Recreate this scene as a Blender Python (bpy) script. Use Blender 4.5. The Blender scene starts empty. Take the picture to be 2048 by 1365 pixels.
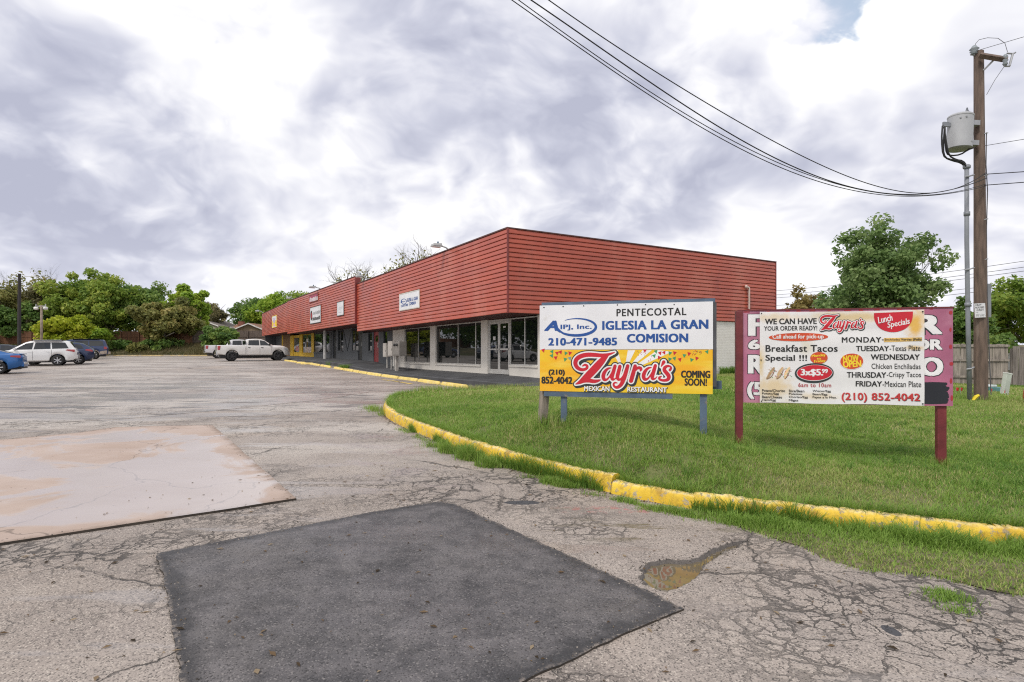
import bpy, bmesh, math, random
import numpy as np
from mathutils import Vector, Matrix
from mathutils.geometry import delaunay_2d_cdt

SC = bpy.context.scene
COL = SC.collection
R = math.radians
random.seed(7)

# ------------------------------------------------------------------ camera
FPX, HY, CX, H = 1180.0, 706.0, 1024.0, 1.55
cam = bpy.data.cameras.new('camera')
cam.sensor_width = 36.0
cam.lens = FPX / 2048.0 * 36.0
cam.shift_y = (HY - 682.5) / 2048.0
cam.clip_start = 0.05
cam.clip_end = 3000.0
camo = bpy.data.objects.new('camera', cam)
camo.location = (0, 0, H)
camo.rotation_euler = (R(90), 0, 0)
COL.objects.link(camo)
SC.camera = camo


# ------------------------------------------------------------------ node helpers
def N(nt, typ, ins=None, **props):
    n = nt.nodes.new(typ)
    for k, v in props.items():
        setattr(n, k, v)
    for k, v in (ins or {}).items():
        s = n.inputs[k]
        if isinstance(v, bpy.types.NodeSocket):
            nt.links.new(v, s)
        else:
            s.default_value = v
    return n


def c4(c):
    return (c[0], c[1], c[2], 1.0)


def mth(nt, op, a, b=0.0, clamp=False):
    n = nt.nodes.new('ShaderNodeMath')
    n.operation = op
    n.use_clamp = clamp
    for i, v in enumerate((a, b)):
        if isinstance(v, bpy.types.NodeSocket):
            nt.links.new(v, n.inputs[i])
        else:
            n.inputs[i].default_value = v
    return n.outputs[0]


def vmt(nt, op, a, b=None):
    n = nt.nodes.new('ShaderNodeVectorMath')
    n.operation = op
    for i, v in enumerate((a, b)):
        if v is None:
            continue
        if isinstance(v, bpy.types.NodeSocket):
            nt.links.new(v, n.inputs[i])
        else:
            n.inputs[i].default_value = v
    return n


def mixc(nt, f, a, b, mode='MIX'):
    n = nt.nodes.new('ShaderNodeMix')
    n.data_type = 'RGBA'
    n.blend_type = mode
    for i, v in ((0, f), (6, a), (7, b)):
        if isinstance(v, bpy.types.NodeSocket):
            nt.links.new(v, n.inputs[i])
        elif i == 0:
            n.inputs[0].default_value = v
        else:
            n.inputs[i].default_value = c4(v)
    return n.outputs[2]


def rng(nt, v, a, b, c=0.0, d=1.0, smooth=True):
    n = N(nt, 'ShaderNodeMapRange', {'Value': v, 'From Min': a, 'From Max': b, 'To Min': c, 'To Max': d})
    if smooth:
        n.interpolation_type = 'SMOOTHSTEP'
    return n.outputs[0]


def noise(nt, vec, scale, detail=4.0, rough=0.55, dist=0.0):
    n = N(nt, 'ShaderNodeTexNoise', {'Scale': scale, 'Detail': detail, 'Roughness': rough, 'Distortion': dist})
    if vec is not None:
        nt.links.new(vec, n.inputs['Vector'])
    return n.outputs[0]


def voro(nt, vec, scale, feature='F1', rand=1.0):
    n = N(nt, 'ShaderNodeTexVoronoi', {'Scale': scale, 'Randomness': rand}, feature=feature)
    if vec is not None:
        nt.links.new(vec, n.inputs['Vector'])
    return n


# ------------------------------------------------------------------ world: cloudy daylight
SUN_EL, SUN_AZ = R(52), R(215)      # azimuth measured clockwise from +Y
world = bpy.data.worlds.new('World')
SC.world = world
world.use_nodes = True
wt = world.node_tree
wt.nodes.clear()


def pxdir(px, py):
    v = Vector(((px - CX) / FPX, 1.0, (HY - py) / FPX))
    return v.normalized()


def build_world():
    nt = wt
    out = nt.nodes.new('ShaderNodeOutputWorld')
    bg = nt.nodes.new('ShaderNodeBackground')
    bg.inputs['Strength'].default_value = 0.1
    sky = nt.nodes.new('ShaderNodeTexSky')
    sky.sky_type = 'NISHITA'
    sky.sun_disc = False
    sky.sun_elevation = SUN_EL
    sky.sun_rotation = SUN_AZ
    tc = nt.nodes.new('ShaderNodeTexCoord')
    D = tc.outputs['Generated']
    sep = N(nt, 'ShaderNodeSeparateXYZ', {0: D})
    zc = mth(nt, 'MAXIMUM', sep.outputs[2], 0.0)
    # flatten towards the horizon: clouds are layers seen edge-on
    inv = mth(nt, 'DIVIDE', 1.0, mth(nt, 'ADD', zc, 0.55))
    P = vmt(nt, 'SCALE', D)
    nt.links.new(inv, P.inputs['Scale'])
    P = P.outputs[0]
    sp = N(nt, 'ShaderNodeSeparateXYZ', {0: P})
    P = N(nt, 'ShaderNodeCombineXYZ', {0: sp.outputs[0], 1: sp.outputs[1], 2: mth(nt, 'MULTIPLY', sp.outputs[2], 1.05)}).outputs[0]
    warp = N(nt, 'ShaderNodeTexNoise', {'Vector': P, 'Scale': 1.9, 'Detail': 3.0, 'Roughness': 0.6})
    wv = vmt(nt, 'SUBTRACT', warp.outputs[1], (0.5, 0.5, 0.5)).outputs[0]
    sc = vmt(nt, 'SCALE', wv)
    sc.inputs['Scale'].default_value = 0.30
    Pw = vmt(nt, 'ADD', P, sc.outputs[0]).outputs[0]

    def puffs(vec, scale, detail):
        v = N(nt, 'ShaderNodeTexVoronoi', {'Vector': vec, 'Scale': scale, 'Detail': detail, 'Roughness': 0.52, 'Lacunarity': 2.3}, feature='F1', normalize=True)
        return mth(nt, 'MULTIPLY', v.outputs[0], v.outputs[0])

    def dens(vec, oct_, vd, fs=1.7, ps=4.2):
        a = noise(nt, vec, fs, oct_, 0.56)
        return mth(nt, 'SUBTRACT', a, mth(nt, 'MULTIPLY', puffs(vec, ps, vd), 0.62))

    wsc = vmt(nt, 'SCALE', wv)
    wsc.inputs['Scale'].default_value = 0.30
    Dw = vmt(nt, 'ADD', D, wsc.outputs[0]).outputs[0]

    def blobs(lst):
        tot = None
        for (px, py, r, w, sx) in lst:
            df = vmt(nt, 'SUBTRACT', Dw, tuple(pxdir(px, py))).outputs[0]
            ml = vmt(nt, 'MULTIPLY', df, (1.0 / sx, 1.0 / sx, 1.0)).outputs[0]
            f = rng(nt, vmt(nt, 'LENGTH', ml).outputs['Value'], r, 0.0, 0.0, w)
            tot = f if tot is None else mth(nt, 'ADD', tot, f)
        return tot

    def ramp(v, cols):
        r = nt.nodes.new('ShaderNodeValToRGB')
        nt.links.new(v, r.inputs[0])
        cr = r.color_ramp
        while len(cr.elements) < len(cols):
            cr.elements.new(0.5)
        for e, (p, c) in zip(cr.elements, cols):
            e.position = p
            e.color = (c[0] / 11, c[1] / 11, c[2] / 11, 1)
        o = vmt(nt, 'SCALE', r.outputs[0])
        o.inputs['Scale'].default_value = 11.0
        return o.outputs[0]

    # far, thin, bright cloud
    dA = dens(Pw, 7.0, 2.0, 2.6, 7.0)
    vA = mth(nt, 'ADD', mth(nt, 'MULTIPLY', mth(nt, 'SUBTRACT', dA, 0.36), 4.0), 0.50)
    bl_ = blobs(BLOB_TONE)
    vA = mth(nt, 'ADD', vA, bl_)
    colA = ramp(vA, [(0.0, (4.4, 4.5, 5.5)), (0.4, (5.6, 5.7, 6.5)), (0.75, (6.7, 6.75, 7.15)), (1.0, (7.7, 7.67, 7.7))])
    # nearer heaped cloud: lit tops, lavender undersides
    Pb = vmt(nt, 'ADD', Pw, (3.1, 1.7, 5.3)).outputs[0]
    dB = dens(Pb, 7.0, 2.5, 2.1, 6.5)
    dB1 = dens(vmt(nt, 'ADD', Pb, (-0.03, 0.0, 0.06)).outputs[0], 5.0, 1.5, 2.1, 6.5)
    lit = mth(nt, 'SUBTRACT', dB, dB1)
    cvb = mth(nt, 'ADD', dB, blobs(BLOB_COVER))
    mB = rng(nt, cvb, 0.385, 0.425)
    core = rng(nt, cvb, 0.39, 0.60)
    vB = mth(nt, 'SUBTRACT', mth(nt, 'ADD', mth(nt, 'MULTIPLY', lit, 5.6), 1.02), mth(nt, 'MULTIPLY', core, 0.72))
    vB = mth(nt, 'ADD', vB, mth(nt, 'MULTIPLY', bl_, 0.8))
    vB = mth(nt, 'ADD', mth(nt, 'MULTIPLY', vB, 0.66), 0.22)
    colB = ramp(vB, [(0.0, (3.55, 3.68, 4.55)), (0.30, (4.5, 4.62, 5.42)), (0.55, (5.7, 5.76, 6.35)), (0.80, (7.0, 7.0, 7.25)), (1.0, (8.2, 8.16, 8.15))])
    # blue showing between
    gapf = rng(nt, mth(nt, 'ADD', dA, mth(nt, 'MULTIPLY', noise(nt, P, 2.9, 4.0, 0.6), 0.6)), 0.54, 0.66)
    hz = rng(nt, sep.outputs[2], 0.02, 0.20, 1.0, 0.0)
    gapf = mth(nt, 'MAXIMUM', gapf, hz)
    gap = vmt(nt, 'ADD', vmt(nt, 'SCALE', sky.outputs[0]).outputs[0], (2.6, 2.8, 2.9))
    gap.inputs[0].links[0].from_node.inputs['Scale'].default_value = 0.75
    col = mixc(nt, gapf, gap.outputs[0], colA)
    col = mixc(nt, mth(nt, 'MULTIPLY', mB, rng(nt, sep.outputs[2], 0.0, 0.05)), col, colB)
    # pale veil low over the horizon
    col = mixc(nt, mth(nt, 'MULTIPLY', hz, 0.45), col, (5.9, 6.0, 6.8))
    nt.links.new(col, bg.inputs[0])
    nt.links.new(bg.outputs[0], out.inputs[0])


BLOB_TONE = [  # px, py, radius, weight, horizontal stretch: broad bright and dull parts of the cloud deck
    (760, 10, 0.34, -0.30, 1.5), (1200, 250, 0.30, -0.34, 1.3), (1420, 330, 0.20, -0.20, 1.3), (1050, 60, 0.25, -0.20, 1.3),
    (620, 230, 0.32, 0.26, 1.0), (880, 420, 0.20, 0.36, 1.3), (1300, 480, 0.16, 0.20, 2.6), (1680, 140, 0.42, 0.12, 1.3),
    (300, 420, 0.18, -0.20, 1.6), (60, 30, 0.25, 0.22, 1.6), (640, 560, 0.14, -0.14, 2.0), (80, 560, 0.16, -0.16, 2.0), (90, 210, 0.22, -0.12, 1.2),
]
BLOB_COVER = [  # where the heaped cloud stands
    (760, 20, 0.36, 0.16, 1.6), (1200, 230, 0.34, 0.16, 1.3), (1430, 330, 0.2, 0.08, 1.2), (120, 260, 0.30, 0.12, 1.2), (330, 400, 0.22, 0.12, 1.4), (850, 430, 0.20, 0.13, 1.6), (620, 200, 0.24, -0.08, 1.0), (1680, 130, 0.36, -0.02, 1.2), (700, 560, 0.2, 0.09, 2.2), (1850, 500, 0.2, 0.06, 1.4),
]
build_world()
world.cycles.sampling_method = 'MANUAL'
world.cycles.sample_map_resolution = 512

sun = bpy.data.lights.new('sun', 'SUN')
sun.energy = 1.5
sun.angle = R(12)
sun.color = (1.0, 0.94, 0.85)
suno = bpy.data.objects.new('sun', sun)
sd = Vector((math.sin(SUN_AZ) * math.cos(SUN_EL), math.cos(SUN_AZ) * math.cos(SUN_EL), math.sin(SUN_EL)))
suno.rotation_euler = sd.to_track_quat('Z', 'Y').to_euler()
suno.location = (-20, -20, 40)
COL.objects.link(suno)

SC.view_settings.view_transform = 'Standard'
SC.view_settings.look = 'None'
SC.view_settings.exposure = 0.50
SC.view_settings.gamma = 1.0
SC.view_settings.use_curve_mapping = False
SC.render.engine = 'CYCLES'
SC.cycles.max_bounces = 6
SC.cycles.transparent_max_bounces = 8
SC.cycles.use_denoising = False
SC.cycles.filter_width = 1.15
SC.cycles.sample_clamp_indirect = 6.0
SC.cycles.use_adaptive_sampling = False


# ------------------------------------------------------------------ materials
def newmat(name):
    m = bpy.data.materials.new(name)
    m.use_nodes = True
    nt = m.node_tree
    nt.nodes.clear()
    o = nt.nodes.new('ShaderNodeOutputMaterial')
    b = nt.nodes.new('ShaderNodeBsdfPrincipled')
    nt.links.new(b.outputs[0], o.inputs[0])
    return m, nt, b, o


def pmat(name, col, rough=0.6, metal=0.0, var=0.12, scale=3.0, bump=0.0, bscale=60.0, spec=0.5, col2=None, mix_lo=0.55, mix_hi=0.7, mscale=6.0, stretch=None, coat=0.0, rvar=0.12, grime=0.0):
    """procedural paint, wood, metal or plastic: broad tone drift, an optional second colour in worn patches, fine relief"""
    m, nt, b, o = newmat(name)
    tc = nt.nodes.new('ShaderNodeTexCoord')
    vec = tc.outputs['Object']
    oi = nt.nodes.new('ShaderNodeObjectInfo')
    vec = vmt(nt, 'ADD', vec, vmt(nt, 'SCALE', oi.outputs['Location']).outputs[0]).outputs[0]
    if stretch:
        vec = vmt(nt, 'MULTIPLY', vec, stretch).outputs[0]
    n1 = noise(nt, vec, scale, 5.0, 0.6)
    dark = tuple(max(0, c * (1 - 1.6 * var)) for c in col)
    lite = tuple(min(1, c * (1 + 1.6 * var)) for c in col)
    c = mixc(nt, rng(nt, n1, 0.25, 0.75), dark, lite)
    if col2:
        n2 = noise(nt, vec, mscale, 6.0, 0.62)
        c = mixc(nt, rng(nt, n2, mix_lo, mix_hi), c, col2)
    if grime:
        n3 = noise(nt, vec, 0.9, 6.0, 0.7)
        c = mixc(nt, mth(nt, 'MULTIPLY', rng(nt, n3, 0.5, 0.8), grime), c, (0.05, 0.04, 0.03))
    nt.links.new(c, b.inputs['Base Color'])
    b.inputs['Metallic'].default_value = metal
    b.inputs['Specular IOR Level'].default_value = spec
    b.inputs['Coat Weight'].default_value = coat
    b.inputs['Coat Roughness'].default_value = 0.06
    nt.links.new(rng(nt, n1, 0.2, 0.8, max(0.02, rough - rvar), min(1, rough + rvar)), b.inputs['Roughness'])
    if bump:
        nb = noise(nt, vec, bscale, 4.0, 0.6)
        bp = N(nt, 'ShaderNodeBump', {'Strength': bump, 'Distance': 0.01, 'Height': nb})
        nt.links.new(bp.outputs[0], b.inputs['Normal'])
    return m


def leafmat(name, c1, c2, c3, rough=0.55):
    m, nt, b, o = newmat(name)
    at = N(nt, 'ShaderNodeAttribute', attribute_name='tint')
    t = at.outputs['Fac']
    c = mixc(nt, rng(nt, t, 0.0, 0.5), c1, c2)
    c = mixc(nt, rng(nt, t, 0.5, 1.0), c, c3)
    nt.links.new(c, b.inputs['Base Color'])
    b.inputs['Roughness'].default_value = rough
    b.inputs['Specular IOR Level'].default_value = 0.3
    tr = N(nt, 'ShaderNodeBsdfTranslucent', {'Color': c})
    mx = N(nt, 'ShaderNodeMixShader', {0: 0.45, 1: b.outputs[0], 2: tr.outputs[0]})
    nt.links.new(mx.outputs[0], o.inputs[0])
    return m


# ------------------------------------------------------------------ object helpers
def tag(o, label=None, cat=None, group=None, kind=None):
    for k, v in (('label', label), ('category', cat), ('group', group), ('kind', kind)):
        if v:
            o[k] = v
    return o


def empty(name, loc=(0, 0, 0), rz=0.0):
    o = bpy.data.objects.new(name, None)
    o.location = loc
    o.rotation_euler = (0, 0, rz)
    o.empty_display_size = 0.3
    COL.objects.link(o)
    return o


def link(name, me, mat, parent=None):
    o = bpy.data.objects.new(name, me)
    if mat and not me.materials:
        me.materials.append(mat)
    COL.objects.link(o)
    if parent:
        o.parent = parent
    return o


def mesh(name, verts, faces, smooth=False, angle=None):
    me = bpy.data.meshes.new(name)
    me.from_pydata([tuple(v) for v in verts], [], [tuple(f) for f in faces])
    me.update()
    if smooth:
        me.polygons.foreach_set('use_smooth', [True] * len(me.polygons))
        if angle:
            me.set_sharp_from_angle(angle=R(angle))
    return me


def npmesh(name, V, F, tint=None):
    """V (n,3) float array, F (m,k) int array, tint per vertex"""
    V = np.ascontiguousarray(V, dtype=np.float32)
    F = np.ascontiguousarray(F, dtype=np.int32)
    me = bpy.data.meshes.new(name)
    me.vertices.add(len(V))
    me.vertices.foreach_set('co', V.ravel())
    k = F.shape[1]
    me.loops.add(F.size)
    me.loops.foreach_set('vertex_index', F.ravel())
    me.polygons.add(len(F))
    me.polygons.foreach_set('loop_start', np.arange(0, F.size, k, dtype=np.int32))
    me.polygons.foreach_set('loop_total', np.full(len(F), k, dtype=np.int32))
    me.update(calc_edges=True)
    if tint is not None:
        a = me.attributes.new('tint', 'FLOAT', 'POINT')
        a.data.foreach_set('value', np.ascontiguousarray(tint, dtype=np.float32))
    return me


class MB:
    """collects shapes into one mesh"""

    def __init__(s):
        s.v, s.f = [], []

    def add(s, vs, fs):
        k = len(s.v)
        s.v += [tuple(p) for p in vs]
        s.f += [tuple(i + k for i in f) for f in fs]
        return s

    def box(s, x0, x1, y0, y1, z0, z1, M=None, bev=0.0):
        if bev:
            bm = bmesh.new()
            vs = [bm.verts.new(p) for p in [(x0, y0, z0), (x1, y0, z0), (x1, y1, z0), (x0, y1, z0), (x0, y0, z1), (x1, y0, z1), (x1, y1, z1), (x0, y1, z1)]]
            for f in [(0, 3, 2, 1), (4, 5, 6, 7), (0, 1, 5, 4), (1, 2, 6, 5), (2, 3, 7, 6), (3, 0, 4, 7)]:
                bm.faces.new([vs[i] for i in f])
            bmesh.ops.bevel(bm, geom=list(bm.edges), offset=bev, segments=2, affect='EDGES', profile=0.5)
            bm.verts.index_update()
            P = [v.co.copy() for v in bm.verts]
            F = [[v.index for v in f.verts] for f in bm.faces]
            bm.free()
            if M:
                P = [M @ p for p in P]
            return s.add(P, F)
        P = [Vector(p) for p in [(x0, y0, z0), (x1, y0, z0), (x1, y1, z0), (x0, y1, z0), (x0, y0, z1), (x1, y0, z1), (x1, y1, z1), (x0, y1, z1)]]
        if M:
            P = [M @ p for p in P]
        return s.add(P, [(0, 3, 2, 1), (4, 5, 6, 7), (0, 1, 5, 4), (1, 2, 6, 5), (2, 3, 7, 6), (3, 0, 4, 7)])

    def tube(s, path, r, n=8, cap=True):
        path = [Vector(p) for p in path]
        rs = r if isinstance(r, (list, tuple)) else [r] * len(path)
        k = len(s.v)
        up = Vector((0, 0, 1))
        t0 = (path[1] - path[0]).normalized()
        a = t0.cross(up)
        if a.length < 1e-3:
            a = Vector((1, 0, 0))
        a.normalize()
        for i, p in enumerate(path):
            t = (path[min(i + 1, len(path) - 1)] - path[max(i - 1, 0)]).normalized()
            a = (a - t * a.dot(t))
            if a.length < 1e-5:
                a = t.orthogonal()
            a.normalize()
            b = t.cross(a)
            for j in range(n):
                w = 2 * math.pi * j / n
                s.v.append(tuple(p + (a * math.cos(w) + b * math.sin(w)) * rs[i]))
        for i in range(len(path) - 1):
            for j in range(n):
                j2 = (j + 1) % n
                s.f.append((k + i * n + j, k + i * n + j2, k + (i + 1) * n + j2, k + (i + 1) * n + j))
        if cap:
            s.f.append(tuple(k + j for j in range(n))[::-1])
            e = k + (len(path) - 1) * n
            s.f.append(tuple(e + j for j in range(n)))
        return s

    def lathe(s, prof, n=24, M=None, closed=False):
        """prof [(r, z)...] round z"""
        k = len(s.v)
        m = len(prof)
        for (r, z) in prof:
            for j in range(n):
                w = 2 * math.pi * j / n
                p = Vector((r * math.cos(w), r * math.sin(w), z))
                s.v.append(tuple(M @ p if M else p))
        for i in range(m - 1 + (1 if closed else 0)):
            i2 = (i + 1) % m
            for j in range(n):
                j2 = (j + 1) % n
                s.f.append((k + i * n + j, k + i * n + j2, k + i2 * n + j2, k + i2 * n + j))
        if not closed:
            s.f.append(tuple(k + j for j in range(n))[::-1])
            s.f.append(tuple(k + (m - 1) * n + j for j in range(n)))
        return s

    def prism(s, poly, h0, h1, f):
        """poly 2-D outline, f(a, b, h) gives the point"""
        n = len(poly)
        P = [f(a, b, h0) for a, b in poly] + [f(a, b, h1) for a, b in poly]
        F = [tuple(range(n))[::-1], tuple(range(n, 2 * n))]
        for i in range(n):
            j = (i + 1) % n
            F.append((i, j, n + j, n + i))
        return s.add(P, F)

    def quad(s, a, b, c, d):
        return s.add([a, b, c, d], [(0, 1, 2, 3)])

    def build(s, name, mat, parent=None, smooth=False, angle=None):
        return link(name, mesh(name, s.v, s.f, smooth, angle), mat, parent)


def copy_tree(o, parent=None):
    c = o.copy()
    COL.objects.link(c)
    if parent:
        c.parent = parent
    for ch in o.children:
        copy_tree(ch, c)
    return c


# ------------------------------------------------------------------ ground heights
_gy = np.array([-200, 5, 8, 11, 24, 30, 37, 41, 54, 71, 90, 400.0])
_gz = np.array([0, 0, .05, .11, .30, .37, .55, .66, .88, 1.16, 1.3, 1.3])
_ty = np.arange(-60, 200, 0.25)
_tz = np.interp(_ty, _gy, _gz)
_k = np.exp(-0.5 * (np.arange(-16, 17) / 7.0) ** 2)
_k /= _k.sum()
_tz = np.convolve(np.pad(_tz, 16, mode='edge'), _k, mode='valid')


def G(x, y):
    x = np.asarray(x, float)
    y = np.asarray(y, float)
    z = np.interp(y, _ty, _tz)
    return z - 0.03 * np.clip(x - 2, 0, 12) * np.clip((13 - y) / 6, 0, 1)


def GP(px, py, fn=G, y0=2.0, y1=130.0):
    Y = np.linspace(y0, y1, 6000)
    dx, dz = (px - CX) / FPX, (HY - py) / FPX
    f = H + dz * Y - fn(dx * Y, Y)
    i = int(np.argmax(f < 0))
    if f[i] >= 0:
        i = len(Y) - 1
    y = Y[i - 1] + (Y[i] - Y[i - 1]) * f[i - 1] / (f[i - 1] - f[i]) if i > 0 else Y[0]
    x = dx * y
    return Vector((x, y, float(fn(x, y))))


def PX(px, py, Y):
    return Vector(((px - CX) / FPX * Y, Y, H + (HY - py) / FPX * Y))


def resample(pts, step):
    out = [Vector(pts[0])]
    for a, b in zip(pts[:-1], pts[1:]):
        a, b = Vector(a), Vector(b)
        n = max(1, int((b - a).length / step))
        for i in range(1, n + 1):
            out.append(a.lerp(b, i / n))
    return out


def smooth_path(pts, it=2):
    pts = [Vector(p) for p in pts]
    for _ in range(it):
        q = [pts[0]]
        for a, b in zip(pts[:-1], pts[1:]):
            q += [a.lerp(b, .25), a.lerp(b, .75)]
        q.append(pts[-1])
        pts = q
    return pts


def inpoly(x, y, poly):
    x = np.asarray(x)
    y = np.asarray(y)
    ins = np.zeros(x.shape, bool)
    n = len(poly)
    for i in range(n):
        x0, y0 = poly[i]
        x1, y1 = poly[(i + 1) % n]
        c = ((y0 > y) != (y1 > y))
        with np.errstate(divide='ignore', invalid='ignore'):
            xi = (x1 - x0) * (y - y0) / ((y1 - y0) if y1 != y0 else 1e-12) + x0
        ins ^= c & (x < xi)
    return ins


def polydist(x, y, poly):
    d = np.full(np.shape(x), 1e9)
    n = len(poly)
    for i in range(n):
        ax, ay = poly[i]
        bx, by = poly[(i + 1) % n]
        vx, vy = bx - ax, by - ay
        t = np.clip(((x - ax) * vx + (y - ay) * vy) / (vx * vx + vy * vy + 1e-12), 0, 1)
        d = np.minimum(d, np.hypot(x - ax - t * vx, y - ay - t * vy))
    return d


def sheet(name, poly, zf, mat, step=0.3, skirt=0.0, jitter=0.0, edge_step=None, seed=1):
    """a sheet over a 2-D outline that follows zf(x, y), with an edge going down by skirt"""
    rd = np.random.RandomState(seed)
    P = resample([Vector((p[0], p[1], 0)) for p in list(poly) + [poly[0]]], edge_step or step)[:-1]
    B = [Vector((p.x, p.y)) for p in P]
    if jitter:
        k = np.convolve(rd.randn(len(B) + 6), np.ones(3) / 2, mode='valid')
        k2 = np.convolve(rd.randn(len(B) + 6), np.ones(3) / 2, mode='valid')
        B = [Vector((p.x + k[i] * jitter, p.y + k2[i] * jitter)) for i, p in enumerate(B)]
    bx = np.array([[p.x, p.y] for p in B])
    xs = np.arange(bx[:, 0].min(), bx[:, 0].max(), step)
    ys = np.arange(bx[:, 1].min(), bx[:, 1].max(), step)
    gx, gy = np.meshgrid(xs, ys)
    gx, gy = gx.ravel() + 0.013, gy.ravel() + 0.017
    pl = [tuple(p) for p in bx]
    ok = inpoly(gx, gy, pl) & (polydist(gx, gy, pl) > step * 0.35)
    pts = B + [Vector((a, b)) for a, b in zip(gx[ok], gy[ok])]
    nb = len(B)
    edges = [(i, (i + 1) % nb) for i in range(nb)]
    vo, eo, fo, *_ = delaunay_2d_cdt(pts, edges, [], 1, 1e-5)
    V = np.array([[p.x, p.y] for p in vo])
    Z = zf(V[:, 0], V[:, 1])
    vs = [(a, b, c) for (a, b), c in zip(V, Z)]
    fs = [tuple(f) for f in fo]
    if skirt:
        k = len(vs)
        z = zf(bx[:, 0], bx[:, 1])
        vs += [(bx[i, 0], bx[i, 1], z[i]) for i in range(nb)] + [(bx[i, 0], bx[i, 1], z[i] - skirt) for i in range(nb)]
        area = 0.5 * np.sum(bx[:, 0] * np.roll(bx[:, 1], -1) - np.roll(bx[:, 0], -1) * bx[:, 1])
        for i in range(nb):
            j = (i + 1) % nb
            fs.append((k + i, k + nb + i, k + nb + j, k + j) if area > 0 else (k + j, k + nb + j, k + nb + i, k + i))
    o = link(name, mesh(name, vs, fs), mat)
    return o

# ================================================================== GROUND
def lot_material(name='old_asphalt', shift=(0, 0, 0), pale=0.0):
    m, nt, b, o = newmat(name)
    tc = nt.nodes.new('ShaderNodeTexCoord')
    sep = N(nt, 'ShaderNodeSeparateXYZ', {0: tc.outputs['Object']})
    px, py = sep.outputs[0], sep.outputs[1]
    P = vmt(nt, 'ADD', tc.outputs['Object'], shift).outputs[0]
    big = noise(nt, P, 0.35, 5.0, 0.6)
    mid = noise(nt, P, 1.7, 5.0, 0.62)
    fine = noise(nt, P, 22.0, 4.0, 0.65)
    c = mixc(nt, rng(nt, big, 0.3, 0.7), (0.245, 0.205, 0.180), (0.335, 0.290, 0.262))
    c = mixc(nt, rng(nt, mid, 0.35, 0.75, 0.0, 0.55), c, (0.40, 0.345, 0.30))
    stain = rng(nt, noise(nt, P, 0.22, 5.0, 0.65), 0.50, 0.68, 0.0, 0.55)
    c = mixc(nt, stain, c, (0.40, 0.31, 0.235))
    c = mixc(nt, rng(nt, noise(nt, P, 0.5, 6.0, 0.7), 0.52, 0.64, 0.0, 0.65), c, (0.16, 0.137, 0.123))
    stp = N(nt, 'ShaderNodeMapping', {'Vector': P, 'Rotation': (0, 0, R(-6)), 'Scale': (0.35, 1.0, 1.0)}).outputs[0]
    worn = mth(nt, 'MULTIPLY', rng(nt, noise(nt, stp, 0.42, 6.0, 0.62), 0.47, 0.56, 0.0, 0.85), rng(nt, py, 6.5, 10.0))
    c = mixc(nt, worn, c, (0.47, 0.425, 0.385))  # pale wear, with the wet ground's bright sky reflection painted into it
    if pale:
        c = mixc(nt, pale, c, (0.44, 0.40, 0.37))
    # exposed aggregate: pale and dark stones
    vs = voro(nt, P, 125.0)
    cs = N(nt, 'ShaderNodeSeparateColor', {0: vs.outputs['Color']})
    c = mixc(nt, rng(nt, cs.outputs[0], 0.76, 0.97, 0.0, 0.70), c, (0.52, 0.46, 0.40))
    c = mixc(nt, rng(nt, cs.outputs[1], 0.66, 0.96, 0.0, 0.85), c, (0.075, 0.066, 0.06))
    pit = voro(nt, P, 38.0)
    pm = rng(nt, pit.outputs[0], 0.16, 0.05)
    psel = rng(nt, N(nt, 'ShaderNodeSeparateColor', {0: pit.outputs['Color']}).outputs[2], 0.62, 0.8)
    pm = mth(nt, 'MULTIPLY', pm, psel)
    c = mixc(nt, mth(nt, 'MULTIPLY', pm, 0.8), c, (0.06, 0.055, 0.05))
    # cracks: distorted cell borders, thick where the surface is breaking up
    wn = N(nt, 'ShaderNodeTexNoise', {'Vector': P, 'Scale': 2.3, 'Detail': 5.0, 'Roughness': 0.65})
    wv = vmt(nt, 'SCALE', vmt(nt, 'SUBTRACT', wn.outputs[1], (0.5, 0.5, 0.5)).outputs[0])
    wv.inputs['Scale'].default_value = 0.42
    Pd = vmt(nt, 'ADD', P, wv.outputs[0]).outputs[0]
    Pf = N(nt, 'ShaderNodeCombineXYZ', {0: N(nt, 'ShaderNodeSeparateXYZ', {0: Pd}).outputs[0], 1: N(nt, 'ShaderNodeSeparateXYZ', {0: Pd}).outputs[1]}).outputs[0]
    e1 = voro(nt, Pf, 3.1, 'DISTANCE_TO_EDGE').outputs[0]
    e2 = voro(nt, Pf, 8.5, 'DISTANCE_TO_EDGE').outputs[0]
    wid = rng(nt, noise(nt, P, 1.1, 4.0, 0.6), 0.30, 0.68, 0.35, 2.1)
    e1 = mth(nt, 'DIVIDE', e1, wid)
    e2 = mth(nt, 'DIVIDE', e2, wid)
    e3 = voro(nt, Pf, 0.42, 'DISTANCE_TO_EDGE').outputs[0]
    # where the breaking-up is worst: a patch by the entrance, a band along the slab, a band in the middle of the lot
    def spot(cx_, cy_, rx, ry):
        dx = mth(nt, 'DIVIDE', mth(nt, 'SUBTRACT', px, cx_), rx)
        dy = mth(nt, 'DIVIDE', mth(nt, 'SUBTRACT', py, cy_), ry)
        d = mth(nt, 'SQRT', mth(nt, 'ADD', mth(nt, 'MULTIPLY', dx, dx), mth(nt, 'MULTIPLY', dy, dy)))
        return rng(nt, d, 1.15, 0.4)
    A = spot(2.9, 3.3, 2.1, 1.5)
    B2 = spot(-.45, 6.6, 1.9, 1.0)
    C2 = spot(-3.1, 4.5, 3.2, 0.45)
    dmg = mth(nt, 'MAXIMUM', mth(nt, 'MAXIMUM', A, B2), C2)
    low = rng(nt, noise(nt, P, 0.55, 3.0, 0.6), 0.44, 0.60)
    dmg2 = mth(nt, 'MAXIMUM', dmg, mth(nt, 'MULTIPLY', low, 0.8))
    broken = noise(nt, P, 3.0, 3.0, 0.6)
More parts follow.
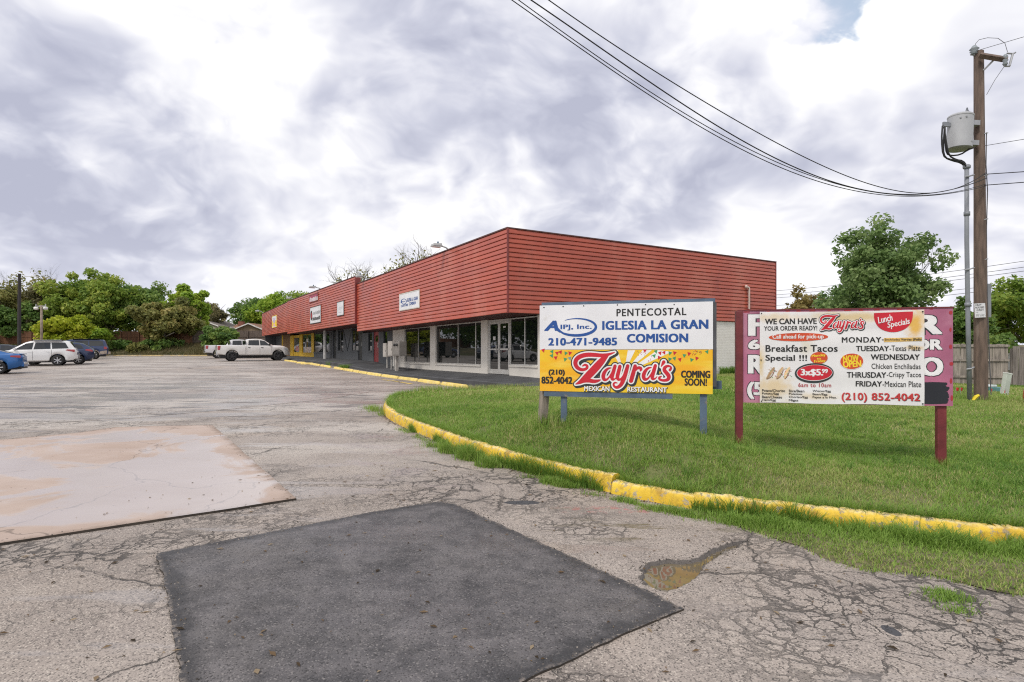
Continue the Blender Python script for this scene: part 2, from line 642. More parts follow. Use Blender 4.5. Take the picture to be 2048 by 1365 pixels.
    k1 = mth(nt, 'MULTIPLY', rng(nt, e1, 0.023, 0.005), mth(nt, 'MULTIPLY', dmg2, rng(nt, broken, 0.36, 0.5)))
    k2 = mth(nt, 'MULTIPLY', rng(nt, e2, 0.050, 0.010), mth(nt, 'MULTIPLY', dmg2, rng(nt, noise(nt, P, 1.3, 4.0, 0.6), 0.40, 0.52)))
    k3 = mth(nt, 'MULTIPLY', rng(nt, e3, 0.007, 0.001), rng(nt, noise(nt, P, 0.8, 3.0), 0.40, 0.55))
    kk = mth(nt, 'MAXIMUM', mth(nt, 'MAXIMUM', k1, k2), k3)
    halo = mth(nt, 'MULTIPLY', rng(nt, e1, 0.16, 0.0), mth(nt, 'MULTIPLY', dmg, rng(nt, noise(nt, P, 2.2, 5.0, 0.7), 0.42, 0.66)))
    c = mixc(nt, mth(nt, 'MULTIPLY', halo, 0.45), c, (0.075, 0.07, 0.068))
    c = mixc(nt, mth(nt, 'MULTIPLY', kk, 0.84), c, (0.035, 0.030, 0.027))
    # rain water standing and drying: streaks across the lot, thin damp film elsewhere
    st = N(nt, 'ShaderNodeMapping', {'Vector': P, 'Rotation': (0, 0, R(-8)), 'Scale': (0.20, 0.95, 1.0)})
    sn = noise(nt, st.outputs[0], 0.75, 7.0, 0.62, 0.6)
    band = mth(nt, 'MULTIPLY', rng(nt, py, 11.0, 13.5), rng(nt, py, 31.0, 22.0))
    wet = mth(nt, 'MULTIPLY', rng(nt, sn, 0.47, 0.56), band)
    sn2 = noise(nt, st.outputs[0], 1.3, 7.0, 0.65, 0.4)
    wet2 = mth(nt, 'MULTIPLY', rng(nt, sn2, 0.52, 0.60), rng(nt, py, 40.0, 25.0))
    near = mth(nt, 'MULTIPLY', spot(-1.9, 9.0, 1.6, 3.0), rng(nt, noise(nt, P, 1.1, 5.0, 0.6), 0.47, 0.60))
    wet = mth(nt, 'MAXIMUM', mth(nt, 'MAXIMUM', wet, mth(nt, 'MULTIPLY', wet2, 0.7)), mth(nt, 'MULTIPLY', near, 0.8))
    damp = mth(nt, 'MULTIPLY', rng(nt, mth(nt, 'ADD', sn, mth(nt, 'MULTIPLY', fine, 0.12)), 0.55, 0.68), band)
    dark = mth(nt, 'MULTIPLY', rng(nt, noise(nt, st.outputs[0], 2.2, 6.0, 0.7), 0.53, 0.60), mth(nt, 'MULTIPLY', band, 0.85))
    c = mixc(nt, dark, c, (0.075, 0.065, 0.062))
    c = mixc(nt, mth(nt, 'MULTIPLY', wet, 0.25), c, (0.20, 0.175, 0.165))
    # faded red paint and mud by the kerb, sandy dry wash
    red = mth(nt, 'MULTIPLY', spot(1.05, 5.75, 0.75, 0.16), rng(nt, noise(nt, P, 9.0, 4.0, 0.7), 0.5, 0.62))
    c = mixc(nt, mth(nt, 'MULTIPLY', red, 0.55), c, (0.42, 0.12, 0.12))
    mud = mth(nt, 'MULTIPLY', spot(1.15, 5.15, 0.95, 0.42), rng(nt, noise(nt, N(nt, 'ShaderNodeMapping', {'Vector': P, 'Rotation': (0, 0, R(22)), 'Scale': (0.5, 2.2, 1)}).outputs[0], 1.8, 4.0, 0.6), 0.52, 0.60))
    c = mixc(nt, mth(nt, 'MULTIPLY', mud, 0.75), c, (0.10, 0.082, 0.045))
    # bottom of the pothole: mud and pale silt
    at = N(nt, 'ShaderNodeAttribute', attribute_name='tint')
    hole = at.outputs['Fac']
    c = mixc(nt, mth(nt, 'MULTIPLY', rng(nt, hole, 0.01, 0.12), 0.8), c, (0.05, 0.045, 0.042))
    silt = mixc(nt, rng(nt, fine, 0.4, 0.6), (0.30, 0.20, 0.12), (0.48, 0.39, 0.31))
    c = mixc(nt, rng(nt, hole, 0.7, 1.0), c, silt)
    # small dark tar patches
    for (tx, ty, ra, rb) in ((0.10, 6.02, 0.20, 0.09), (2.12, 3.30, 0.045, 0.075)):
        c = mixc(nt, rng(nt, mth(nt, 'ADD', spot(tx, ty, ra, rb), mth(nt, 'MULTIPLY', fine, 0.35)), 0.38, 0.5), c, (0.055, 0.055, 0.062))
    nt.links.new(c, b.inputs['Base Color'])
    ro = rng(nt, wet, 0.0, 0.9, 0.80, 0.26)
    ro = mth(nt, 'MINIMUM', ro, rng(nt, py, 7.0, 16.0, 0.80, 0.55))
    ro = mth(nt, 'MINIMUM', ro, rng(nt, mud, 0.0, 1.0, 0.80, 0.28))
    ro = mth(nt, 'MINIMUM', ro, rng(nt, damp, 0.0, 1.0, 0.80, 0.40))
    nt.links.new(ro, b.inputs['Roughness'])
    b.inputs['Specular IOR Level'].default_value = 0.55
    h = mth(nt, 'ADD', mth(nt, 'MULTIPLY', fine, 0.35), mth(nt, 'MULTIPLY', vs.outputs[0], -0.30))
    h = mth(nt, 'ADD', h, mth(nt, 'MULTIPLY', pm, -0.7))
    h = mth(nt, 'SUBTRACT', h, mth(nt, 'MULTIPLY', kk, 2.2))
    h = mth(nt, 'ADD', h, mth(nt, 'MULTIPLY', mid, 1.2))
    dry = rng(nt, wet, 0.1, 0.6, 1.0, 0.0)
    dry = mth(nt, 'MULTIPLY', dry, rng(nt, py, 6.0, 20.0, 1.0, 0.25))
    bp = N(nt, 'ShaderNodeBump', {'Strength': dry, 'Distance': 0.008, 'Height': h})
    nt.links.new(bp.outputs[0], b.inputs['Normal'])
    return m


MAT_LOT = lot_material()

# pothole outline
POT = [(1284, 1140), (1300, 1125), (1330, 1119), (1365, 1121), (1400, 1115), (1425, 1098), (1455, 1086), (1492, 1080), (1475, 1093), (1432, 1112), (1408, 1128), (1397, 1150), (1375, 1167), (1330, 1183), (1300, 1173), (1285, 1158)]
POTW = [tuple(GP(a, b)[:2]) for a, b in POT]


def build_lot():
    def axis(lo, d0, d1, hi, segs):
        a = [np.arange(lo, d0, 1.0)]
        x = d0
        for (e, st) in segs:
            a.append(np.arange(x, e - 1e-9, st))
            x = e
        a.append(np.arange(d1, hi + 0.5, 1.0))
        return np.unique(np.round(np.concatenate(a), 4))
    xs = axis(-75, -8, 8, 40, [(-4, .2), (0.9, .06), (2.2, .018), (4.5, .06), (8, .2)])
    ys = axis(-30, 1.5, 16, 72, [(3.5, .05), (5.2, .018), (8, .08), (16, .25)])
    gx, gy = np.meshgrid(xs, ys)
    z = G(gx, gy)
    dp = np.zeros_like(z)
    near = (gx > .6) & (gx < 2.5) & (gy > 3.3) & (gy < 5.5)
    x, y = gx[near], gy[near]
    ins = inpoly(x, y, POTW)
    d = polydist(x, y, POTW)
    s = np.where(ins, d, -d)
    wob = 0.012 * np.sin(x * 60) * np.cos(y * 47)
    t = np.clip((s + wob + 0.012) / 0.045, 0, 1)
    t = t * t * (3 - 2 * t)
    dp[near] = t
    z = z - dp * 0.045
    # crumbled surface
    z += 0.0025 * np.sin(gx * 3.1 + 1.3 * np.sin(gy * 2.2)) * np.sin(gy * 2.7 + gx * .8) * (gy < 20)
    V = np.stack([gx, gy, z], -1).reshape(-1, 3)
    nx, ny = len(xs), len(ys)
    i = np.arange(nx * ny).reshape(ny, nx)
    F = np.stack([i[:-1, :-1], i[:-1, 1:], i[1:, 1:], i[1:, :-1]], -1).reshape(-1, 4)
    cx_, cy_ = V[F[:, 0], 0], V[F[:, 0], 1]
    F = F[~((cx_ > 12) & (cy_ > 12))]
    me = npmesh('parking_lot', V, F, dp.ravel())
    me.polygons.foreach_set('use_smooth', [True] * len(me.polygons))
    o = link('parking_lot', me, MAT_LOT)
    tag(o, 'cracked pale asphalt parking lot with wet streaks', 'ground', kind='structure')


build_lot()


def water_material():
    m, nt, b, o = newmat('muddy_water')
    tc = nt.nodes.new('ShaderNodeTexCoord')
    n = noise(nt, tc.outputs['Object'], 5.0, 4.0, 0.6)
    c = mixc(nt, rng(nt, n, 0.3, 0.7), (0.115, 0.092, 0.058), (0.16, 0.13, 0.085))
    nt.links.new(c, b.inputs['Base Color'])
    b.inputs['Roughness'].default_value = 0.015
    b.inputs['IOR'].default_value = 1.36
    bp = N(nt, 'ShaderNodeBump', {'Strength': 0.02, 'Distance': 0.01, 'Height': noise(nt, tc.outputs['Object'], 9.0, 2.0)})
    nt.links.new(bp.outputs[0], b.inputs['Normal'])
    return m


pud = sheet('puddle', [tuple(Vector(p) + (Vector(p) - Vector((1.15, 4.2))) * 0.02) for p in POTW], lambda x, y: np.full(np.shape(x), float(G(1.15, 4.2)) - 0.027), water_material(), 0.08)
tag(pud, 'small brown puddle in a pothole by the dark patch', 'puddle', kind='structure')


# ------------------------------------------------------------------ concrete slab and dark patch
def slab_material():
    m, nt, b, o = newmat('pink_concrete')
    tc = nt.nodes.new('ShaderNodeTexCoord')
    P = tc.outputs['Object']
    n1 = noise(nt, P, 0.9, 5.0, 0.6)
    st = N(nt, 'ShaderNodeMapping', {'Vector': P, 'Rotation': (0, 0, R(14)), 'Scale': (0.5, 1.6, 1)}).outputs[0]
    n2 = noise(nt, st, 2.5, 6.0, 0.6)
    c = mixc(nt, rng(nt, n1, 0.3, 0.7), (0.36, 0.27, 0.22), (0.44, 0.35, 0.30))
    c = mixc(nt, rng(nt, n2, 0.4, 0.75, 0.0, 0.5), c, (0.44, 0.36, 0.33))
    sep = N(nt, 'ShaderNodeSeparateXYZ', {0: P})
    # film of rain water over most of it; dry islands
    w = noise(nt, P, 0.62, 6.0, 0.6, 0.8)
    edge = N(nt, 'ShaderNodeAttribute', attribute_name='tint').outputs['Fac']
    w = mth(nt, 'ADD', w, rng(nt, edge, 0.0, 1.0, -0.03, 0.15))
    w = mth(nt, 'SUBTRACT', w, rng(nt, sep.outputs[0], -3.4, -6.0, 0.0, 0.14))
    wet = rng(nt, w, 0.45, 0.55)
    fl = voro(nt, P, 16.0)
    sel = rng(nt, N(nt, 'ShaderNodeSeparateColor', {0: fl.outputs['Color']}).outputs[0], 0.90, 0.92)
    sp = mth(nt, 'MULTIPLY', rng(nt, fl.outputs[0], 0.20, 0.10), sel)
    c = mixc(nt, mth(nt, 'MULTIPLY', sp, 0.85), c, (0.06, 0.045, 0.035))
    n4 = noise(nt, P, 60.0, 3.0, 0.6)
    c = mixc(nt, rng(nt, n4, 0.35, 0.7, 0.0, 0.22), c, (0.36, 0.29, 0.25))
    c = mixc(nt, mth(nt, 'MULTIPLY', rng(nt, mth(nt, 'ADD', edge, mth(nt, 'MULTIPLY', noise(nt, P, 4.0, 5.0, 0.7), 0.5)), 0.42, 0.22), 0.7), c, (0.20, 0.145, 0.11))
    cr_ = voro(nt, vmt(nt, 'ADD', P, vmt(nt, 'SCALE', N(nt, 'ShaderNodeTexNoise', {'Vector': P, 'Scale': 1.5, 'Detail': 4.0}).outputs[1]).outputs[0]).outputs[0], 0.33, 'DISTANCE_TO_EDGE').outputs[0]
    c = mixc(nt, mth(nt, 'MULTIPLY', rng(nt, cr_, 0.006, 0.001), 0.6), c, (0.10, 0.075, 0.06))
    c = mixc(nt, mth(nt, 'MULTIPLY', wet, 0.45), c, (0.45, 0.41, 0.405))  # pale sky sheen of the wet film painted into the colour
    nt.links.new(c, b.inputs['Base Color'])
    nt.links.new(rng(nt, wet, 0, 1, 0.75, 0.24), b.inputs['Roughness'])
    nt.links.new(rng(nt, wet, 0, 1, 0.4, 0.85), b.inputs['Specular IOR Level'])
    bp = N(nt, 'ShaderNodeBump', {'Strength': rng(nt, wet, 0, 1, 0.35, 0.05), 'Distance': 0.004, 'Height': mth(nt, 'ADD', n4, mth(nt, 'MULTIPLY', n2, 2.0))})
    nt.links.new(bp.outputs[0], b.inputs['Normal'])
    return m


slab_px = [(-420, 1156), (-200, 1122), (0, 1092), (150, 1069), (300, 1046), (450, 1023), (593, 1001), (560, 972), (510, 929), (468, 890), (425, 853), (330, 854), (230, 857), (156, 868), (60, 877), (-60, 888), (-420, 922)]
SLAB = [tuple(GP(a, b)[:2]) for a, b in slab_px]
slab = sheet('concrete_slab', SLAB, lambda x, y: G(x, y) + 0.022, slab_material(), 0.16, skirt=0.05, jitter=0.004, edge_step=0.12)
MAT_DIRTSHADE = pmat('dirty_shaded_joint', (0.045, 0.036, 0.028), 0.95, var=0.3, scale=6)  # dark soil, with the shadow line under the edge painted into its colour
me = slab.data
me.materials.append(MAT_DIRTSHADE)
for p_ in me.polygons:
    if len(p_.vertices) == 4:
        p_.material_index = 1
co = np.empty(len(me.vertices) * 3, np.float32)
me.vertices.foreach_get('co', co)
co = co.reshape(-1, 3)
ed = np.clip(polydist(co[:, 0], co[:, 1], SLAB) / 0.75, 0, 1)
a_ = me.attributes.new('tint', 'FLOAT', 'POINT')
a_.data.foreach_set('value', ed.astype(np.float32))
tag(slab, 'pinkish wet concrete slab let into the asphalt', 'slab', kind='structure')


def patch_material():
    m, nt, b, o = newmat('fresh_asphalt')
    tc = nt.nodes.new('ShaderNodeTexCoord')
    P = tc.outputs['Object']
    n1 = noise(nt, P, 3.0, 8.0, 0.74)
    n2 = noise(nt, P, 70.0, 3.0, 0.7)
    v = voro(nt, P, 120.0)
    cs = N(nt, 'ShaderNodeSeparateColor', {0: v.outputs['Color']})
    c = mixc(nt, rng(nt, n1, 0.3, 0.72), (0.034, 0.033, 0.037), (0.145, 0.134, 0.138))
    c = mixc(nt, rng(nt, noise(nt, P, 0.8, 6.0, 0.7), 0.45, 0.72, 0.0, 0.55), c, (0.17, 0.155, 0.15))
    c = mixc(nt, rng(nt, n2, 0.45, 0.75, 0.0, 0.6), c, (0.15, 0.14, 0.14))
    c = mixc(nt, rng(nt, cs.outputs[0], 0.86, 0.99, 0.0, 0.55), c, (0.27, 0.25, 0.24))
    c = mixc(nt, rng(nt, cs.outputs[1], 0.75, 0.98, 0.0, 0.8), c, (0.022, 0.021, 0.022))
    rim = N(nt, 'ShaderNodeAttribute', attribute_name='tint').outputs['Fac']
    rn = mth(nt, 'ADD', rim, mth(nt, 'MULTIPLY', mth(nt, 'SUBTRACT', noise(nt, P, 5.0, 5.0, 0.7), 0.5), 1.1))
    c = mixc(nt, rng(nt, rn, 0.55, 0.10, 0.0, 0.75), c, (0.024, 0.024, 0.027))
    c = mixc(nt, mth(nt, 'MULTIPLY', rng(nt, rim, 0.12, 0.0), rng(nt, noise(nt, P, 26.0, 4.0, 0.7), 0.45, 0.6, 0.0, 0.8)), c, (0.26, 0.22, 0.19))
    nt.links.new(c, b.inputs['Base Color'])
    nt.links.new(rng(nt, noise(nt, P, 0.9, 5.0, 0.6), 0.36, 0.62, 0.38, 0.85), b.inputs['Roughness'])
    bp = N(nt, 'ShaderNodeBump', {'Strength': 0.9, 'Distance': 0.005, 'Height': mth(nt, 'SUBTRACT', n2, mth(nt, 'MULTIPLY', v.outputs[0], 0.8))})
    nt.links.new(bp.outputs[0], b.inputs['Normal'])
    return m


patch_px = [(315, 1110), (420, 1090), (520, 1071), (640, 1047), (760, 1024), (880, 1005), (912, 1012), (1000, 1052), (1100, 1097), (1200, 1143), (1290, 1184), (1368, 1221), (1300, 1250), (1215, 1288), (1130, 1325), (1050, 1366), (960, 1415), (800, 1515), (396, 1500), (362, 1366), (345, 1265), (330, 1180)]
PATCH = [tuple(GP(a, b)[:2]) for a, b in patch_px]
pt = sheet('asphalt_patch', PATCH, lambda x, y: G(x, y) + 0.013, patch_material(), 0.06, skirt=0.04, jitter=0.006, edge_step=0.05)
co = np.empty(len(pt.data.vertices) * 3, np.float32)
pt.data.vertices.foreach_get('co', co)
co = co.reshape(-1, 3)
a_ = pt.data.attributes.new('tint', 'FLOAT', 'POINT')
a_.data.foreach_set('value', np.clip(polydist(co[:, 0], co[:, 1], PATCH) / 0.30, 0, 1).astype(np.float32))
pt.data.materials.append(MAT_DIRTSHADE)
for p_ in pt.data.polygons:
    if len(p_.vertices) == 4:
        p_.material_index = 1
tag(pt, 'fresh black asphalt repair patch in the foreground', 'asphalt patch', kind='structure')

# an older resurfaced strip further out, paler and smoother
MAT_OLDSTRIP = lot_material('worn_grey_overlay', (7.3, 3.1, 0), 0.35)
strip_px = [(-300, 868), (60, 848), (240, 839), (360, 829), (500, 815), (640, 800), (735, 786), (738, 782), (640, 790), (500, 799), (300, 811), (0, 824), (-300, 838)]
os_ = sheet('old_overlay', [tuple(GP(a, b)[:2]) for a, b in strip_px], lambda x, y: G(x, y) + 0.007, MAT_OLDSTRIP, 0.3, skirt=0.02, jitter=0.03, edge_step=0.15)
tag(os_, 'paler resurfaced strip across the parking lot', 'ground', kind='structure')

# ------------------------------------------------------------------ terrain to the horizon
MAT_EARTH = pmat('dry_grass_ground', (0.105, 0.09, 0.045), 0.9, var=0.35, scale=0.8, bump=0.6, bscale=12, col2=(0.075, 0.085, 0.03), mix_lo=0.45, mix_hi=0.6, mscale=0.35)


def sstep(t):
    t = np.clip(t, 0, 1)
    return t * t * (3 - 2 * t)


def T(x, y):
    x = np.asarray(x, float)
    y = np.asarray(y, float)
    far = G(x, y) + 0.02 + 1.35 * sstep((y - 71.6) / 7.0)
    low = G(x, y) - 0.3 - 0.9 * (x > 11)
    left = sstep((-62 - x) / 8.0) * 1.3
    return np.where(y > 71.4, far, low) + np.where((x < -62) & (y <= 71.4), left + 0.3, 0)


def build_terrain():
    xs = np.unique(np.concatenate([np.arange(-900, -120, 40), np.arange(-120, 60, 3.0), np.arange(60, 900, 40)]))
    ys = np.unique(np.concatenate([np.arange(-300, -40, 30), np.arange(-40, 70, 3.0), [71.3, 71.5], np.arange(72, 84, 0.8), np.arange(84, 130, 4), np.arange(130, 1500, 60)]))
    gx, gy = np.meshgrid(xs, ys)
    V = np.stack([gx, gy, T(gx, gy)], -1).reshape(-1, 3)
    nx, ny = len(xs), len(ys)
    i = np.arange(nx * ny).reshape(ny, nx)
    F = np.stack([i[:-1, :-1], i[:-1, 1:], i[1:, 1:], i[1:, :-1]], -1).reshape(-1, 4)
    o = link('terrain', npmesh('terrain', V, F), MAT_EARTH)
    tag(o, 'dry grassy ground beyond the parking lot', 'ground', kind='structure')


build_terrain()

# ------------------------------------------------------------------ kerb
KERB_H = 0.17
kerb_px = [(842, 795), (806, 798), (779, 805), (766, 817), (767, 831), (790, 847), (830, 865), (880, 885), (960, 916), (1050, 944), (1120, 962), (1221, 986)]
kerb2_px = [(1222, 988), (1300, 1004), (1386, 1020)]
kerb3_px = [(1386, 1019), (1500, 1035), (1650, 1053), (1850, 1076), (2048, 1098), (2300, 1126), (2700, 1170)]
KP1 = smooth_path([GP(a, b) for a, b in kerb_px], 2)
KP2 = [GP(a, b) for a, b in kerb2_px]
KP3 = smooth_path([GP(a, b) for a, b in kerb3_px], 1)


def kerb_material():
    m, nt, b, o = newmat('worn_yellow_paint')
    tc = nt.nodes.new('ShaderNodeTexCoord')
    P = tc.outputs['Object']
    n1 = noise(nt, P, 2.2, 5.0, 0.6)
    n2 = noise(nt, P, 14.0, 6.0, 0.66)
    c = mixc(nt, rng(nt, n1, 0.3, 0.7), (0.66, 0.41, 0.022), (0.78, 0.54, 0.045))
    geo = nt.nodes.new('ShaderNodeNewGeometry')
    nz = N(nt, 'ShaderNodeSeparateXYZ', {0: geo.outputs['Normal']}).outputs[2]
    # paler paint in uneven patches on the tread of the kerb
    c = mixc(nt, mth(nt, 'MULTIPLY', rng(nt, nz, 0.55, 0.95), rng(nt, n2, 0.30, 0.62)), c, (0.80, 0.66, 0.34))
    c = mixc(nt, rng(nt, n2, 0.55, 0.60), c, (0.40, 0.34, 0.24))
    c = mixc(nt, mth(nt, 'MULTIPLY', rng(nt, noise(nt, P, 5.0, 6.0, 0.7), 0.50, 0.68), 0.75), c, (0.36, 0.21, 0.03))
    n5 = noise(nt, P, 3.1, 7.0, 0.72)
    c = mixc(nt, rng(nt, n5, 0.60, 0.64), c, (0.36, 0.31, 0.26))
    c = mixc(nt, rng(nt, noise(nt, P, 7.0, 5.0, 0.7), 0.5, 0.75, 0.0, 0.5), c, (0.25, 0.16, 0.05))
    nt.links.new(c, b.inputs['Base Color'])
    b.inputs['Roughness'].default_value = 0.62
    bp = N(nt, 'ShaderNodeBump', {'Strength': 0.7, 'Distance': 0.012, 'Height': mth(nt, 'ADD', n2, mth(nt, 'MULTIPLY', noise(nt, P, 60.0, 3.0), 0.4))})
    nt.links.new(bp.outputs[0], b.inputs['Normal'])
    return m


MAT_KERB = kerb_material()
kerb_e = empty('kerb', tuple(KP1[0]))
tag(kerb_e, 'yellow painted concrete kerb curving round the lawn', 'kerb', kind='structure')


def kerb_piece(path, h, parent, mat=None, width=0.15, seed=0, inner_left=False, name='kerb_stone'):
    """path runs along the outer foot; the lawn lies to its left when inner_left"""
    rd = np.random.RandomState(seed)
    path = resample(path, 0.10)
    prof = [(0.0, -0.12), (0.006, 0.25 * h), (0.018, 0.72 * h), (0.032, 0.90 * h), (0.055, h), (width - .03, h + .004), (width, h - .012), (width, -0.12)]
    vs, fs = [], []
    n = len(prof)
    w1 = np.convolve(rd.randn(len(path) + 8), np.ones(5) / 5, mode='valid')
    for i, p in enumerate(path):
        t = (path[min(i + 1, len(path) - 1)] - path[max(i - 1, 0)])
        t.z = 0
        t.normalize()
        nrm = Vector((-t.y, t.x, 0)) if inner_left else Vector((t.y, -t.x, 0))
        for (a, b) in prof:
            j = rd.randn() * 0.0042
            vs.append(tuple(Vector((p.x, p.y, float(G(p.x, p.y)))) + nrm * (a + w1[i] * 0.006 + j) + Vector((0, 0, b + (w1[i] * 0.007 + j if b > 0 else 0))) - parent.location))
    for i in range(len(path) - 1):
        for j in range(n - 1):
            q = (i * n + j, (i + 1) * n + j, (i + 1) * n + j + 1, i * n + j + 1)
            fs.append(q if not inner_left else q[::-1])
    fs.append(tuple(range(n)))
    fs.append(tuple(range((len(path) - 1) * n, len(path) * n))[::-1])
    o = link(name, mesh(name, vs, fs, True, 50), mat or MAT_KERB, parent)
    o.data.validate()
    return o


def split_at(path, cuts):
    out, cur = [], []
    acc = 0
    k = 0
    prev = None
    for p in resample(path, 0.05):
        if prev is not None:
            acc += (p - prev).length
        prev = p
        cur.append(p)
        if k < len(cuts) and acc >= cuts[k]:
            out.append(cur)
            cur = [p]
            k += 1
    out.append(cur)
    return [c for c in out if len(c) > 3]


for i, seg in enumerate(split_at(KP1, [3.0, 5.4, 7.3])):
    kerb_piece(seg, 0.185, kerb_e, seed=i, inner_left=True)
kerb_piece(KP2, 0.135, kerb_e, seed=11, inner_left=True)
for i, seg in enumerate(split_at(KP3, [1.25, 2.4])):
    kerb_piece(seg, 0.155, kerb_e, width=.135, seed=20 + i, inner_left=True)

MAT_BACKKERB = pmat('faded_yellow_kerb', (0.52, 0.40, 0.20), 0.75, var=0.2, scale=2, col2=(0.42, 0.36, 0.28), mix_lo=0.45, mix_hi=0.6, mscale=1.3)
bk = empty('back_kerb', (-75, 71, 0))
tag(bk, 'faded yellow kerb along the far end of the parking lot', 'kerb', kind='structure')
for i in range(30):
    x0 = -75 + i * 3.0
    m_ = MB()
    z = float(G(0, 71.1))
    m_.box(x0 - bk.location.x, x0 + 2.98 - bk.location.x, 0, 0.3, z - .15, z + .13, bev=0.03)
    m_.build('kerb_stone', MAT_BACKKERB, bk)

# ------------------------------------------------------------------ lawn surface
def inset_(path, d):
    out = []
    for i, p in enumerate(path):
        t = path[min(i + 1, len(path) - 1)] - path[max(i - 1, 0)]
        t.z = 0
        t.normalize()
        out.append(p + Vector((-t.y, t.x, 0)) * d)
    return out


_cp = [(.4, 8.45, .50), (2.65, 7.78, .41), (3.0, 7.87, .31), (5.46, 7.31, .14), (11.8, 15, .355), (10, 27.5, .55), (18.3, 24, .20), (25, 25, .1), (0.5, 11.5, .5), (5, 13, .40), (2, 19, .50), (6, 22, .52), (30, 15, .2), (14, 10, .1), (20, 60, .6), (45, 60, .6), (50, 30, .2), (15, 45, .55), (-8, 70, .8)]
for p in resample(KP1, 0.7) + resample(KP2, .7) + resample(KP3, .7):
    pass
for kp_, kh_ in ((KP1, .165), (KP2, .112), (KP3, .128)):
    for p in inset_(resample(kp_, .6), .2):
        _cp.append((p.x, p.y, float(G(p.x, p.y)) + kh_))
REAR = [GP(842, 795), GP(930, 789), GP(1000, 785), GP(1078, 782), Vector((2.2, 17.2, 0)), Vector((3.4, 18.6, 0))]
for p in REAR[1:4]:
    _cp.append((p.x, p.y, float(G(p.x, p.y)) + 0.07))
_cp = np.array(_cp)


def _tps():
    P = _cp[:, :2]
    n = len(P)
    d = np.linalg.norm(P[:, None] - P[None], axis=2)
    K = np.where(d > 0, d * d * np.log(d + 1e-9), 0) + 0.004 * np.eye(n)
    Q = np.c_[np.ones(n), P]
    A = np.block([[K, Q], [Q.T, np.zeros((3, 3))]])
    return P, np.linalg.solve(A, np.r_[_cp[:, 2], 0, 0, 0])


_TP, _TW = _tps()


def L(x, y):
    x = np.asarray(x, float)
    y = np.asarray(y, float)
    sh = x.shape
    X = np.stack([x.ravel(), y.ravel()], 1)
    out = np.empty(len(X))
    for i in range(0, len(X), 20000):
        B = X[i:i + 20000]
        d = np.linalg.norm(B[:, None] - _TP[None], axis=2)
        K = np.where(d > 0, d * d * np.log(d + 1e-9), 0)
        out[i:i + 20000] = K @ _TW[:-3] + _TW[-3] + B @ _TW[-2:]
    out = np.clip(out, -0.4, 0.9)
    w = 0.012 * np.sin(X[:, 0] * 2.3 + 1) * np.sin(X[:, 1] * 1.9)
    return (out + w).reshape(sh)


_kin = inset_(resample(KP1, .15) + resample(KP2, .15)[1:] + resample(KP3, .15)[1:], 0.11)
_lk = [(p.x, p.y) for p in _kin]
BU, BV = Vector((-.5177, .8556, 0)), Vector((.8556, .5177, 0))
BC = Vector((-.145, 21.4, 0))
_end = [(60, 2.0), (60, 72), (-14, 72), (-16, 70.5)]
_bq = [BC + BV * 15.4 + BU * 57, BC + BV * 15.7 + BU * 0.2, BC + BV * 1.6 + BU * 0.2, BC + BV * 4.2 - BU * 2.4]
LAWN = _lk + _end + [(p.x, p.y) for p in _bq] + [(p.x, p.y) for p in REAR[::-1]]


def lawn_material():
    m, nt, b, o = newmat('lawn_soil')
    tc = nt.nodes.new('ShaderNodeTexCoord')
    P = tc.outputs['Object']
    n1 = noise(nt, P, 0.8, 5.0, 0.6)
    n2 = noise(nt, P, 18.0, 5.0, 0.7)
    c = mixc(nt, rng(nt, n2, 0.3, 0.7), (0.085, 0.105, 0.028), (0.15, 0.175, 0.05))
    c = mixc(nt, rng(nt, n1, 0.42, 0.68, 0.0, 0.75), c, (0.19, 0.155, 0.095))
    nt.links.new(c, b.inputs['Base Color'])
    b.inputs['Roughness'].default_value = 0.95
    bp = N(nt, 'ShaderNodeBump', {'Strength': 0.8, 'Distance': 0.03, 'Height': n2})
    nt.links.new(bp.outputs[0], b.inputs['Normal'])
    return m


MAT_LAWN = lawn_material()
lawn = sheet('lawn', LAWN, L, MAT_LAWN, 0.5, skirt=0.3, edge_step=0.25)
tag(lawn, 'green lawn behind the yellow kerb', 'lawn', kind='structure')

# overgrown strip between kerb and asphalt
VERGE_PX = [(1386, 1021), (1420, 1036), (1470, 1050), (1530, 1070), (1600, 1092), (1650, 1116), (1720, 1140), (1790, 1146), (1850, 1150), (1950, 1172), (2048, 1192), (2250, 1235), (2700, 1300), (2700, 1172), (2300, 1128), (2048, 1100), (1850, 1078), (1650, 1055), (1500, 1037)]
VERGE = [tuple(GP(a, b)[:2]) for a, b in VERGE_PX]


def vz(x, y):
    d = polydist(x, y, VERGE)
    return G(x, y) + 0.004 + 0.03 * sstep(d / 0.25)


MAT_VERGE = pmat('verge_soil', (0.115, 0.105, 0.05), 0.95, var=0.35, scale=9, bump=0.8, bscale=40, col2=(0.17, 0.135, 0.09), mix_lo=0.48, mix_hi=0.62, mscale=7)
vg = sheet('verge', VERGE, vz, MAT_VERGE, 0.1, jitter=0.035, edge_step=0.08)
tag(vg, 'overgrown strip of soil along the foot of the kerb', 'verge', kind='structure')

# ================================================================== GRASS
MAT_GRASS = leafmat('grass_blades', (0.085, 0.205, 0.032), (0.255, 0.395, 0.07), (0.56, 0.48, 0.24))


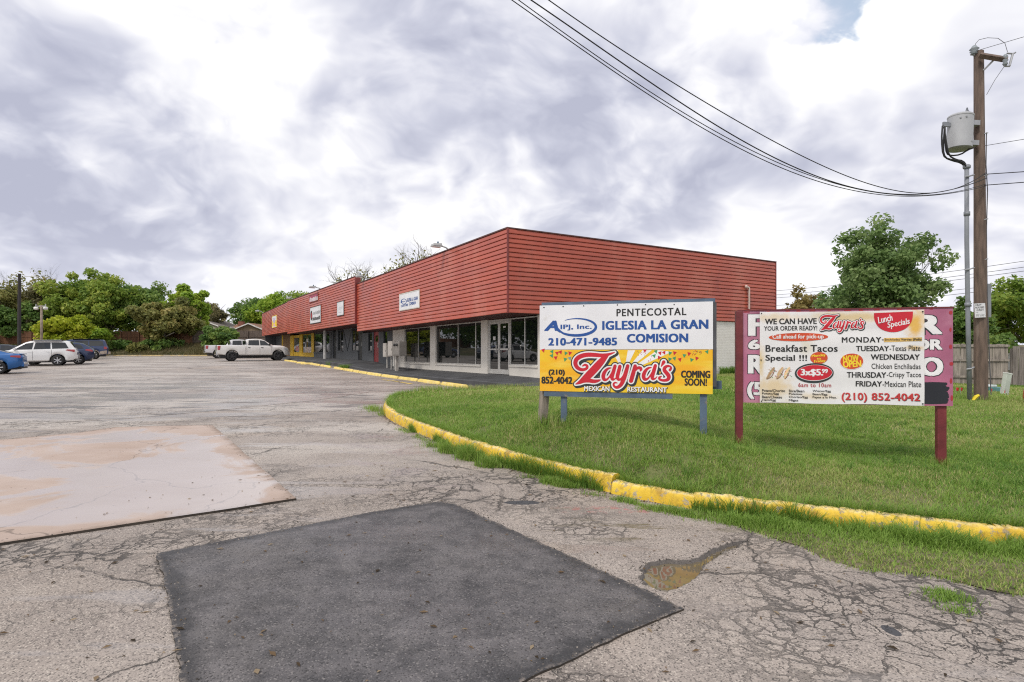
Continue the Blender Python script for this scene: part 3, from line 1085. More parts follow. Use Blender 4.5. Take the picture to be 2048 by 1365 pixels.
def blades(x, y, z, h, w, rd, lean=0.45, tint=None):
    n = len(x)
    az = rd.rand(n) * 2 * np.pi
    fx, fy = np.cos(az), np.sin(az)
    sx, sy = -fy, fx
    ln = h * lean * (0.3 + rd.rand(n))
    B = np.stack([x, y, z - 0.01], 1)
    S = np.stack([sx, sy, np.zeros(n)], 1) * (w / 2)[:, None]
    M1 = B + np.stack([fx * ln * .35, fy * ln * .35, h * .6], 1)
    Tp = B + np.stack([fx * ln, fy * ln, h], 1)
    V = np.stack([B - S, B + S, M1 + S * .75, M1 - S * .75, Tp], 1).reshape(-1, 3)
    k = np.arange(n)[:, None] * 5
    F = np.concatenate([k + np.array([[0, 1, 2]]), k + np.array([[0, 2, 3]]), k + np.array([[3, 2, 4]])], 0)
    if tint is None:
        tint = rd.rand(n)
    return V, F, np.repeat(tint, 5)


def vnoise(x, y, s, seed=0):
    """cheap smooth noise 0-1"""
    r = np.random.RandomState(seed)
    a = np.zeros_like(x)
    for i in range(5):
        th = r.rand() * 6.28
        k = s * (0.7 + 1.1 * r.rand())
        a += np.sin((x * np.cos(th) + y * np.sin(th)) * k + r.rand() * 6.28)
    return 0.5 + a / 7.0


class Acc:
    def __init__(s):
        s.V, s.F, s.T, s.n = [], [], [], 0

    def add(s, V, F, T_):
        s.V.append(V)
        s.F.append(F + s.n)
        s.T.append(T_)
        s.n += len(V)

    def mesh(s, name):
        return npmesh(name, np.concatenate(s.V), np.concatenate(s.F), np.concatenate(s.T))


def grow_lawn():
    rd = np.random.RandomState(5)
    acc = Acc()
    lp = LAWN

    def zone(x0, x1, y0, y1, dens, hh, ww):
        n = int((x1 - x0) * (y1 - y0) * dens)
        x = x0 + rd.rand(n) * (x1 - x0)
        y = y0 + rd.rand(n) * (y1 - y0)
        ok = (np.abs(x / np.maximum(y, .1)) < 1.45) & inpoly(x, y, lp)
        x, y = x[ok], y[ok]
        cl = vnoise(x, y, 2.1, 1) * .5 + vnoise(x, y, 6.5, 2) * .3 + vnoise(x, y, 15.0, 6) * .2
        thin = vnoise(x, y, 1.3, 3)
        bare = np.zeros(len(x))
        for (bx, by, br) in ((5.0, 9.6, .30), (4.2, 8.6, .28), (5.2, 6.5, .2), (3.3, 6.7, .35), (1.9, 6.6, .25), (-.5, 9.4, .3)):
            bare = np.maximum(bare, np.clip(1 - np.hypot(x - bx, (y - by)) / br, 0, 1))
        keep = rd.rand(len(x)) > np.clip((thin - .72) * 2.2, 0, .45) + bare * .75
        x, y, cl, thin = x[keep], y[keep], cl[keep], thin[keep]
        z = L(x, y)
        h = hh * (0.5 + 1.1 * cl) * (.6 + .8 * rd.rand(len(x)))
        w = ww * (.7 + .6 * rd.rand(len(x)))
        t = np.clip(.16 + .50 * (vnoise(x, y, 1.1, 8) * .6 + vnoise(x, y, 3.3, 9) * .4) + .16 * np.clip((y - 7) / 8, -.4, 1) + .30 * np.clip(vnoise(x, y, .75, 14) - .5, -.5, .5) + rd.randn(len(x)) * .12, 0, 0.74)
        dry = rd.rand(len(x)) < .05 + .55 * np.clip(vnoise(x, y, 1.7, 15) - .62, 0, 1) + .30 * np.clip(thin - .5, 0, 1)
        t[dry] = .78 + .2 * rd.rand(dry.sum())
        acc.add(*blades(x, y, z, h, w, rd, .9, t))

    zone(-2.8, 12, 3.0, 9.2, 6000, .040, .0065)
    zone(-4, 20, 9.2, 15, 1800, .050, .011)
    zone(-4, 32, 15, 28, 420, .065, .024)
    # tufts that outgrow the rest
    nt_ = 1500
    tx = -2.5 + rd.rand(nt_) * 11
    ty = 4.2 + rd.rand(nt_) * 8
    ok = inpoly(tx, ty, lp) & (np.abs(tx / ty) < 1.4)
    tx, ty = tx[ok], ty[ok]
    m = 34
    r0 = .03 + .07 * rd.rand(len(tx))
    hh = .05 + .07 * rd.rand(len(tx)) ** 2
    tt_ = rd.rand(len(tx))
    x = np.repeat(tx, m) + rd.randn(len(tx) * m) * np.repeat(r0, m)
    y = np.repeat(ty, m) + rd.randn(len(tx) * m) * np.repeat(r0, m)
    h = np.repeat(hh, m) * (.5 + .8 * rd.rand(len(x)))
    acc.add(*blades(x, y, L(x, y), h, .0055 + .003 * rd.rand(len(x)), rd, 1.3, np.clip(np.repeat(tt_, m) * .5 + .18 * rd.rand(len(x)), 0, 1)))
    # uncut fringe that leans over the kerb
    ks = resample(_kin, .03)
    pk = np.array([[p.x, p.y] for p in ks if p.x < 8])
    rep = np.repeat(pk, 26, 0)
    x = rep[:, 0] + rd.randn(len(rep)) * .035
    y = rep[:, 1] + np.abs(rd.randn(len(rep))) * .05 - .01
    m = (vnoise(x, y, 3.0, 4) > .42) | (rd.rand(len(x)) < .22)
    m &= inpoly(x, y, lp)
    x, y = x[m], y[m]
    acc.add(*blades(x, y, L(x, y), .07 + .10 * rd.rand(len(x)), .006 + .003 * rd.rand(len(x)), rd, 1.5, np.clip(.15 + rd.rand(len(x)) * .5, 0, 1)))
    # taller weeds round the sign posts and along the far edge of the lawn
    for (cx_, cy_, r, n, hh) in SIGNFEET:
        x = cx_ + rd.randn(n) * r
        y = cy_ + rd.randn(n) * r
        acc.add(*blades(x, y, L(x, y), hh * (.5 + rd.rand(n)), np.full(n, .007), rd, .7, np.clip(.2 + rd.rand(n) * .6, 0, 1)))
    rr = resample(REAR, .04)
    n = len(rr) * 22
    q = np.repeat(np.array([[p.x, p.y] for p in rr]), 22, 0)
    x = q[:, 0] + rd.randn(n) * .12
    y = q[:, 1] - np.abs(rd.randn(n)) * .3
    acc.add(*blades(x, y, L(x, y), .10 + .16 * rd.rand(n), np.full(n, .010), rd, .6, np.clip(.35 + rd.rand(n) * .6, 0, 1)))
    o = link('lawn_grass', acc.mesh('lawn_grass'), MAT_GRASS)
    tag(o, 'short green grass of the lawn behind the kerb', 'grass', kind='stuff')


SIGNFEET = [(.47, 8.45, .10, 260, .16), (.80, 8.30, .07, 120, .12), (2.58, 7.8, .06, 90, .10), (3.02, 7.83, .09, 200, .14), (5.36, 7.31, .06, 120, .10), (11.9, 15.0, .3, 400, .14)]
grow_lawn()


def grow_verge():
    rd = np.random.RandomState(9)
    acc = Acc()
    n = 210000
    x = 1.2 + rd.rand(n) * 6.5
    y = 3.0 + rd.rand(n) * 2.9
    ok = inpoly(x, y, VERGE) & (np.abs(x / y) < 1.9)
    x, y = x[ok], y[ok]
    n = len(x)
    x = x + rd.randn(n) * .035
    y = y - np.abs(rd.randn(n)) * .045
    # distance to the kerb drives how tall it stands
    kp = np.array([[p.x, p.y] for p in resample(KP3, .1)])
    dk = np.min(np.hypot(x[:, None] - kp[None, :, 0], y[:, None] - kp[None, :, 1]), 1)
    c = vnoise(x, y, 5.0, 2) * .6 + vnoise(x, y, 12.0, 3) * .4
    h = (.03 + .15 * np.clip(1 - dk / .5, 0, 1) * np.clip(c * 2.6 - .75, .15, 1.7)) * (.5 + rd.rand(len(x)))
    keep = rd.rand(len(x)) < np.clip(1.0 - dk / 1.6, .6, 1) * np.clip(.35 + 1.3 * c, 0, 1)
    x, y, h, dk = x[keep], y[keep], h[keep], dk[keep]
    t = np.clip(.25 + rd.rand(len(x)) * .35 + .35 * np.clip((dk - .35) / .4, 0, 1) * rd.rand(len(x)), 0, 1)
    acc.add(*blades(x, y, vz(x, y), h, .0055 + .003 * rd.rand(len(x)), rd, 1.0, t))
    # thin growth all along the foot of the kerb
    q = np.array([[p.x, p.y] for p in resample(KP1, .02) + resample(KP2, .02) + resample(KP3, .02)])
    q = q[q[:, 1] < 11]
    i_ = rd.randint(0, len(q), 9000)
    x = q[i_, 0] - np.abs(rd.randn(9000)) * .018
    y = q[i_, 1] - np.abs(rd.randn(9000)) * .035
    cl = vnoise(x, y, 4.0, 12) * .6 + vnoise(x, y, 13.0, 13) * .4
    k = cl > .44
    x, y, cl = x[k], y[k], cl[k]
    acc.add(*blades(x, y, G(x, y), (.06 + .42 * (cl - .44)) * (.6 + .9 * rd.rand(len(x))), .0045 + .003 * rd.rand(len(x)), rd, .9, np.clip(.1 + rd.rand(len(x)) * .45, 0, 1)))
    # clumps at the foot of the curved kerb
    for (pa, pb, n, s, hh) in (((862, 890), (1005, 938), 2600, .09, .10), ((895, 902), (985, 935), 2200, .07, .16), ((1060, 955), (1200, 990), 2600, .06, .07), ((1230, 998), (1400, 1035), 1800, .05, .05), ((740, 815), (775, 832), 900, .12, .12), ((1290, 1015), (1480, 1050), 900, .07, .05), ((800, 858), (860, 884), 500, .06, .06)):
        a, b = GP(*pa), GP(*pb)
        u = rd.rand(n)
        x = a.x + (b.x - a.x) * u + rd.randn(n) * s
        y = a.y + (b.y - a.y) * u - np.abs(rd.randn(n)) * s * .7
        cl = vnoise(x, y, 9.0, 5)
        k = cl > .38
        x, y, cl = x[k], y[k], cl[k]
        acc.add(*blades(x, y, G(x, y), hh * (.4 + .9 * cl) * (.5 + rd.rand(len(x))), .005 + .003 * rd.rand(len(x)), rd, .8, np.clip(.2 + rd.rand(len(x)) * .5, 0, 1)))
    # tufts in the cracks and along the walkway
    for (px_, py_, n, s, hh) in ((1895, 1198, 500, .07, .035), (1915, 1222, 260, .05, .025), (1880, 1185, 200, .05, .03), (690, 737, 500, .22, .22), (668, 731, 300, .25, .25), (616, 722, 200, .2, .15)):
        a = GP(px_, py_)
        x = a.x + rd.randn(n) * s
        y = a.y + rd.randn(n) * s * .7
        acc.add(*blades(x, y, G(x, y), hh * (.5 + rd.rand(n)), np.full(n, .006 if hh < .1 else .012), rd, .9, np.clip(.2 + rd.rand(n) * .35, 0, 1)))
    o = link('verge_grass', acc.mesh('verge_grass'), MAT_GRASS)
    tag(o, 'long unmown grass and weeds in front of the kerb', 'grass', kind='stuff')


grow_verge()


def litter():
    """fallen leaves, twigs and small stones on the asphalt"""
    rd = np.random.RandomState(21)
    acc = Acc()
    n = 700
    x = -4 + rd.rand(n) * 9
    y = 2.6 + rd.rand(n) ** 1.4 * 6
    ok = ~inpoly(x, y, LAWN) & (np.abs(x / y) < .95)
    x, y = x[ok], y[ok]
    n = len(x)
    on = np.where(inpoly(x, y, PATCH), .0135, np.where(inpoly(x, y, SLAB), .0225, .002))
    z = G(x, y) + on + .003
    ln = .008 + .026 * rd.rand(n) ** 2.5
    wd = ln * (.25 + .3 * rd.rand(n))
    a = rd.rand(n) * 6.28
    cx_, sx_ = np.cos(a), np.sin(a)
    P0 = np.stack([x - cx_ * ln, y - sx_ * ln, z], 1)
    P1 = np.stack([x + sx_ * wd, y - cx_ * wd, z + .002 + .006 * rd.rand(n)], 1)
    P2 = np.stack([x + cx_ * ln, y + sx_ * ln, z + .004 * rd.rand(n)], 1)
    P3 = np.stack([x - sx_ * wd, y + cx_ * wd, z + .002 + .006 * rd.rand(n)], 1)
    V = np.stack([P0, P1, P2, P3], 1).reshape(-1, 3)
    k = np.arange(n)[:, None] * 4
    F = np.concatenate([k + np.array([[0, 1, 2]]), k + np.array([[0, 2, 3]])], 0)
    acc.add(V, F, np.repeat(rd.rand(n), 4))
    # debris caught along the foot of the kerb
    q = np.array([[p.x, p.y] for p in resample(KP1, .03) + resample(KP2, .03) + resample(KP3, .03)])
    n = 2600
    i_ = rd.randint(0, len(q), n)
    off = np.abs(rd.randn(n)) * .07 + .01
    x = q[i_, 0] - off * .35
    y = q[i_, 1] - off
    z = G(x, y) + .004
    ln = .006 + .016 * rd.rand(n) ** 2
    wd = ln * (.25 + .4 * rd.rand(n))
    a = rd.rand(n) * 6.28
    cx_, sx_ = np.cos(a), np.sin(a)
    V = np.stack([np.stack([x - cx_ * ln, y - sx_ * ln, z], 1), np.stack([x + sx_ * wd, y - cx_ * wd, z + .006 * rd.rand(n)], 1), np.stack([x + cx_ * ln, y + sx_ * ln, z + .006 * rd.rand(n)], 1), np.stack([x - sx_ * wd, y + cx_ * wd, z + .004], 1)], 1).reshape(-1, 3)
    k = np.arange(n)[:, None] * 4
    acc.add(V, np.concatenate([k + np.array([[0, 1, 2]]), k + np.array([[0, 2, 3]])], 0), np.repeat(rd.rand(n) * .7, 4))
    m = leafmat('dead_leaves', (0.05, 0.035, 0.02), (0.20, 0.13, 0.07), (0.42, 0.33, 0.22), 0.7)
    o = link('leaf_litter', acc.mesh('leaf_litter'), m)
    tag(o, 'small fallen leaves and grit scattered on the asphalt', 'leaves', kind='stuff')



def grit():
    """loose chips along the edges of the patch, the slab and the pothole"""
    rd = np.random.RandomState(33)
    pts = []
    for poly, n, s in ((PATCH, 2600, .05), (SLAB, 1500, .06), (POTW, 900, .06)):
        q = np.array([[p.x, p.y] for p in resample([Vector((a, b, 0)) for a, b in list(poly) + [poly[0]]], .02)])
        i_ = rd.randint(0, len(q), n)
        pts.append(q[i_] + rd.randn(n, 2) * s)
    P = np.concatenate(pts)
    P = P[(P[:, 1] > 2.0) & (np.abs(P[:, 0]) < 9)]
    n = len(P)
    on = np.where(inpoly(P[:, 0], P[:, 1], PATCH), .012, np.where(inpoly(P[:, 0], P[:, 1], SLAB), .021, 0))
    on = np.where(inpoly(P[:, 0], P[:, 1], POTW), -.03, on)
    z = G(P[:, 0], P[:, 1]) + on
    r = .002 + .007 * rd.rand(n) ** 3
    a = rd.rand(n) * 6.28
    V = []
    for k in range(4):
        w = a + k * 1.571
        rr = r * (.7 + .6 * rd.rand(n))
        V.append(np.stack([P[:, 0] + np.cos(w) * rr, P[:, 1] + np.sin(w) * rr, z], 1))
    V.append(np.stack([P[:, 0], P[:, 1], z + r * (.6 + .6 * rd.rand(n))], 1))
    V = np.stack(V, 1).reshape(-1, 3)
    k = np.arange(n)[:, None] * 5
    F = np.concatenate([k + np.array([[j, (j + 1) % 4, 4]]) for j in range(4)], 0)
    m = leafmat('loose_stone', (0.05, 0.045, 0.042), (0.22, 0.19, 0.165), (0.48, 0.43, 0.38), 0.8)
    o = link('loose_grit', npmesh('loose_grit', V, F, np.repeat(rd.rand(n), 5)), m)
    tag(o, 'loose chips of stone along the edges of the patch and slab', 'grit', kind='stuff')


litter()
grit()


# ================================================================== TREES
MAT_BARK = pmat('grey_bark', (0.13, 0.11, 0.09), 0.9, var=0.3, scale=4, bump=0.8, bscale=25)
MAT_BARKPALE = pmat('pale_bark', (0.32, 0.29, 0.25), 0.9, var=0.25, scale=4, bump=0.8, bscale=25)
MAT_BARKDARK = pmat('dark_bark', (0.055, 0.045, 0.038), 0.9, var=0.3, scale=4, bump=0.6, bscale=25)
LF_GREEN = leafmat('leaves_green', (0.105, 0.189, 0.034), (0.235, 0.339, 0.056), (0.446, 0.490, 0.094))
LF_DEEP = leafmat('leaves_deep_green', (0.070, 0.142, 0.038), (0.152, 0.255, 0.060), (0.305, 0.395, 0.094))
LF_OLIVE = leafmat('leaves_olive', (0.136, 0.155, 0.055), (0.271, 0.273, 0.082), (0.475, 0.382, 0.146))
LF_LIME = leafmat('leaves_lime', (0.181, 0.264, 0.014), (0.389, 0.456, 0.030), (0.596, 0.576, 0.072))
LF_BRIGHT = leafmat('leaves_bright_green', (0.147, 0.270, 0.034), (0.315, 0.456, 0.051), (0.545, 0.607, 0.085))
LF_BROWN = leafmat('leaves_brown', (0.13, 0.125, 0.06), (0.20, 0.185, 0.085), (0.30, 0.26, 0.12))
LF_RUST = leafmat('leaves_rust', (0.18, 0.13, 0.04), (0.30, 0.23, 0.075), (0.40, 0.35, 0.14))


def branch_tree(mb, p, d, ln, r, depth, rd, tips, spread=0.6, n=5, gnarl=0.12):
    pts, rs = [p.copy()], [r]
    q, dd = p.copy(), d.copy()
    k = 4
    for i in range(k):
        dd = (dd + Vector((rd.uniform(-1, 1), rd.uniform(-1, 1), rd.uniform(-.5, .8))) * gnarl).normalized()
        q = q + dd * (ln / k)
        pts.append(q.copy())
        rs.append(r * (1 - .45 * (i + 1) / k))
    mb.tube(pts, rs, n if depth > 1 else 4, cap=False)
    if depth == 0:
        tips.append(q.copy())
        return
    nb = rd.choice([2, 3]) if depth < 3 else rd.choice([3, 4])
    for i in range(nb):
        ax = Vector((rd.uniform(-1, 1), rd.uniform(-1, 1), rd.uniform(-.3, .6))).normalized()
        nd = (dd + ax * spread).normalized()
        at = pts[-1] if i < 2 else pts[rd.choice([2, 3])]
        branch_tree(mb, at, nd, ln * rd.uniform(.58, .82), rs[-1] * .8, depth - 1, rd, tips, spread, n, gnarl)
    tips.append(q.copy())


def leaf_cloud(cen, rad, n, size, seed, flat=0.75, elong=1.6):
    """cen (k,3) clump centres, rad (k,) radii"""
    rs = np.random.RandomState(seed)
    k = len(cen)
    wt_ = rad ** 2
    idx = rs.choice(k, n, p=wt_ / wt_.sum())
    u = rs.randn(n, 3)
    u /= np.linalg.norm(u, axis=1)[:, None]
    rr = rs.rand(n) ** 0.45
    P = cen[idx] + u * (rad[idx] * rr)[:, None] * np.array([1, 1, flat])
    nr = u * .7 + rs.randn(n, 3) * .7 + np.array([0, 0, .5])
    nr /= np.linalg.norm(nr, axis=1)[:, None]
    a = np.cross(nr, rs.randn(n, 3))
    a /= np.linalg.norm(a, axis=1)[:, None] + 1e-9
    b = np.cross(nr, a)
    s = size * (.6 + .8 * rs.rand(n))
    V = np.stack([P - a * (s * elong / 2)[:, None], P - b * (s / 2)[:, None] + nr * (s * .12)[:, None], P + a * (s * elong / 2)[:, None], P + b * (s / 2)[:, None] + nr * (s * .12)[:, None]], 1).reshape(-1, 3)
    i = np.arange(n)[:, None] * 4
    F = np.concatenate([i + np.array([[0, 1, 2]]), i + np.array([[0, 2, 3]])], 0)
    ct = rs.rand(k)
    t = np.clip(ct[idx] * .55 + rs.rand(n) * .45, 0, 1)
    return V, F, np.repeat(t, 4)


def tree(name, label, cat, base, h, rx, rz, cz, leafm, nleaf, lsize, seed, bark=None, tr=0.2, lean=(0, 0), clumps=60, crad=0.30, depth=3, group=None, ry=None, core=0.35, spread=.6, fine=1.8, lumpy=1.0, reach=.55):
    """base point, total height h, crown half width rx, half height rz, crown centre height cz above base"""
    rd = random.Random(seed)
    rs = np.random.RandomState(seed)
    ry = ry or rx
    root = empty(name, tuple(base))
    tag(root, label, cat, group)
    mb = MB()
    tips = []
    top = Vector((lean[0], lean[1], max(0.6, cz - rz * .75)))
    pts = [Vector((0, 0, -.3)), Vector((lean[0] * .2 + rd.uniform(-.05, .05), lean[1] * .2, top.z * .35)), Vector((lean[0] * .6 + rd.uniform(-.08, .08), lean[1] * .6, top.z * .7)), top]
    mb.tube(pts, [tr * 1.25, tr, tr * .88, tr * .75], 8, cap=False)
    nl = 5
    for i in range(nl):
        a = 2 * math.pi * (i + rd.random() * .6) / nl
        tgt = Vector((lean[0] + rx * .8 * math.cos(a), lean[1] + ry * .8 * math.sin(a), cz + rz * rd.uniform(-.3, .75)))
        d = (tgt - top).normalized()
        branch_tree(mb, top - Vector((0, 0, .1)), d, (tgt - top).length * reach, tr * .5, depth - 1, rd, tips, spread)
    mb.build('trunk', bark or MAT_BARK, root, True)
    if nleaf:
        c = []
        while len(c) < clumps:
            u = rs.randn(3)
            u /= np.linalg.norm(u)
            rr = core + (1 - core) * rs.rand() ** .6
            # lumpy outline
            lump = 1 + lumpy * .16 * math.sin(3 * math.atan2(u[1], u[0]) + seed) + lumpy * .12 * math.sin(5 * u[2] + seed * 2 + 2 * u[0])
            p = np.array([lean[0] + u[0] * rx * rr * lump, lean[1] + u[1] * ry * rr * lump, cz + u[2] * rz * rr * lump])
            c.append(p)
        for t_ in tips[::3]:
            e = ((t_.x - lean[0]) / rx) ** 2 + ((t_.y - lean[1]) / ry) ** 2 + ((t_.z - cz) / rz) ** 2
            if e < 1.25:
                c.append(np.array(t_))
        c = np.array(c)
        rad = rx * crad * (.45 + .9 * rs.rand(len(c)))
        V, F, tt = leaf_cloud(c, rad, int(nleaf * fine), lsize / math.sqrt(fine) * 1.12, seed)
        link('crown', npmesh('crown', V, F, tt), leafm, root)
    return root

# ================================================================== BUILDING
BROT = math.atan2(.5177, .8556)


def red_material(name, c1, c2, fade):
    m, nt, b, o = newmat(name)
    tc = nt.nodes.new('ShaderNodeTexCoord')
    P = tc.outputs['Object']
    st = vmt(nt, 'MULTIPLY', P, (0.35, 0.35, 1.6)).outputs[0]
    n1 = noise(nt, st, 1.1, 5.0, 0.6)
    n2 = noise(nt, P, 30.0, 4.0, 0.7)
    dr = vmt(nt, 'MULTIPLY', P, (0.55, 0.55, 0.22)).outputs[0]
    n3 = noise(nt, dr, 1.2, 3.0, 0.55)
    c = mixc(nt, rng(nt, n1, 0.3, 0.7), c1, c2)
    c = mixc(nt, rng(nt, n3, 0.46, 0.72, 0.0, 0.40), c, fade)
    c = mixc(nt, rng(nt, noise(nt, dr, 2.3, 3.0, 0.6), 0.56, 0.75, 0.0, 0.28), c, (0.16, 0.028, 0.022))
    c = mixc(nt, rng(nt, n2, 0.66, 0.8, 0.0, 0.12), c, (0.20, 0.05, 0.04))
    nt.links.new(c, b.inputs['Base Color'])
    nt.links.new(rng(nt, n1, 0.2, 0.8, 0.26, 0.46), b.inputs['Roughness'])
    b.inputs['Specular IOR Level'].default_value = 0.5
    bp = N(nt, 'ShaderNodeBump', {'Strength': 0.16, 'Distance': 0.03, 'Height': noise(nt, vmt(nt, 'MULTIPLY', P, (1.0, 1.0, 3.0)).outputs[0], 1.5, 3.0)})
    nt.links.new(bp.outputs[0], b.inputs['Normal'])
    return m


MAT_RED = red_material('red_metal_siding', (0.36, 0.064, 0.036), (0.45, 0.088, 0.050), (0.53, 0.18, 0.125))
MAT_REDTRIM = pmat('dark_red_trim', (0.20, 0.028, 0.024), 0.45, var=0.15, scale=2)
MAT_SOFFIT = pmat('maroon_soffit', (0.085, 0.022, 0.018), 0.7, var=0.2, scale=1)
MAT_CAP = pmat('dark_parapet_cap', (0.10, 0.04, 0.035), 0.5, var=0.2)
MAT_WHITEWALL = pmat('cream_painted_block', (0.70, 0.66, 0.60), 0.75, var=0.05, scale=0.7, bump=0.2, bscale=25, col2=(0.58, 0.53, 0.46), mix_lo=0.6, mix_hi=0.75, mscale=1.6)
MAT_GREYWALL = pmat('dark_grey_paint', (0.085, 0.09, 0.098), 0.7, var=0.12, scale=1.2, bump=0.25, bscale=20)
MAT_GREYTRIM = pmat('charcoal_trim', (0.05, 0.053, 0.058), 0.6, var=0.1)
MAT_YELLOWWALL = pmat('mustard_paint', (0.62, 0.38, 0.02), 0.6, var=0.08, scale=1)
MAT_WOODPANEL = pmat('brown_wood_panel', (0.20, 0.11, 0.045), 0.7, var=0.35, scale=5, stretch=(3, 3, .5))
MAT_REDDOOR = pmat('crimson_door', (0.26, 0.025, 0.03), 0.45, var=0.1)
MAT_DARKDOOR = pmat('black_door', (0.018, 0.019, 0.021), 0.5, var=0.15)
MAT_ALU = pmat('pale_aluminium', (0.62, 0.60, 0.57), 0.42, metal=0.35, var=0.06)
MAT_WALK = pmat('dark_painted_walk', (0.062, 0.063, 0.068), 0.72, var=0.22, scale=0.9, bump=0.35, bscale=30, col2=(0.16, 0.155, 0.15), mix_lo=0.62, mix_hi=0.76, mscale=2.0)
MAT_ROOF = pmat('grey_roof', (0.28, 0.28, 0.28), 0.9)


def glass_material(name, col=(0.006, 0.008, 0.008), ior=1.75):
    m, nt, b, o = newmat(name)
    tc = nt.nodes.new('ShaderNodeTexCoord')
    n = noise(nt, tc.outputs['Object'], 0.9, 2.0)
    c = mixc(nt, n, col, tuple(x * 1.8 for x in col))
    nt.links.new(c, b.inputs['Base Color'])
    b.inputs['Roughness'].default_value = 0.015
    b.inputs['IOR'].default_value = ior
    bp = N(nt, 'ShaderNodeBump', {'Strength': 0.012, 'Distance': 0.05, 'Height': noise(nt, tc.outputs['Object'], 0.8, 1.0)})
    nt.links.new(bp.outputs[0], b.inputs['Normal'])
    return m


MAT_GLASS = glass_material('tinted_glass')


def brick_material():
    m, nt, b, o = newmat('white_painted_brick')
    tc = nt.nodes.new('ShaderNodeTexCoord')
    P = tc.outputs['Object']
    s = N(nt, 'ShaderNodeSeparateXYZ', {0: P})
    Q = N(nt, 'ShaderNodeCombineXYZ', {0: s.outputs[0], 1: s.outputs[2]}).outputs[0]
    br = N(nt, 'ShaderNodeTexBrick', {'Vector': Q, 'Scale': 1.0, 'Mortar Size': 0.008, 'Brick Width': 0.22, 'Row Height': 0.075, 'Color1': c4((0.76, 0.73, 0.70)), 'Color2': c4((0.72, 0.69, 0.66)), 'Mortar': c4((0.64, 0.61, 0.58))})
    n = noise(nt, P, 1.5, 4.0)
    c = mixc(nt, rng(nt, n, 0.45, 0.7, 0, 0.3), br.outputs[0], (0.5, 0.45, 0.40))
    nt.links.new(c, b.inputs['Base Color'])
    b.inputs['Roughness'].default_value = 0.8
    bp = N(nt, 'ShaderNodeBump', {'Strength': 0.35, 'Distance': 0.008, 'Height': br.outputs[1]}, invert=True)
    nt.links.new(bp.outputs[0], b.inputs['Normal'])
    return m


BLD = empty('strip_mall_building', (BC.x, BC.y, 0), BROT)
tag(BLD, 'long low shop building with red horizontal metal siding and dark windows', 'building')


def bl(p):
    """world to building local (b along the end wall, a along the shop fronts)"""
    d = Vector(p) - BC
    return Vector((d.dot(BV), d.dot(BU), p[2]))


def A(px, b):
    """distance along the front of the plane at offset b seen at picture column px"""
    k = (px - CX) / FPX
    o = BC + BV * b
    # (o.x + a ux) = k (o.y + a uy)
    return (k * o.y - o.x) / (BU.x - k * BU.y)


def ZA(px, py, b):
    a = A(px, b)
    y = (BC + BV * b + BU * a).y
    return H + (HY - py) * y / FPX


# fascia: three stretches of lapped siding on the front, one on the end wall
A1, A2, A3 = A(715, 0), A(575.5, -.10), A(524.5, 0)
FASC = [  # y0, y1, x, (zb0, zt0), (zb1, zt1)
    (0.0, A1, 0.0, (3.005, 6.06), (2.90, 5.89)),
    (A1, A2, -0.10, (3.39, 6.36), (3.36, 6.44)),
    (A2, A3, 0.0, (3.58, 6.43), (3.56, 6.16)),
]
NC = 18


def siding(parent, f, l0, l1, zb0, zt0, zb1, zt1, split):
    """f(l, out, z): point at length l along the wall; each course is a board of its own"""
    for i in range(NC):
        a0, a1 = i / NC, (i + 1) / NC
        z0b, z0t = zb0 + (zt0 - zb0) * a0, zb0 + (zt0 - zb0) * a1
        z1b, z1t = zb1 + (zt1 - zb1) * a0, zb1 + (zt1 - zb1) * a1
        m_ = MB()
        rdm = random.Random(i * 7 + int(l1 * 10))
        n = 6
        prof = [(0.004, 1.0), (0.008, .93), (0.024, .86), (0.038, .45), (0.046, .16), (0.046, .04), (0.036, .0), (0.0, .0)]
        vs = []
        for k in range(n + 1):
            t = k / n
            l = l0 + (l1 - l0) * t
            zb, zt = z0b + (z1b - z0b) * t, z0t + (z1t - z0t) * t
            # thin metal buckles a little
            bz = rdm.uniform(-.0010, .0010)
            bo = rdm.uniform(-.0008, .0008)
            for (o_, h_) in prof:
                vs.append(f(l, o_ + (bo if 0 < h_ < 1 else 0), zb + (zt - zb) * h_ + (bz if h_ < .9 else 0)))
        q = len(prof)
        fs = []
        for k in range(n):
            for j in range(q - 1):
                fs.append((k * q + j, k * q + j + 1, (k + 1) * q + j + 1, (k + 1) * q + j))
        fs += [tuple(range(q)), tuple(range(n * q, n * q + q))[::-1]]
        m_.add(vs, fs)
        m_.build('siding_board', MAT_RED, parent)


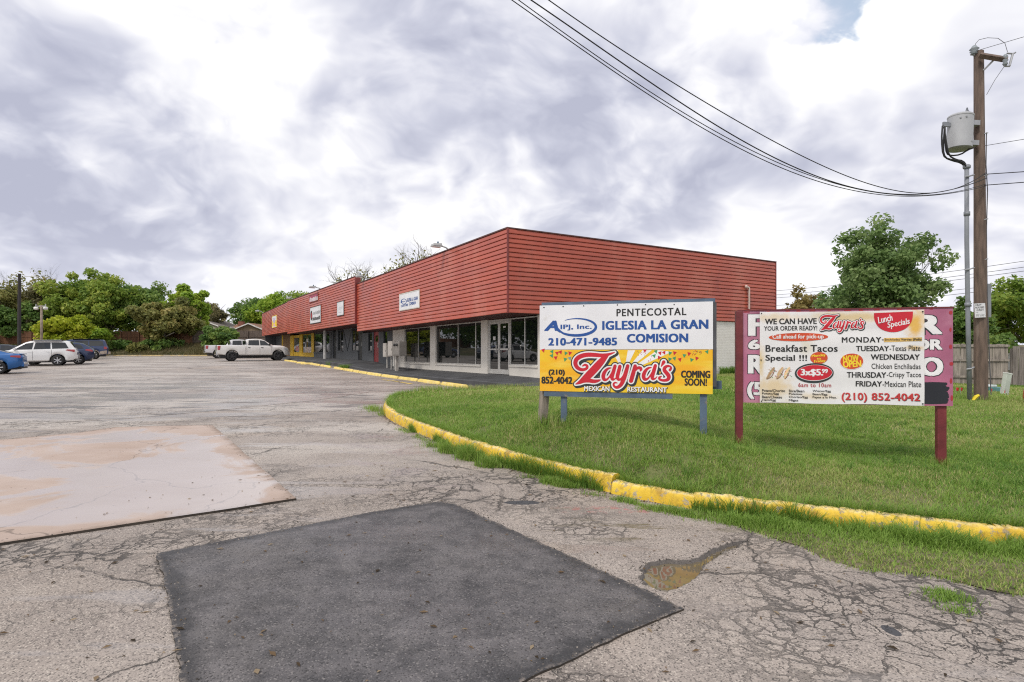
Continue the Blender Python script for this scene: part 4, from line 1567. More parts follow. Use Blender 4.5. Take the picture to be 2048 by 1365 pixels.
for k, (y0, y1, x, (zb0, zt0), (zb1, zt1)) in enumerate(FASC):
    m_ = MB()
    m_.add([(x + .002, y0, zb0), (x + .002, y1, zb1), (x + .002, y1, zt1), (x + .002, y0, zt0), (x + .3, y0, zb0), (x + .3, y1, zb1), (x + .3, y1, zt1), (x + .3, y0, zt0)],
           [(0, 1, 2, 3), (7, 6, 5, 4), (0, 4, 5, 1), (3, 2, 6, 7), (0, 3, 7, 4), (1, 5, 6, 2)])
    fas = m_.build('fascia', MAT_REDTRIM, BLD)
    siding(fas, lambda l, o_, z, x=x: (x - o_, l, z), y0 + (.004 if k != 1 else .07), y1 - .03, zb0, zt0, zb1, zt1, 1)
    t_ = MB()
    t_.add([(x - .055, y0 - .03, zt0 + .004), (x - .055, y1 - .01, zt1 + .004), (x + .33, y1 - .01, zt1 + .004), (x + .33, y0 - .03, zt0 + .004),
            (x - .055, y0 - .03, zt0 + .05), (x - .055, y1 - .01, zt1 + .05), (x + .33, y1 - .01, zt1 + .05), (x + .33, y0 - .03, zt0 + .05)],
           [(0, 3, 2, 1), (4, 5, 6, 7), (0, 1, 5, 4), (1, 2, 6, 5), (2, 3, 7, 6), (3, 0, 4, 7)])
    t_.build('parapet_cap', MAT_CAP, BLD)
    if k == 1:
        MB().box(x - .06, x + .28, y0 - .05, y0 + .065, zb0 - .02, zt0 + .003).build('corner_trim', MAT_REDTRIM, BLD)

# end wall fascia
RS = 15.5
m_ = MB()
m_.box(.30, RS, .002, .3, 3.005, 6.06)
fas = m_.build('fascia', MAT_REDTRIM, BLD)
siding(fas, lambda l, o_, z: (l, -o_, z), .004, RS - .03, 3.005, 6.06, 3.03, 6.05, 1)
MB().box(.33, RS + .05, -.055, .33, 6.064, 6.105).build('parapet_cap', MAT_CAP, BLD)
MB().box(-.056, .0, -.056, .0, 2.985, 6.062).build('corner_trim', MAT_REDTRIM, BLD)
MB().box(RS - .028, RS + .05, -.05, .35, 2.99, 6.062).build('corner_trim', MAT_REDTRIM, BLD)
MB().box(RS + .002, RS + .2, .36, 57, 0, 6.0).build('side_wall', MAT_WHITEWALL, BLD)
MB().box(.32, RS, .32, A3 - .3, 5.3, 5.4).build('roof', MAT_ROOF, BLD)
MB().box(.3, RS, A3 - .29, A3 - .02, 0, 6.1).build('side_wall', MAT_GREYWALL, BLD)
# underside of the overhang
OV = 1.5
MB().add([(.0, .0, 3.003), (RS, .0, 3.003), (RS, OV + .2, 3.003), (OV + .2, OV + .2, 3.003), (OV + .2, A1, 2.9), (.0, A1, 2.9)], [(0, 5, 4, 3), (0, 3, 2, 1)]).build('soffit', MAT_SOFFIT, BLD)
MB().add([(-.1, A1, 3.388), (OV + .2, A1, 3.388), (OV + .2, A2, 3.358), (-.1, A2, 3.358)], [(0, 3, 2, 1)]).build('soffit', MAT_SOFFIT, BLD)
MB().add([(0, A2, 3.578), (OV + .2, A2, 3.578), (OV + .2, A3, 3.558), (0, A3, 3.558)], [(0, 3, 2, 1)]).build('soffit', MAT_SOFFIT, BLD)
# brick of the end wall, under the fascia
MB().box(OV + .02, RS - .03, .03, .35, -.1, 3.0).build('brick_wall', brick_material(), BLD)


# ---- walkway
def zw(a):
    return np.interp(a, [-2.6, 3.4, 12, 16, 20, 23, 38, 58], [.58, .65, .68, .74, 1.0, 1.06, 1.20, 1.30])


def zf(a):
    return np.interp(a, [-2.6, 1.4, 10, 15, 19, 22, 35, 58], [.48, .49, .48, .58, .75, .89, .97, 1.12])


def walkway():
    aa = np.arange(-2.5, 57.6, 1.0)
    vs, fs = [], []
    for i, a in enumerate(aa):
        z1, z0 = float(zw(a)), float(zf(a))
        w = BC + BU * a
        for (b, z) in ((-.42, z0 - .8), (-.42, z0 - .035), (-.39, z0), (OV + .3, z1)):
            vs.append((b, a, z))
        if i:
            k = (i - 1) * 4
            for j in range(3):
                fs.append((k + j, k + 4 + j, k + 5 + j, k + 1 + j))
    fs.append((0, 1, 2, 3))
    m_ = MB()
    m_.add(vs, fs)
    # return along the end wall
    z = float(zw(0))
    m_.add([(OV + .3, -2.5, .58), (4.0, -2.5, .56), (4.0, .2, .58), (OV + .3, .2, z), (OV + .3, -2.5, 0), (4.0, -2.5, 0), (4.0, .2, 0)], [(0, 1, 2, 3), (0, 4, 5, 1), (1, 5, 6, 2)])
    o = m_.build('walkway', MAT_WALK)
    o.location = BLD.location
    o.rotation_euler = (0, 0, BROT)
    tag(o, 'dark grey raised walkway along the shop fronts', 'pavement', kind='structure')


walkway()


# ---- shop front
def fbox(name, mat, a0, a1, z0, z1, b0, b1, parent=None, bev=0.0):
    return MB().box(b0, b1, min(a0, a1), max(a0, a1), z0, z1, bev=bev).build(name, mat, parent or BLD)


def wall_seg(px0, px1, mat, ztop, b=OV, zb=-.2, name='wall'):
    a0, a1 = A(px0, b), A(px1, b)
    fbox(name, mat, a0, a1, zb, ztop, b, b + .3)


def window(px0, px1, mulls, sill, ztop, wallmat, frmat, b=OV, sillmat=None, glass=None, low=True):
    a0, a1 = sorted((A(px0, b), A(px1, b)))
    if low:
        fbox('low_wall', wallmat, a0, a1, -.2, sill, b + .001, b + .25)
        fbox('sill', sillmat or wallmat, a0 + .002, a1 - .002, sill + .001, sill + .06, b - .05, b + .2)
        s = sill + .061
    else:
        s = sill
    w = MB()
    fr = .05
    w.box(b + .04, b + .11, a0, a1, s, s + fr)
    w.box(b + .04, b + .11, a0, a1, ztop - fr, ztop)
    edges = [a0 + fr / 2] + sorted(A(p, b) for p in mulls) + [a1 - fr / 2]
    for e in edges:
        w.box(b + .042, b + .108, e - fr / 2, e + fr / 2, s + fr, ztop - fr)
    fo = w.build('window', frmat, BLD)
    for e0, e1 in zip(edges[:-1], edges[1:]):
        fbox('pane', glass or MAT_GLASS, e0 + fr / 2, e1 - fr / 2, s + fr, ztop - fr, b + .07, b + .08, fo)
    return fo


ZT1 = 2.965
# cream part, from the near corner
wall_seg(1086, 1075.7, MAT_WHITEWALL, ZT1 + .03)
window(1075.7, 1018.5, [1047.5], .98, ZT1, MAT_WHITEWALL, MAT_ALU)
# double glass door
a0, a1 = sorted((A(1018.2, OV), A(975, OV)))
zd = float(zw(a0)) + .01
df = MB()
df.box(OV + .02, OV + .14, a0, a0 + .06, zd, ZT1).box(OV + .02, OV + .14, a1 - .06, a1, zd, ZT1).box(OV + .022, OV + .138, a0 + .06, a1 - .06, ZT1 - .08, ZT1)
am = (a0 + a1) / 2
for (d0, d1, hs) in ((a0 + .065, am - .004, 1), (am + .004, a1 - .065, 0)):
    d = MB()
    st = .09
    d.box(OV + .05, OV + .10, d0, d0 + st, zd, ZT1 - .085).box(OV + .05, OV + .10, d1 - st, d1, zd, ZT1 - .085)
    d.box(OV + .052, OV + .098, d0 + st, d1 - st, zd, zd + .2).box(OV + .052, OV + .098, d0 + st, d1 - st, ZT1 - .185, ZT1 - .085)
    do = d.build('door', MAT_ALU, BLD)
    fbox('pane', MAT_GLASS, d0 + st, d1 - st, zd + .2, ZT1 - .185, OV + .07, OV + .08, do)
    fbox('push_bar', MAT_ALU, d0 + .03, d1 - .03, zd + 1.02, zd + 1.08, OV + .0, OV + .03, do)
    hx = d1 - .12 if hs else d0 + .12
    fbox('handle', MAT_ALU, hx - .015, hx + .015, zd + .9, zd + 1.25, OV - .03, OV - .002, do)
    fbox('notice', pmat('paper_white', (.75, .74, .72), .7), (d0 + d1) / 2 - .1, (d0 + d1) / 2 + .1, zd + (1.45 if not hs else 1.95), zd + (1.6 if not hs else 2.02), OV + .062, OV + .066, do)
df.build('door_frame', MAT_ALU, BLD)
wall_seg(975, 961.8, MAT_WHITEWALL, ZT1 + .03)
window(961.8, 871, [949.3, 914.3], .93, ZT1, MAT_WHITEWALL, MAT_ALU)
wall_seg(871, 860, MAT_WHITEWALL, ZT1 + .02, b=OV - .02)
window(860, 808.7, [834.9], .93, ZT1 - .01, MAT_WHITEWALL, MAT_ALU)
wall_seg(808.7, 785.5, MAT_WHITEWALL, ZT1 + .0)
# dark grey units
ZT2 = 2.93
G_ = MAT_GREYWALL
wall_seg(785.5, 774.5, G_, ZT2)
window(774.5, 767, [], 1.55, ZT2 - .02, G_, MAT_GREYTRIM)
wall_seg(767, 757, G_, ZT2)
a0, a1 = sorted((A(757, OV), A(747, OV)))
z0 = float(zw(a0))
do = fbox('door', MAT_REDDOOR, a0, a1, z0, ZT2, OV + .05, OV + .1)
fbox('handle', MAT_ALU, a0 + .1, a0 + .16, z0 + .95, z0 + 1.3, OV - .01, OV + .048, do)
fbox('pane', MAT_GLASS, a0 + .25, a1 - .25, z0 + 1.35, z0 + 1.75, OV + .044, OV + .048, do)
wall_seg(747, 744, G_, ZT2)
window(744, 736.5, [], 1.60, ZT2 - .02, G_, MAT_GREYTRIM)
wall_seg(736.5, 724.4, G_, ZT2)
a0, a1 = sorted((A(724.4, OV), A(716, OV)))
do = fbox('door', MAT_DARKDOOR, a0, a1, float(zw(a0)), 3.0, OV + .06, OV + .1)
fbox('handle', MAT_ALU, a0 + .1, a0 + .15, float(zw(a0)) + .95, float(zw(a0)) + 1.2, OV + .01, OV + .058, do)
ZT3 = 3.38
fbox('wall', G_, A(724.4, OV), A(716, OV), 3.0, ZT3, OV + .002, OV + .25)
window(716, 703.5, [709.5], 1.62, ZT3 - .03, G_, MAT_GREYTRIM)
# boarded bay with a V of battens
a0, a1 = sorted((A(703.5, OV), A(685.7, OV)))
fbox('low_wall', G_, a0, a1, -.2, 1.60, OV, OV + .25)
pn = fbox('board_panel', G_, a0, a1, 1.602, ZT3, OV + .03, OV + .12)
for (s0, s1) in ((a0 + .1, (a0 + a1) / 2), (a1 - .1, (a0 + a1) / 2)):
    MB().tube([(OV + .015, s0, ZT3 - .1), (OV + .015, s1, 1.7)], .035, 4).build('batten', MAT_GREYTRIM, pn)
window(685.7, 675.5, [680.5], 1.62, ZT3 - .03, G_, MAT_GREYTRIM)
wall_seg(675.5, 672.3, G_, ZT3)
a0, a1 = sorted((A(672.3, OV), A(665.8, OV)))
do = fbox('door', MAT_DARKDOOR, a0, a1, float(zw(a0)), ZT3 - .1, OV + .06, OV + .1)
fbox('handle', MAT_ALU, a0 + .1, a0 + .15, float(zw(a0)) + .95, float(zw(a0)) + 1.2, OV + .01, OV + .058, do)
wall_seg(665.8, 658.6, G_, ZT3)
window(658.6, 627.4, [651, 643], 1.52, ZT3 - .02, G_, MAT_GREYTRIM)
# yellow shop, then a wood-panelled front
wall_seg(627.4, 622.5, MAT_YELLOWWALL, ZT3)
MAT_SHOPGLASS = glass_material('shop_glass', (0.03, 0.035, 0.03), 1.6)
wz = window(622.5, 604, [613], 1.45, ZT3 - .05, MAT_YELLOWWALL, MAT_YELLOWWALL, glass=MAT_SHOPGLASS)
a0 = A(613, OV)
fbox('poster', pmat('pale_poster', (.55, .45, .40), .6, var=.5, scale=6), a0 - 2.2, a0 + .8, 1.6, 2.1, OV + .06, OV + .064, wz)
fbox('poster', pmat('white_notice', (.7, .66, .6), .6, var=.3, scale=6), a0 - .5, a0 + .3, 2.6, 2.9, OV + .06, OV + .064, wz)
wall_seg(604, 599.4, MAT_YELLOWWALL, ZT3)
a0, a1 = sorted((A(599.4, OV), A(585.8, OV)))
z0 = float(zw(a0))
do = fbox('door', MAT_YELLOWWALL, a0, a1, z0, ZT3 - .02, OV + .06, OV + .12)
fbox('pane', MAT_SHOPGLASS, a0 + .5, a1 - .4, z0 + .4, ZT3 - .3, OV + .05, OV + .058, do)
fbox('poster', pmat('pink_poster', (.5, .2, .18), .6, var=.4, scale=5), a0 + .8, a1 - 1.2, z0 + .5, z0 + 1.0, OV + .044, OV + .048, do)
wall_seg(585.8, 580.5, MAT_YELLOWWALL, ZT3)
wall_seg(580.5, 566, MAT_WOODPANEL, 3.55)
wall_seg(566, 563.5, MAT_YELLOWWALL, 3.55)
wall_seg(563.5, 545, MAT_GREYWALL, 3.55)
# post under the overhang
po = fbox('post', pmat('grey_white_post', (.45, .44, .43), .6, var=.2), A(649.4, .9), A(646.5, .9), 1.0, 3.37, .9, 1.02)

# gas vent pipe on the end wall
vp = empty('vent_pipe', tuple(BC + BV * 13.35 - BU * .12), BROT)
tag(vp, 'thin pale pipe with an elbow running up the red end wall', 'pipe')
m_ = MB()
z1 = 1.55 + (706 - 577) * 28.6 / 1180
m_.tube([(.0, 0, .3), (0, 0, z1 - .08), (-.02, 0, z1 - .02), (-.08, 0, z1), (-.22, 0, z1)], .045, 8)
m_.build('pipe', pmat('pale_pink_pipe', (.62, .50, .46), .6, var=.12), vp, True)
MB().tube([(-.22, 0, z1 - .06), (-.22, 0, z1 + .10)], .06, 8).build('elbow', pmat('pipe_cap', (.55, .40, .36), .6), vp, True)
for z in (2.2, 3.6):
    MB().box(-.07, .07, -.04, .07, z, z + .04).build('clamp', MAT_REDTRIM, vp)

# ---- electrical boxes on the walkway
MAT_BOXTAN = pmat('beige_metal', (.42, .39, .36), .5, var=.08, col2=(.3, .25, .2), mix_lo=.66, mix_hi=.8)
MAT_BOXGREY = pmat('brown_grey_metal', (.20, .185, .17), .5, var=.1)


def cabinet(label, pxl, pxr, pyt, pyb, b, mat, foot, d=.35, door=True, face=True):
    aL, aR = A(pxl, b), A(pxr, b)
    z1, z0 = ZA((pxl + pxr) / 2, pyt, b), ZA((pxl + pxr) / 2, pyb, b)
    am_ = (aL + aR) / 2
    e = empty('electrical_cabinet', tuple(BC + BV * b + BU * am_), BROT)
    tag(e, label, 'cabinet', 'electrical cabinets on the walkway')
    hw = abs(aL - aR) / 2
    zb_ = float(np.interp(b, [-.4, 1.8], [zf(am_), zw(am_)]))
    bo = MB().box(0, d, -hw, hw, z0, z1, bev=.01).build('case', mat, e)
    MB().box(-.012, 0.001, -hw + .03, hw - .03, z0 + .05, z1 - .05, bev=.004).build('front_panel', mat, e)
    if door:
        MB().box(-.02, -.011, -hw + .05, -hw + .09, z0 + .3, z0 + .42).build('latch', MAT_GREYTRIM, e)
    for s in foot:
        MB().box(d / 2 - .03, d / 2 + .03, s * hw - .03, s * hw + .03, zb_ - .1, z0 + .01).build('leg', MAT_ALU, e)
    return e, z0, z1, hw


cabinet('narrow beige electrical box on one thin leg, leftmost of three', 765.8, 772.5, 686.8, 714.5, .55, MAT_BOXTAN, (0,), .3)
cabinet('beige two-door electrical cabinet, middle of three', 775.6, 784.2, 683, 712.3, .30, MAT_BOXTAN, (-.7, .7), .35)
e, z0, z1, hw = cabinet('brownish grey meter cabinet with two round meters, in front of the cream wall', 785.2, 798.8, 683.5, 712, .05, MAT_BOXGREY, (), .4, False)
for s in (-.25, .1):
    mm = Matrix.Translation((-.03, s, z1 - .18)) @ Matrix.Rotation(R(-90), 4, 'Y')
    MB().lathe([(.07, 0), (.07, .05), (.05, .08)], 12, mm).build('meter', MAT_DARKDOOR, e)
zb_ = .6
MB().box(.15, .30, hw - .10, hw + .06, zb_ - .1, z1 - .3).build('backing_post', MAT_BOXTAN, e)

# ---- wheel stops along the walkway
MAT_STOP = pmat('yellow_wheel_stop', (.74, .56, .16), .65, var=.12, scale=3, bump=.6, bscale=20, col2=(.66, .57, .38), mix_lo=.56, mix_hi=.68, mscale=7)
ORD = ['first', 'second', 'third', 'fourth', 'fifth', 'sixth', 'seventh', 'eighth', 'ninth', 'tenth', 'eleventh', 'twelfth', 'thirteenth', 'fourteenth']
sb = -1.25


def stop_mesh(ln):
    prof = [(-.085, 0), (-.075, .09), (-.045, .125), (.045, .125), (.075, .09), (.085, 0)]
    vs, fs = [], []
    st = [(-ln / 2, .35), (-ln / 2 + .05, .8), (-ln / 2 + .12, 1.0), (0, 1.0), (ln / 2 - .12, 1.0), (ln / 2 - .05, .8), (ln / 2, .35)]
    rdm = random.Random(int(ln * 100))
    for (a, s) in st:
        for (b, z) in prof:
            vs.append((b * (.8 + .2 * s), a, z * s + rdm.uniform(-.006, .006) * (z > 0)))
    n = len(prof)
    for i in range(len(st) - 1):
        for j in range(n - 1):
            fs.append((i * n + j, i * n + j + 1, (i + 1) * n + j + 1, (i + 1) * n + j))
    fs += [tuple(range(n))[::-1], tuple(range((len(st) - 1) * n, len(st) * n))]
    return vs, fs


stops = [(936, 883), (881, 837), (835.5, 799), (797.5, 764.5), (763, 735.5), (735, 719.5), (719, 707.5), (706.5, 688.5), (687.5, 668.5), (661.5, 642), (640, 620.5), (594, 580), (579.5, 570)]
for i, (p0, p1) in enumerate(stops):
    a0, a1 = A(p0, sb), A(p1, sb)
    am_ = (a0 + a1) / 2
    w = BC + BV * sb + BU * am_
    vs, fs = stop_mesh(abs(a1 - a0) - .10)
    o = link('wheel_stop', mesh('wheel_stop', vs, fs, True, 45), MAT_STOP)
    zA = G(*(BC + BV * sb + BU * a0)[:2]), G(*(BC + BV * sb + BU * a1)[:2])
    o.location = (w.x, w.y, float(G(w.x, w.y)) - .005)
    o.rotation_euler = (math.atan2(float(zA[1] - zA[0]), a1 - a0), 0, BROT + random.uniform(-.015, .015))
    tag(o, ORD[i] + ' yellow concrete wheel stop counted from the lawn end of the row', 'wheel stop', 'yellow wheel stops along the walkway')
# two lying askew
for (px_, py_, rz, lb) in ((653.5, 0, 1.1, 'short yellow wheel stop piece turned end-on, nearest the row gap'), (602.5, 0, .5, 'short yellow wheel stop piece lying askew near the white pickup')):
    am_ = A(px_ if px_ < 640 else 613, sb - .1)
    am_ = A(612, sb - .2) if px_ > 640 else A(602.5, sb - .1)
    w = BC + BV * (sb - .1) + BU * am_
    vs, fs = stop_mesh(.95)
    o = link('wheel_stop', mesh('wheel_stop', vs, fs, True, 45), MAT_STOP)
    o.location = (w.x, w.y, float(G(w.x, w.y)) - .005)
    o.rotation_euler = (0, 0, BROT + rz)
    tag(o, lb, 'wheel stop', 'yellow wheel stops along the walkway')
# flat remains of old yellow paint in front of them
MAT_OLDPAINT = pmat('old_yellow_paint', (.62, .46, .12), .7, var=.15, scale=3, col2=(.30, .26, .22), mix_lo=.50, mix_hi=.60, mscale=4)
for (p0, q0, p1, q1) in ((764, 760, 797, 764), (799, 764.5, 823, 769)):
    a, b = GP(p0, q0), GP(p1, q1)
    n = Vector((-(b - a).y, (b - a).x, 0)).normalized() * .09
    o = sheet('painted_stripe', [tuple((a - n)[:2]), tuple((b - n)[:2]), tuple((b + n)[:2]), tuple((a + n)[:2])], lambda x, y: G(x, y) + .012, MAT_OLDPAINT, .1, jitter=.012)
    tag(o, 'worn yellow stripe of paint in front of the wheel stops', 'marking', 'worn yellow stripes', kind='structure')

# ---- roof lamps
MAT_LAMP = pmat('grey_lamp_metal', (.42, .42, .41), .45, metal=.4, var=.1)
MAT_LENS = pmat('lamp_lens', (.65, .66, .64), .2, var=.05)
lamps = [(908, 497, 863, 493, 0.4, 'roof flood lamp on a curved arm above the nearest red fascia'), (742, 562, 714, 553, .4, 'curved-arm roof lamp above the step between the two red fascias'), (650, 577, 621, 575, .4, 'flat-headed roof lamp over the middle red fascia'), (592, 598, 575, 596, .4, 'small white roof lamp at the far end of the middle fascia'), (529, 625, 513, 622, .4, 'pale roof lamp at the far end of the building')]
for (px_, py_, qx, qy, b, lb) in lamps:
    a = A(px_, b)
    w = BC + BV * b + BU * a
    e = empty('roof_lamp', (w.x, w.y, 5.4), BROT)
    tag(e, lb, 'lamp', 'lamps along the roof edge')
    zt = 1.55 + (706 - qy) * w.y / 1180 - 5.4
    # arm reaches out over the lot
    out = -abs((px_ - qx) * w.y / 1180) / .93
    m_ = MB()
    m_.tube([(0, 0, 0), (0, 0, zt - .55), (-.12, 0, zt - .28), (out * .35, 0, zt - .1), (out * .6, 0, zt - .03)], .035, 6)
    m_.build('arm', MAT_LAMP, e, True)
    hd = MB()
    hd.add([(out * .58, -.12, zt - .05), (out * .58, .12, zt - .05), (out, .17, zt - .09), (out, -.17, zt - .09), (out * .58, -.10, zt + .06), (out * .58, .10, zt + .06), (out * .95, .13, zt + .02), (out * .95, -.13, zt + .02)], [(0, 1, 2, 3), (7, 6, 5, 4), (0, 4, 5, 1), (1, 5, 6, 2), (2, 6, 7, 3), (3, 7, 4, 0)])
    hd.build('lamp_head', MAT_LAMP, e)
    MB().box(out * .97, out * .62, -.11, .11, zt - .125, zt - .092).build('lens', MAT_LENS, e)
    MB().lathe([(.04, zt + .045), (.04, zt + .12), (.02, zt + .14)], 8, Matrix.Translation((out * .72, 0, 0))).build('photocell', pmat('photocell_blue', (.05, .10, .16), .4), e)

# ================================================================== LETTERING
_TXT = {}


def text2d(s, bold=0.0, shear=0.0, space=1.0, line=1.0, align='LEFT'):
    key = (s, shear, space)
    if key in _TXT:
        return _TXT[key]
    cu = bpy.data.curves.new('txt', 'FONT')
    cu.body = s
    cu.shear = shear
    cu.space_character = space
    cu.space_line = line
    cu.align_x = align
    cu.resolution_u = 3
    cu.fill_mode = 'FRONT'
    ob = bpy.data.objects.new('txt', cu)
    COL.objects.link(ob)
    bpy.context.view_layer.update()
    me = ob.to_mesh()
    V = np.array([v.co[:2] for v in me.vertices]) if len(me.vertices) else np.zeros((0, 2))
    F = [tuple(p.vertices) for p in me.polygons]
    ob.to_mesh_clear()
    bpy.data.objects.remove(ob)
    bpy.data.curves.remove(cu)
    _TXT[key] = (V, F)
    return V, F


class Panel:
    """a flat board seen in a zoomed picture by its four corners; gives board coordinates (right, up) in metres"""

    def __init__(s, corners, w, h):
        src = [(0, h), (w, h), (w, 0), (0, 0)]
        Am = []
        for (x, y), (u, v) in zip(corners, src):
            Am.append([x, y, 1, 0, 0, 0, -u * x, -u * y, -u])
            Am.append([0, 0, 0, x, y, 1, -v * x, -v * y, -v])
        s.Hm = np.linalg.svd(np.array(Am, float))[2][-1].reshape(3, 3)

    def uv(s, x, y):
        q = s.Hm @ np.array([x, y, 1.0])
        return q[0] / q[2], q[1] / q[2]

    def uvs(s, P):
        Q = np.c_[P, np.ones(len(P))] @ s.Hm.T
        return Q[:, :2] / Q[:, 2:3]


class Letter:
    """flat print gathered into one mesh per ink: local coordinates x right, z up, -y towards the reader"""

    def __init__(s, panel, disp=None):
        s.p = panel
        s.inks = {}
        s.disp = disp
        s.join = False

    def put(s, ink, V, F, d, lift=None):
        if s.join:
            m = s.inks.setdefault((ink, 'joined'), MB())
        else:
            m = s.inks.setdefault((ink, len(s.inks)), MB())
        V = np.asarray(V)
        dd = s.disp(V[:, 0], V[:, 1]) if s.disp is not None else np.zeros(len(V))
        if lift is not None:
            dd = dd + lift
        m.add([(a, -d - float(e), b) for (a, b), e in zip(V, dd)], F)

    def text(s, ink, st, box, d=.002, bold=0.0, shear=0.0, space=1.0, rot=0.0):
        """box = picture (x0, ytop, x1, ybottom) of the inked letters"""
        V, F = text2d(st, bold, shear, space)
        x0, y0, x1, y1 = box
        ym = (y0 + y1) / 2
        u0, u1 = s.p.uv(x0, ym)[0], s.p.uv(x1, ym)[0]
        xm = (x0 + x1) / 2
        v1, v0 = s.p.uv(xm, y0)[1], s.p.uv(xm, y1)[1]
        lo, hi = V.min(0), V.max(0)
        sh = max(0.0, bold) * 1.15
        if sh:
            lo, hi = lo - np.array([sh, sh * .45]), hi + np.array([sh, sh * .45])
        W = (V - lo) / (hi - lo) * np.array([u1 - u0, v1 - v0]) + np.array([u0, v0])
        if rot:
            c = np.array([(u0 + u1) / 2, (v0 + v1) / 2])
            W = (W - c) @ np.array([[math.cos(rot), math.sin(rot)], [-math.sin(rot), math.cos(rot)]]) + c
        if sh:
            # heavier face: the same letters laid again a hair to either side, each on its own level
            sx_, sy_ = (u1 - u0) / (hi - lo)[0], (v1 - v0) / (hi - lo)[1]
            offs = [(-1, -.45), (-1, .45), (1, -.45), (1, .45)] + ([(0, 0)] if sh > .035 else [])
            rm_ = np.array([[math.cos(rot), math.sin(rot)], [-math.sin(rot), math.cos(rot)]])
            allV = np.concatenate([W + (np.array([ox * sh * sx_, oy * sh * sy_]) @ rm_) for ox, oy in offs])
            k = len(W)
            allF = [tuple(i + k * j for i in f) for j in range(len(offs)) for f in F]
            s.put(ink, allV, allF, d, np.repeat(np.arange(len(offs)) * .00022, k))
        else:
            s.put(ink, W, F, d)

    def poly(s, ink, pts, d=.002):
        V = s.p.uvs(np.array(pts, float))
        a = 0.5 * np.sum(V[:, 0] * np.roll(V[:, 1], -1) - np.roll(V[:, 0], -1) * V[:, 1])
        F = tuple(range(len(V)))
        s.put(ink, V, [F if a > 0 else F[::-1]], d)

    def ellipse(s, ink, cx_, cy_, rx, ry, d=.002, n=40):
        s.poly(ink, [(cx_ + rx * math.cos(2 * math.pi * i / n), cy_ + ry * math.sin(2 * math.pi * i / n)) for i in range(n)], d)

    def field(s, ink, V, F, d=.002):
        s.put(ink, s.p.uvs(V), F, d)

    def build(s, parent, names=None):
        out = []
        for (ink, k), m in s.inks.items():
            o = m.build('confetti' if k == 'joined' else 'lettering', ink, parent)
            if k == 'joined':
                o['kind'] = 'stuff'
            out.append(o)
        return out


def march(sdf, x0, y0, st, level, flip=True):
    """filled area where sdf < level, as a flat mesh (marching squares)"""
    f = level - sdf
    ny, nx = f.shape
    vs, fs, ix = [], [], {}

    def vid(k, p):
        if k not in ix:
            ix[k] = len(vs)
            vs.append(p)
        return ix[k]
    pos = f > 0
    cells = np.argwhere(pos[:-1, :-1] | pos[1:, :-1] | pos[:-1, 1:] | pos[1:, 1:])
    for j, i in cells:
        c = [(j, i), (j, i + 1), (j + 1, i + 1), (j + 1, i)]
        poly = []
        for k in range(4):
            a, b = c[k], c[(k + 1) % 4]
            fa, fb = f[a], f[b]
            if fa > 0:
                poly.append(vid(a, (x0 + a[1] * st, y0 + a[0] * st)))
            if (fa > 0) != (fb > 0):
                t = fa / (fa - fb)
                key = (min(a, b), max(a, b))
                poly.append(vid(key, (x0 + (a[1] + (b[1] - a[1]) * t) * st, y0 + (a[0] + (b[0] - a[0]) * t) * st)))
        if len(poly) >= 3:
            fs.append(tuple(poly[::-1]) if flip else tuple(poly))
    return np.array(vs), fs


def stroke_sdf(strokes, x0, x1, y0, y1, st):
    xs = np.arange(x0, x1, st)
    ys = np.arange(y0, y1, st)
    gx, gy = np.meshgrid(xs, ys)
    d = np.full(gx.shape, 1e9)
    for s in strokes:
        # round off the polyline
        p = [np.array(q, float) for q in s]
        for _ in range(2):
            q = [p[0]]
            for a, b in zip(p[:-1], p[1:]):
                q += [a * .75 + b * .25, a * .25 + b * .75]
            q.append(p[-1])
            p = q
        for a, b in zip(p[:-1], p[1:]):
            v = b[:2] - a[:2]
            t = np.clip(((gx - a[0]) * v[0] + (gy - a[1]) * v[1]) / (v @ v + 1e-9), 0, 1)
            r = (a[2] + (b[2] - a[2]) * t) / 2
            d = np.minimum(d, np.hypot(gx - a[0] - t * v[0], gy - a[1] - t * v[1]) - r)
    return d


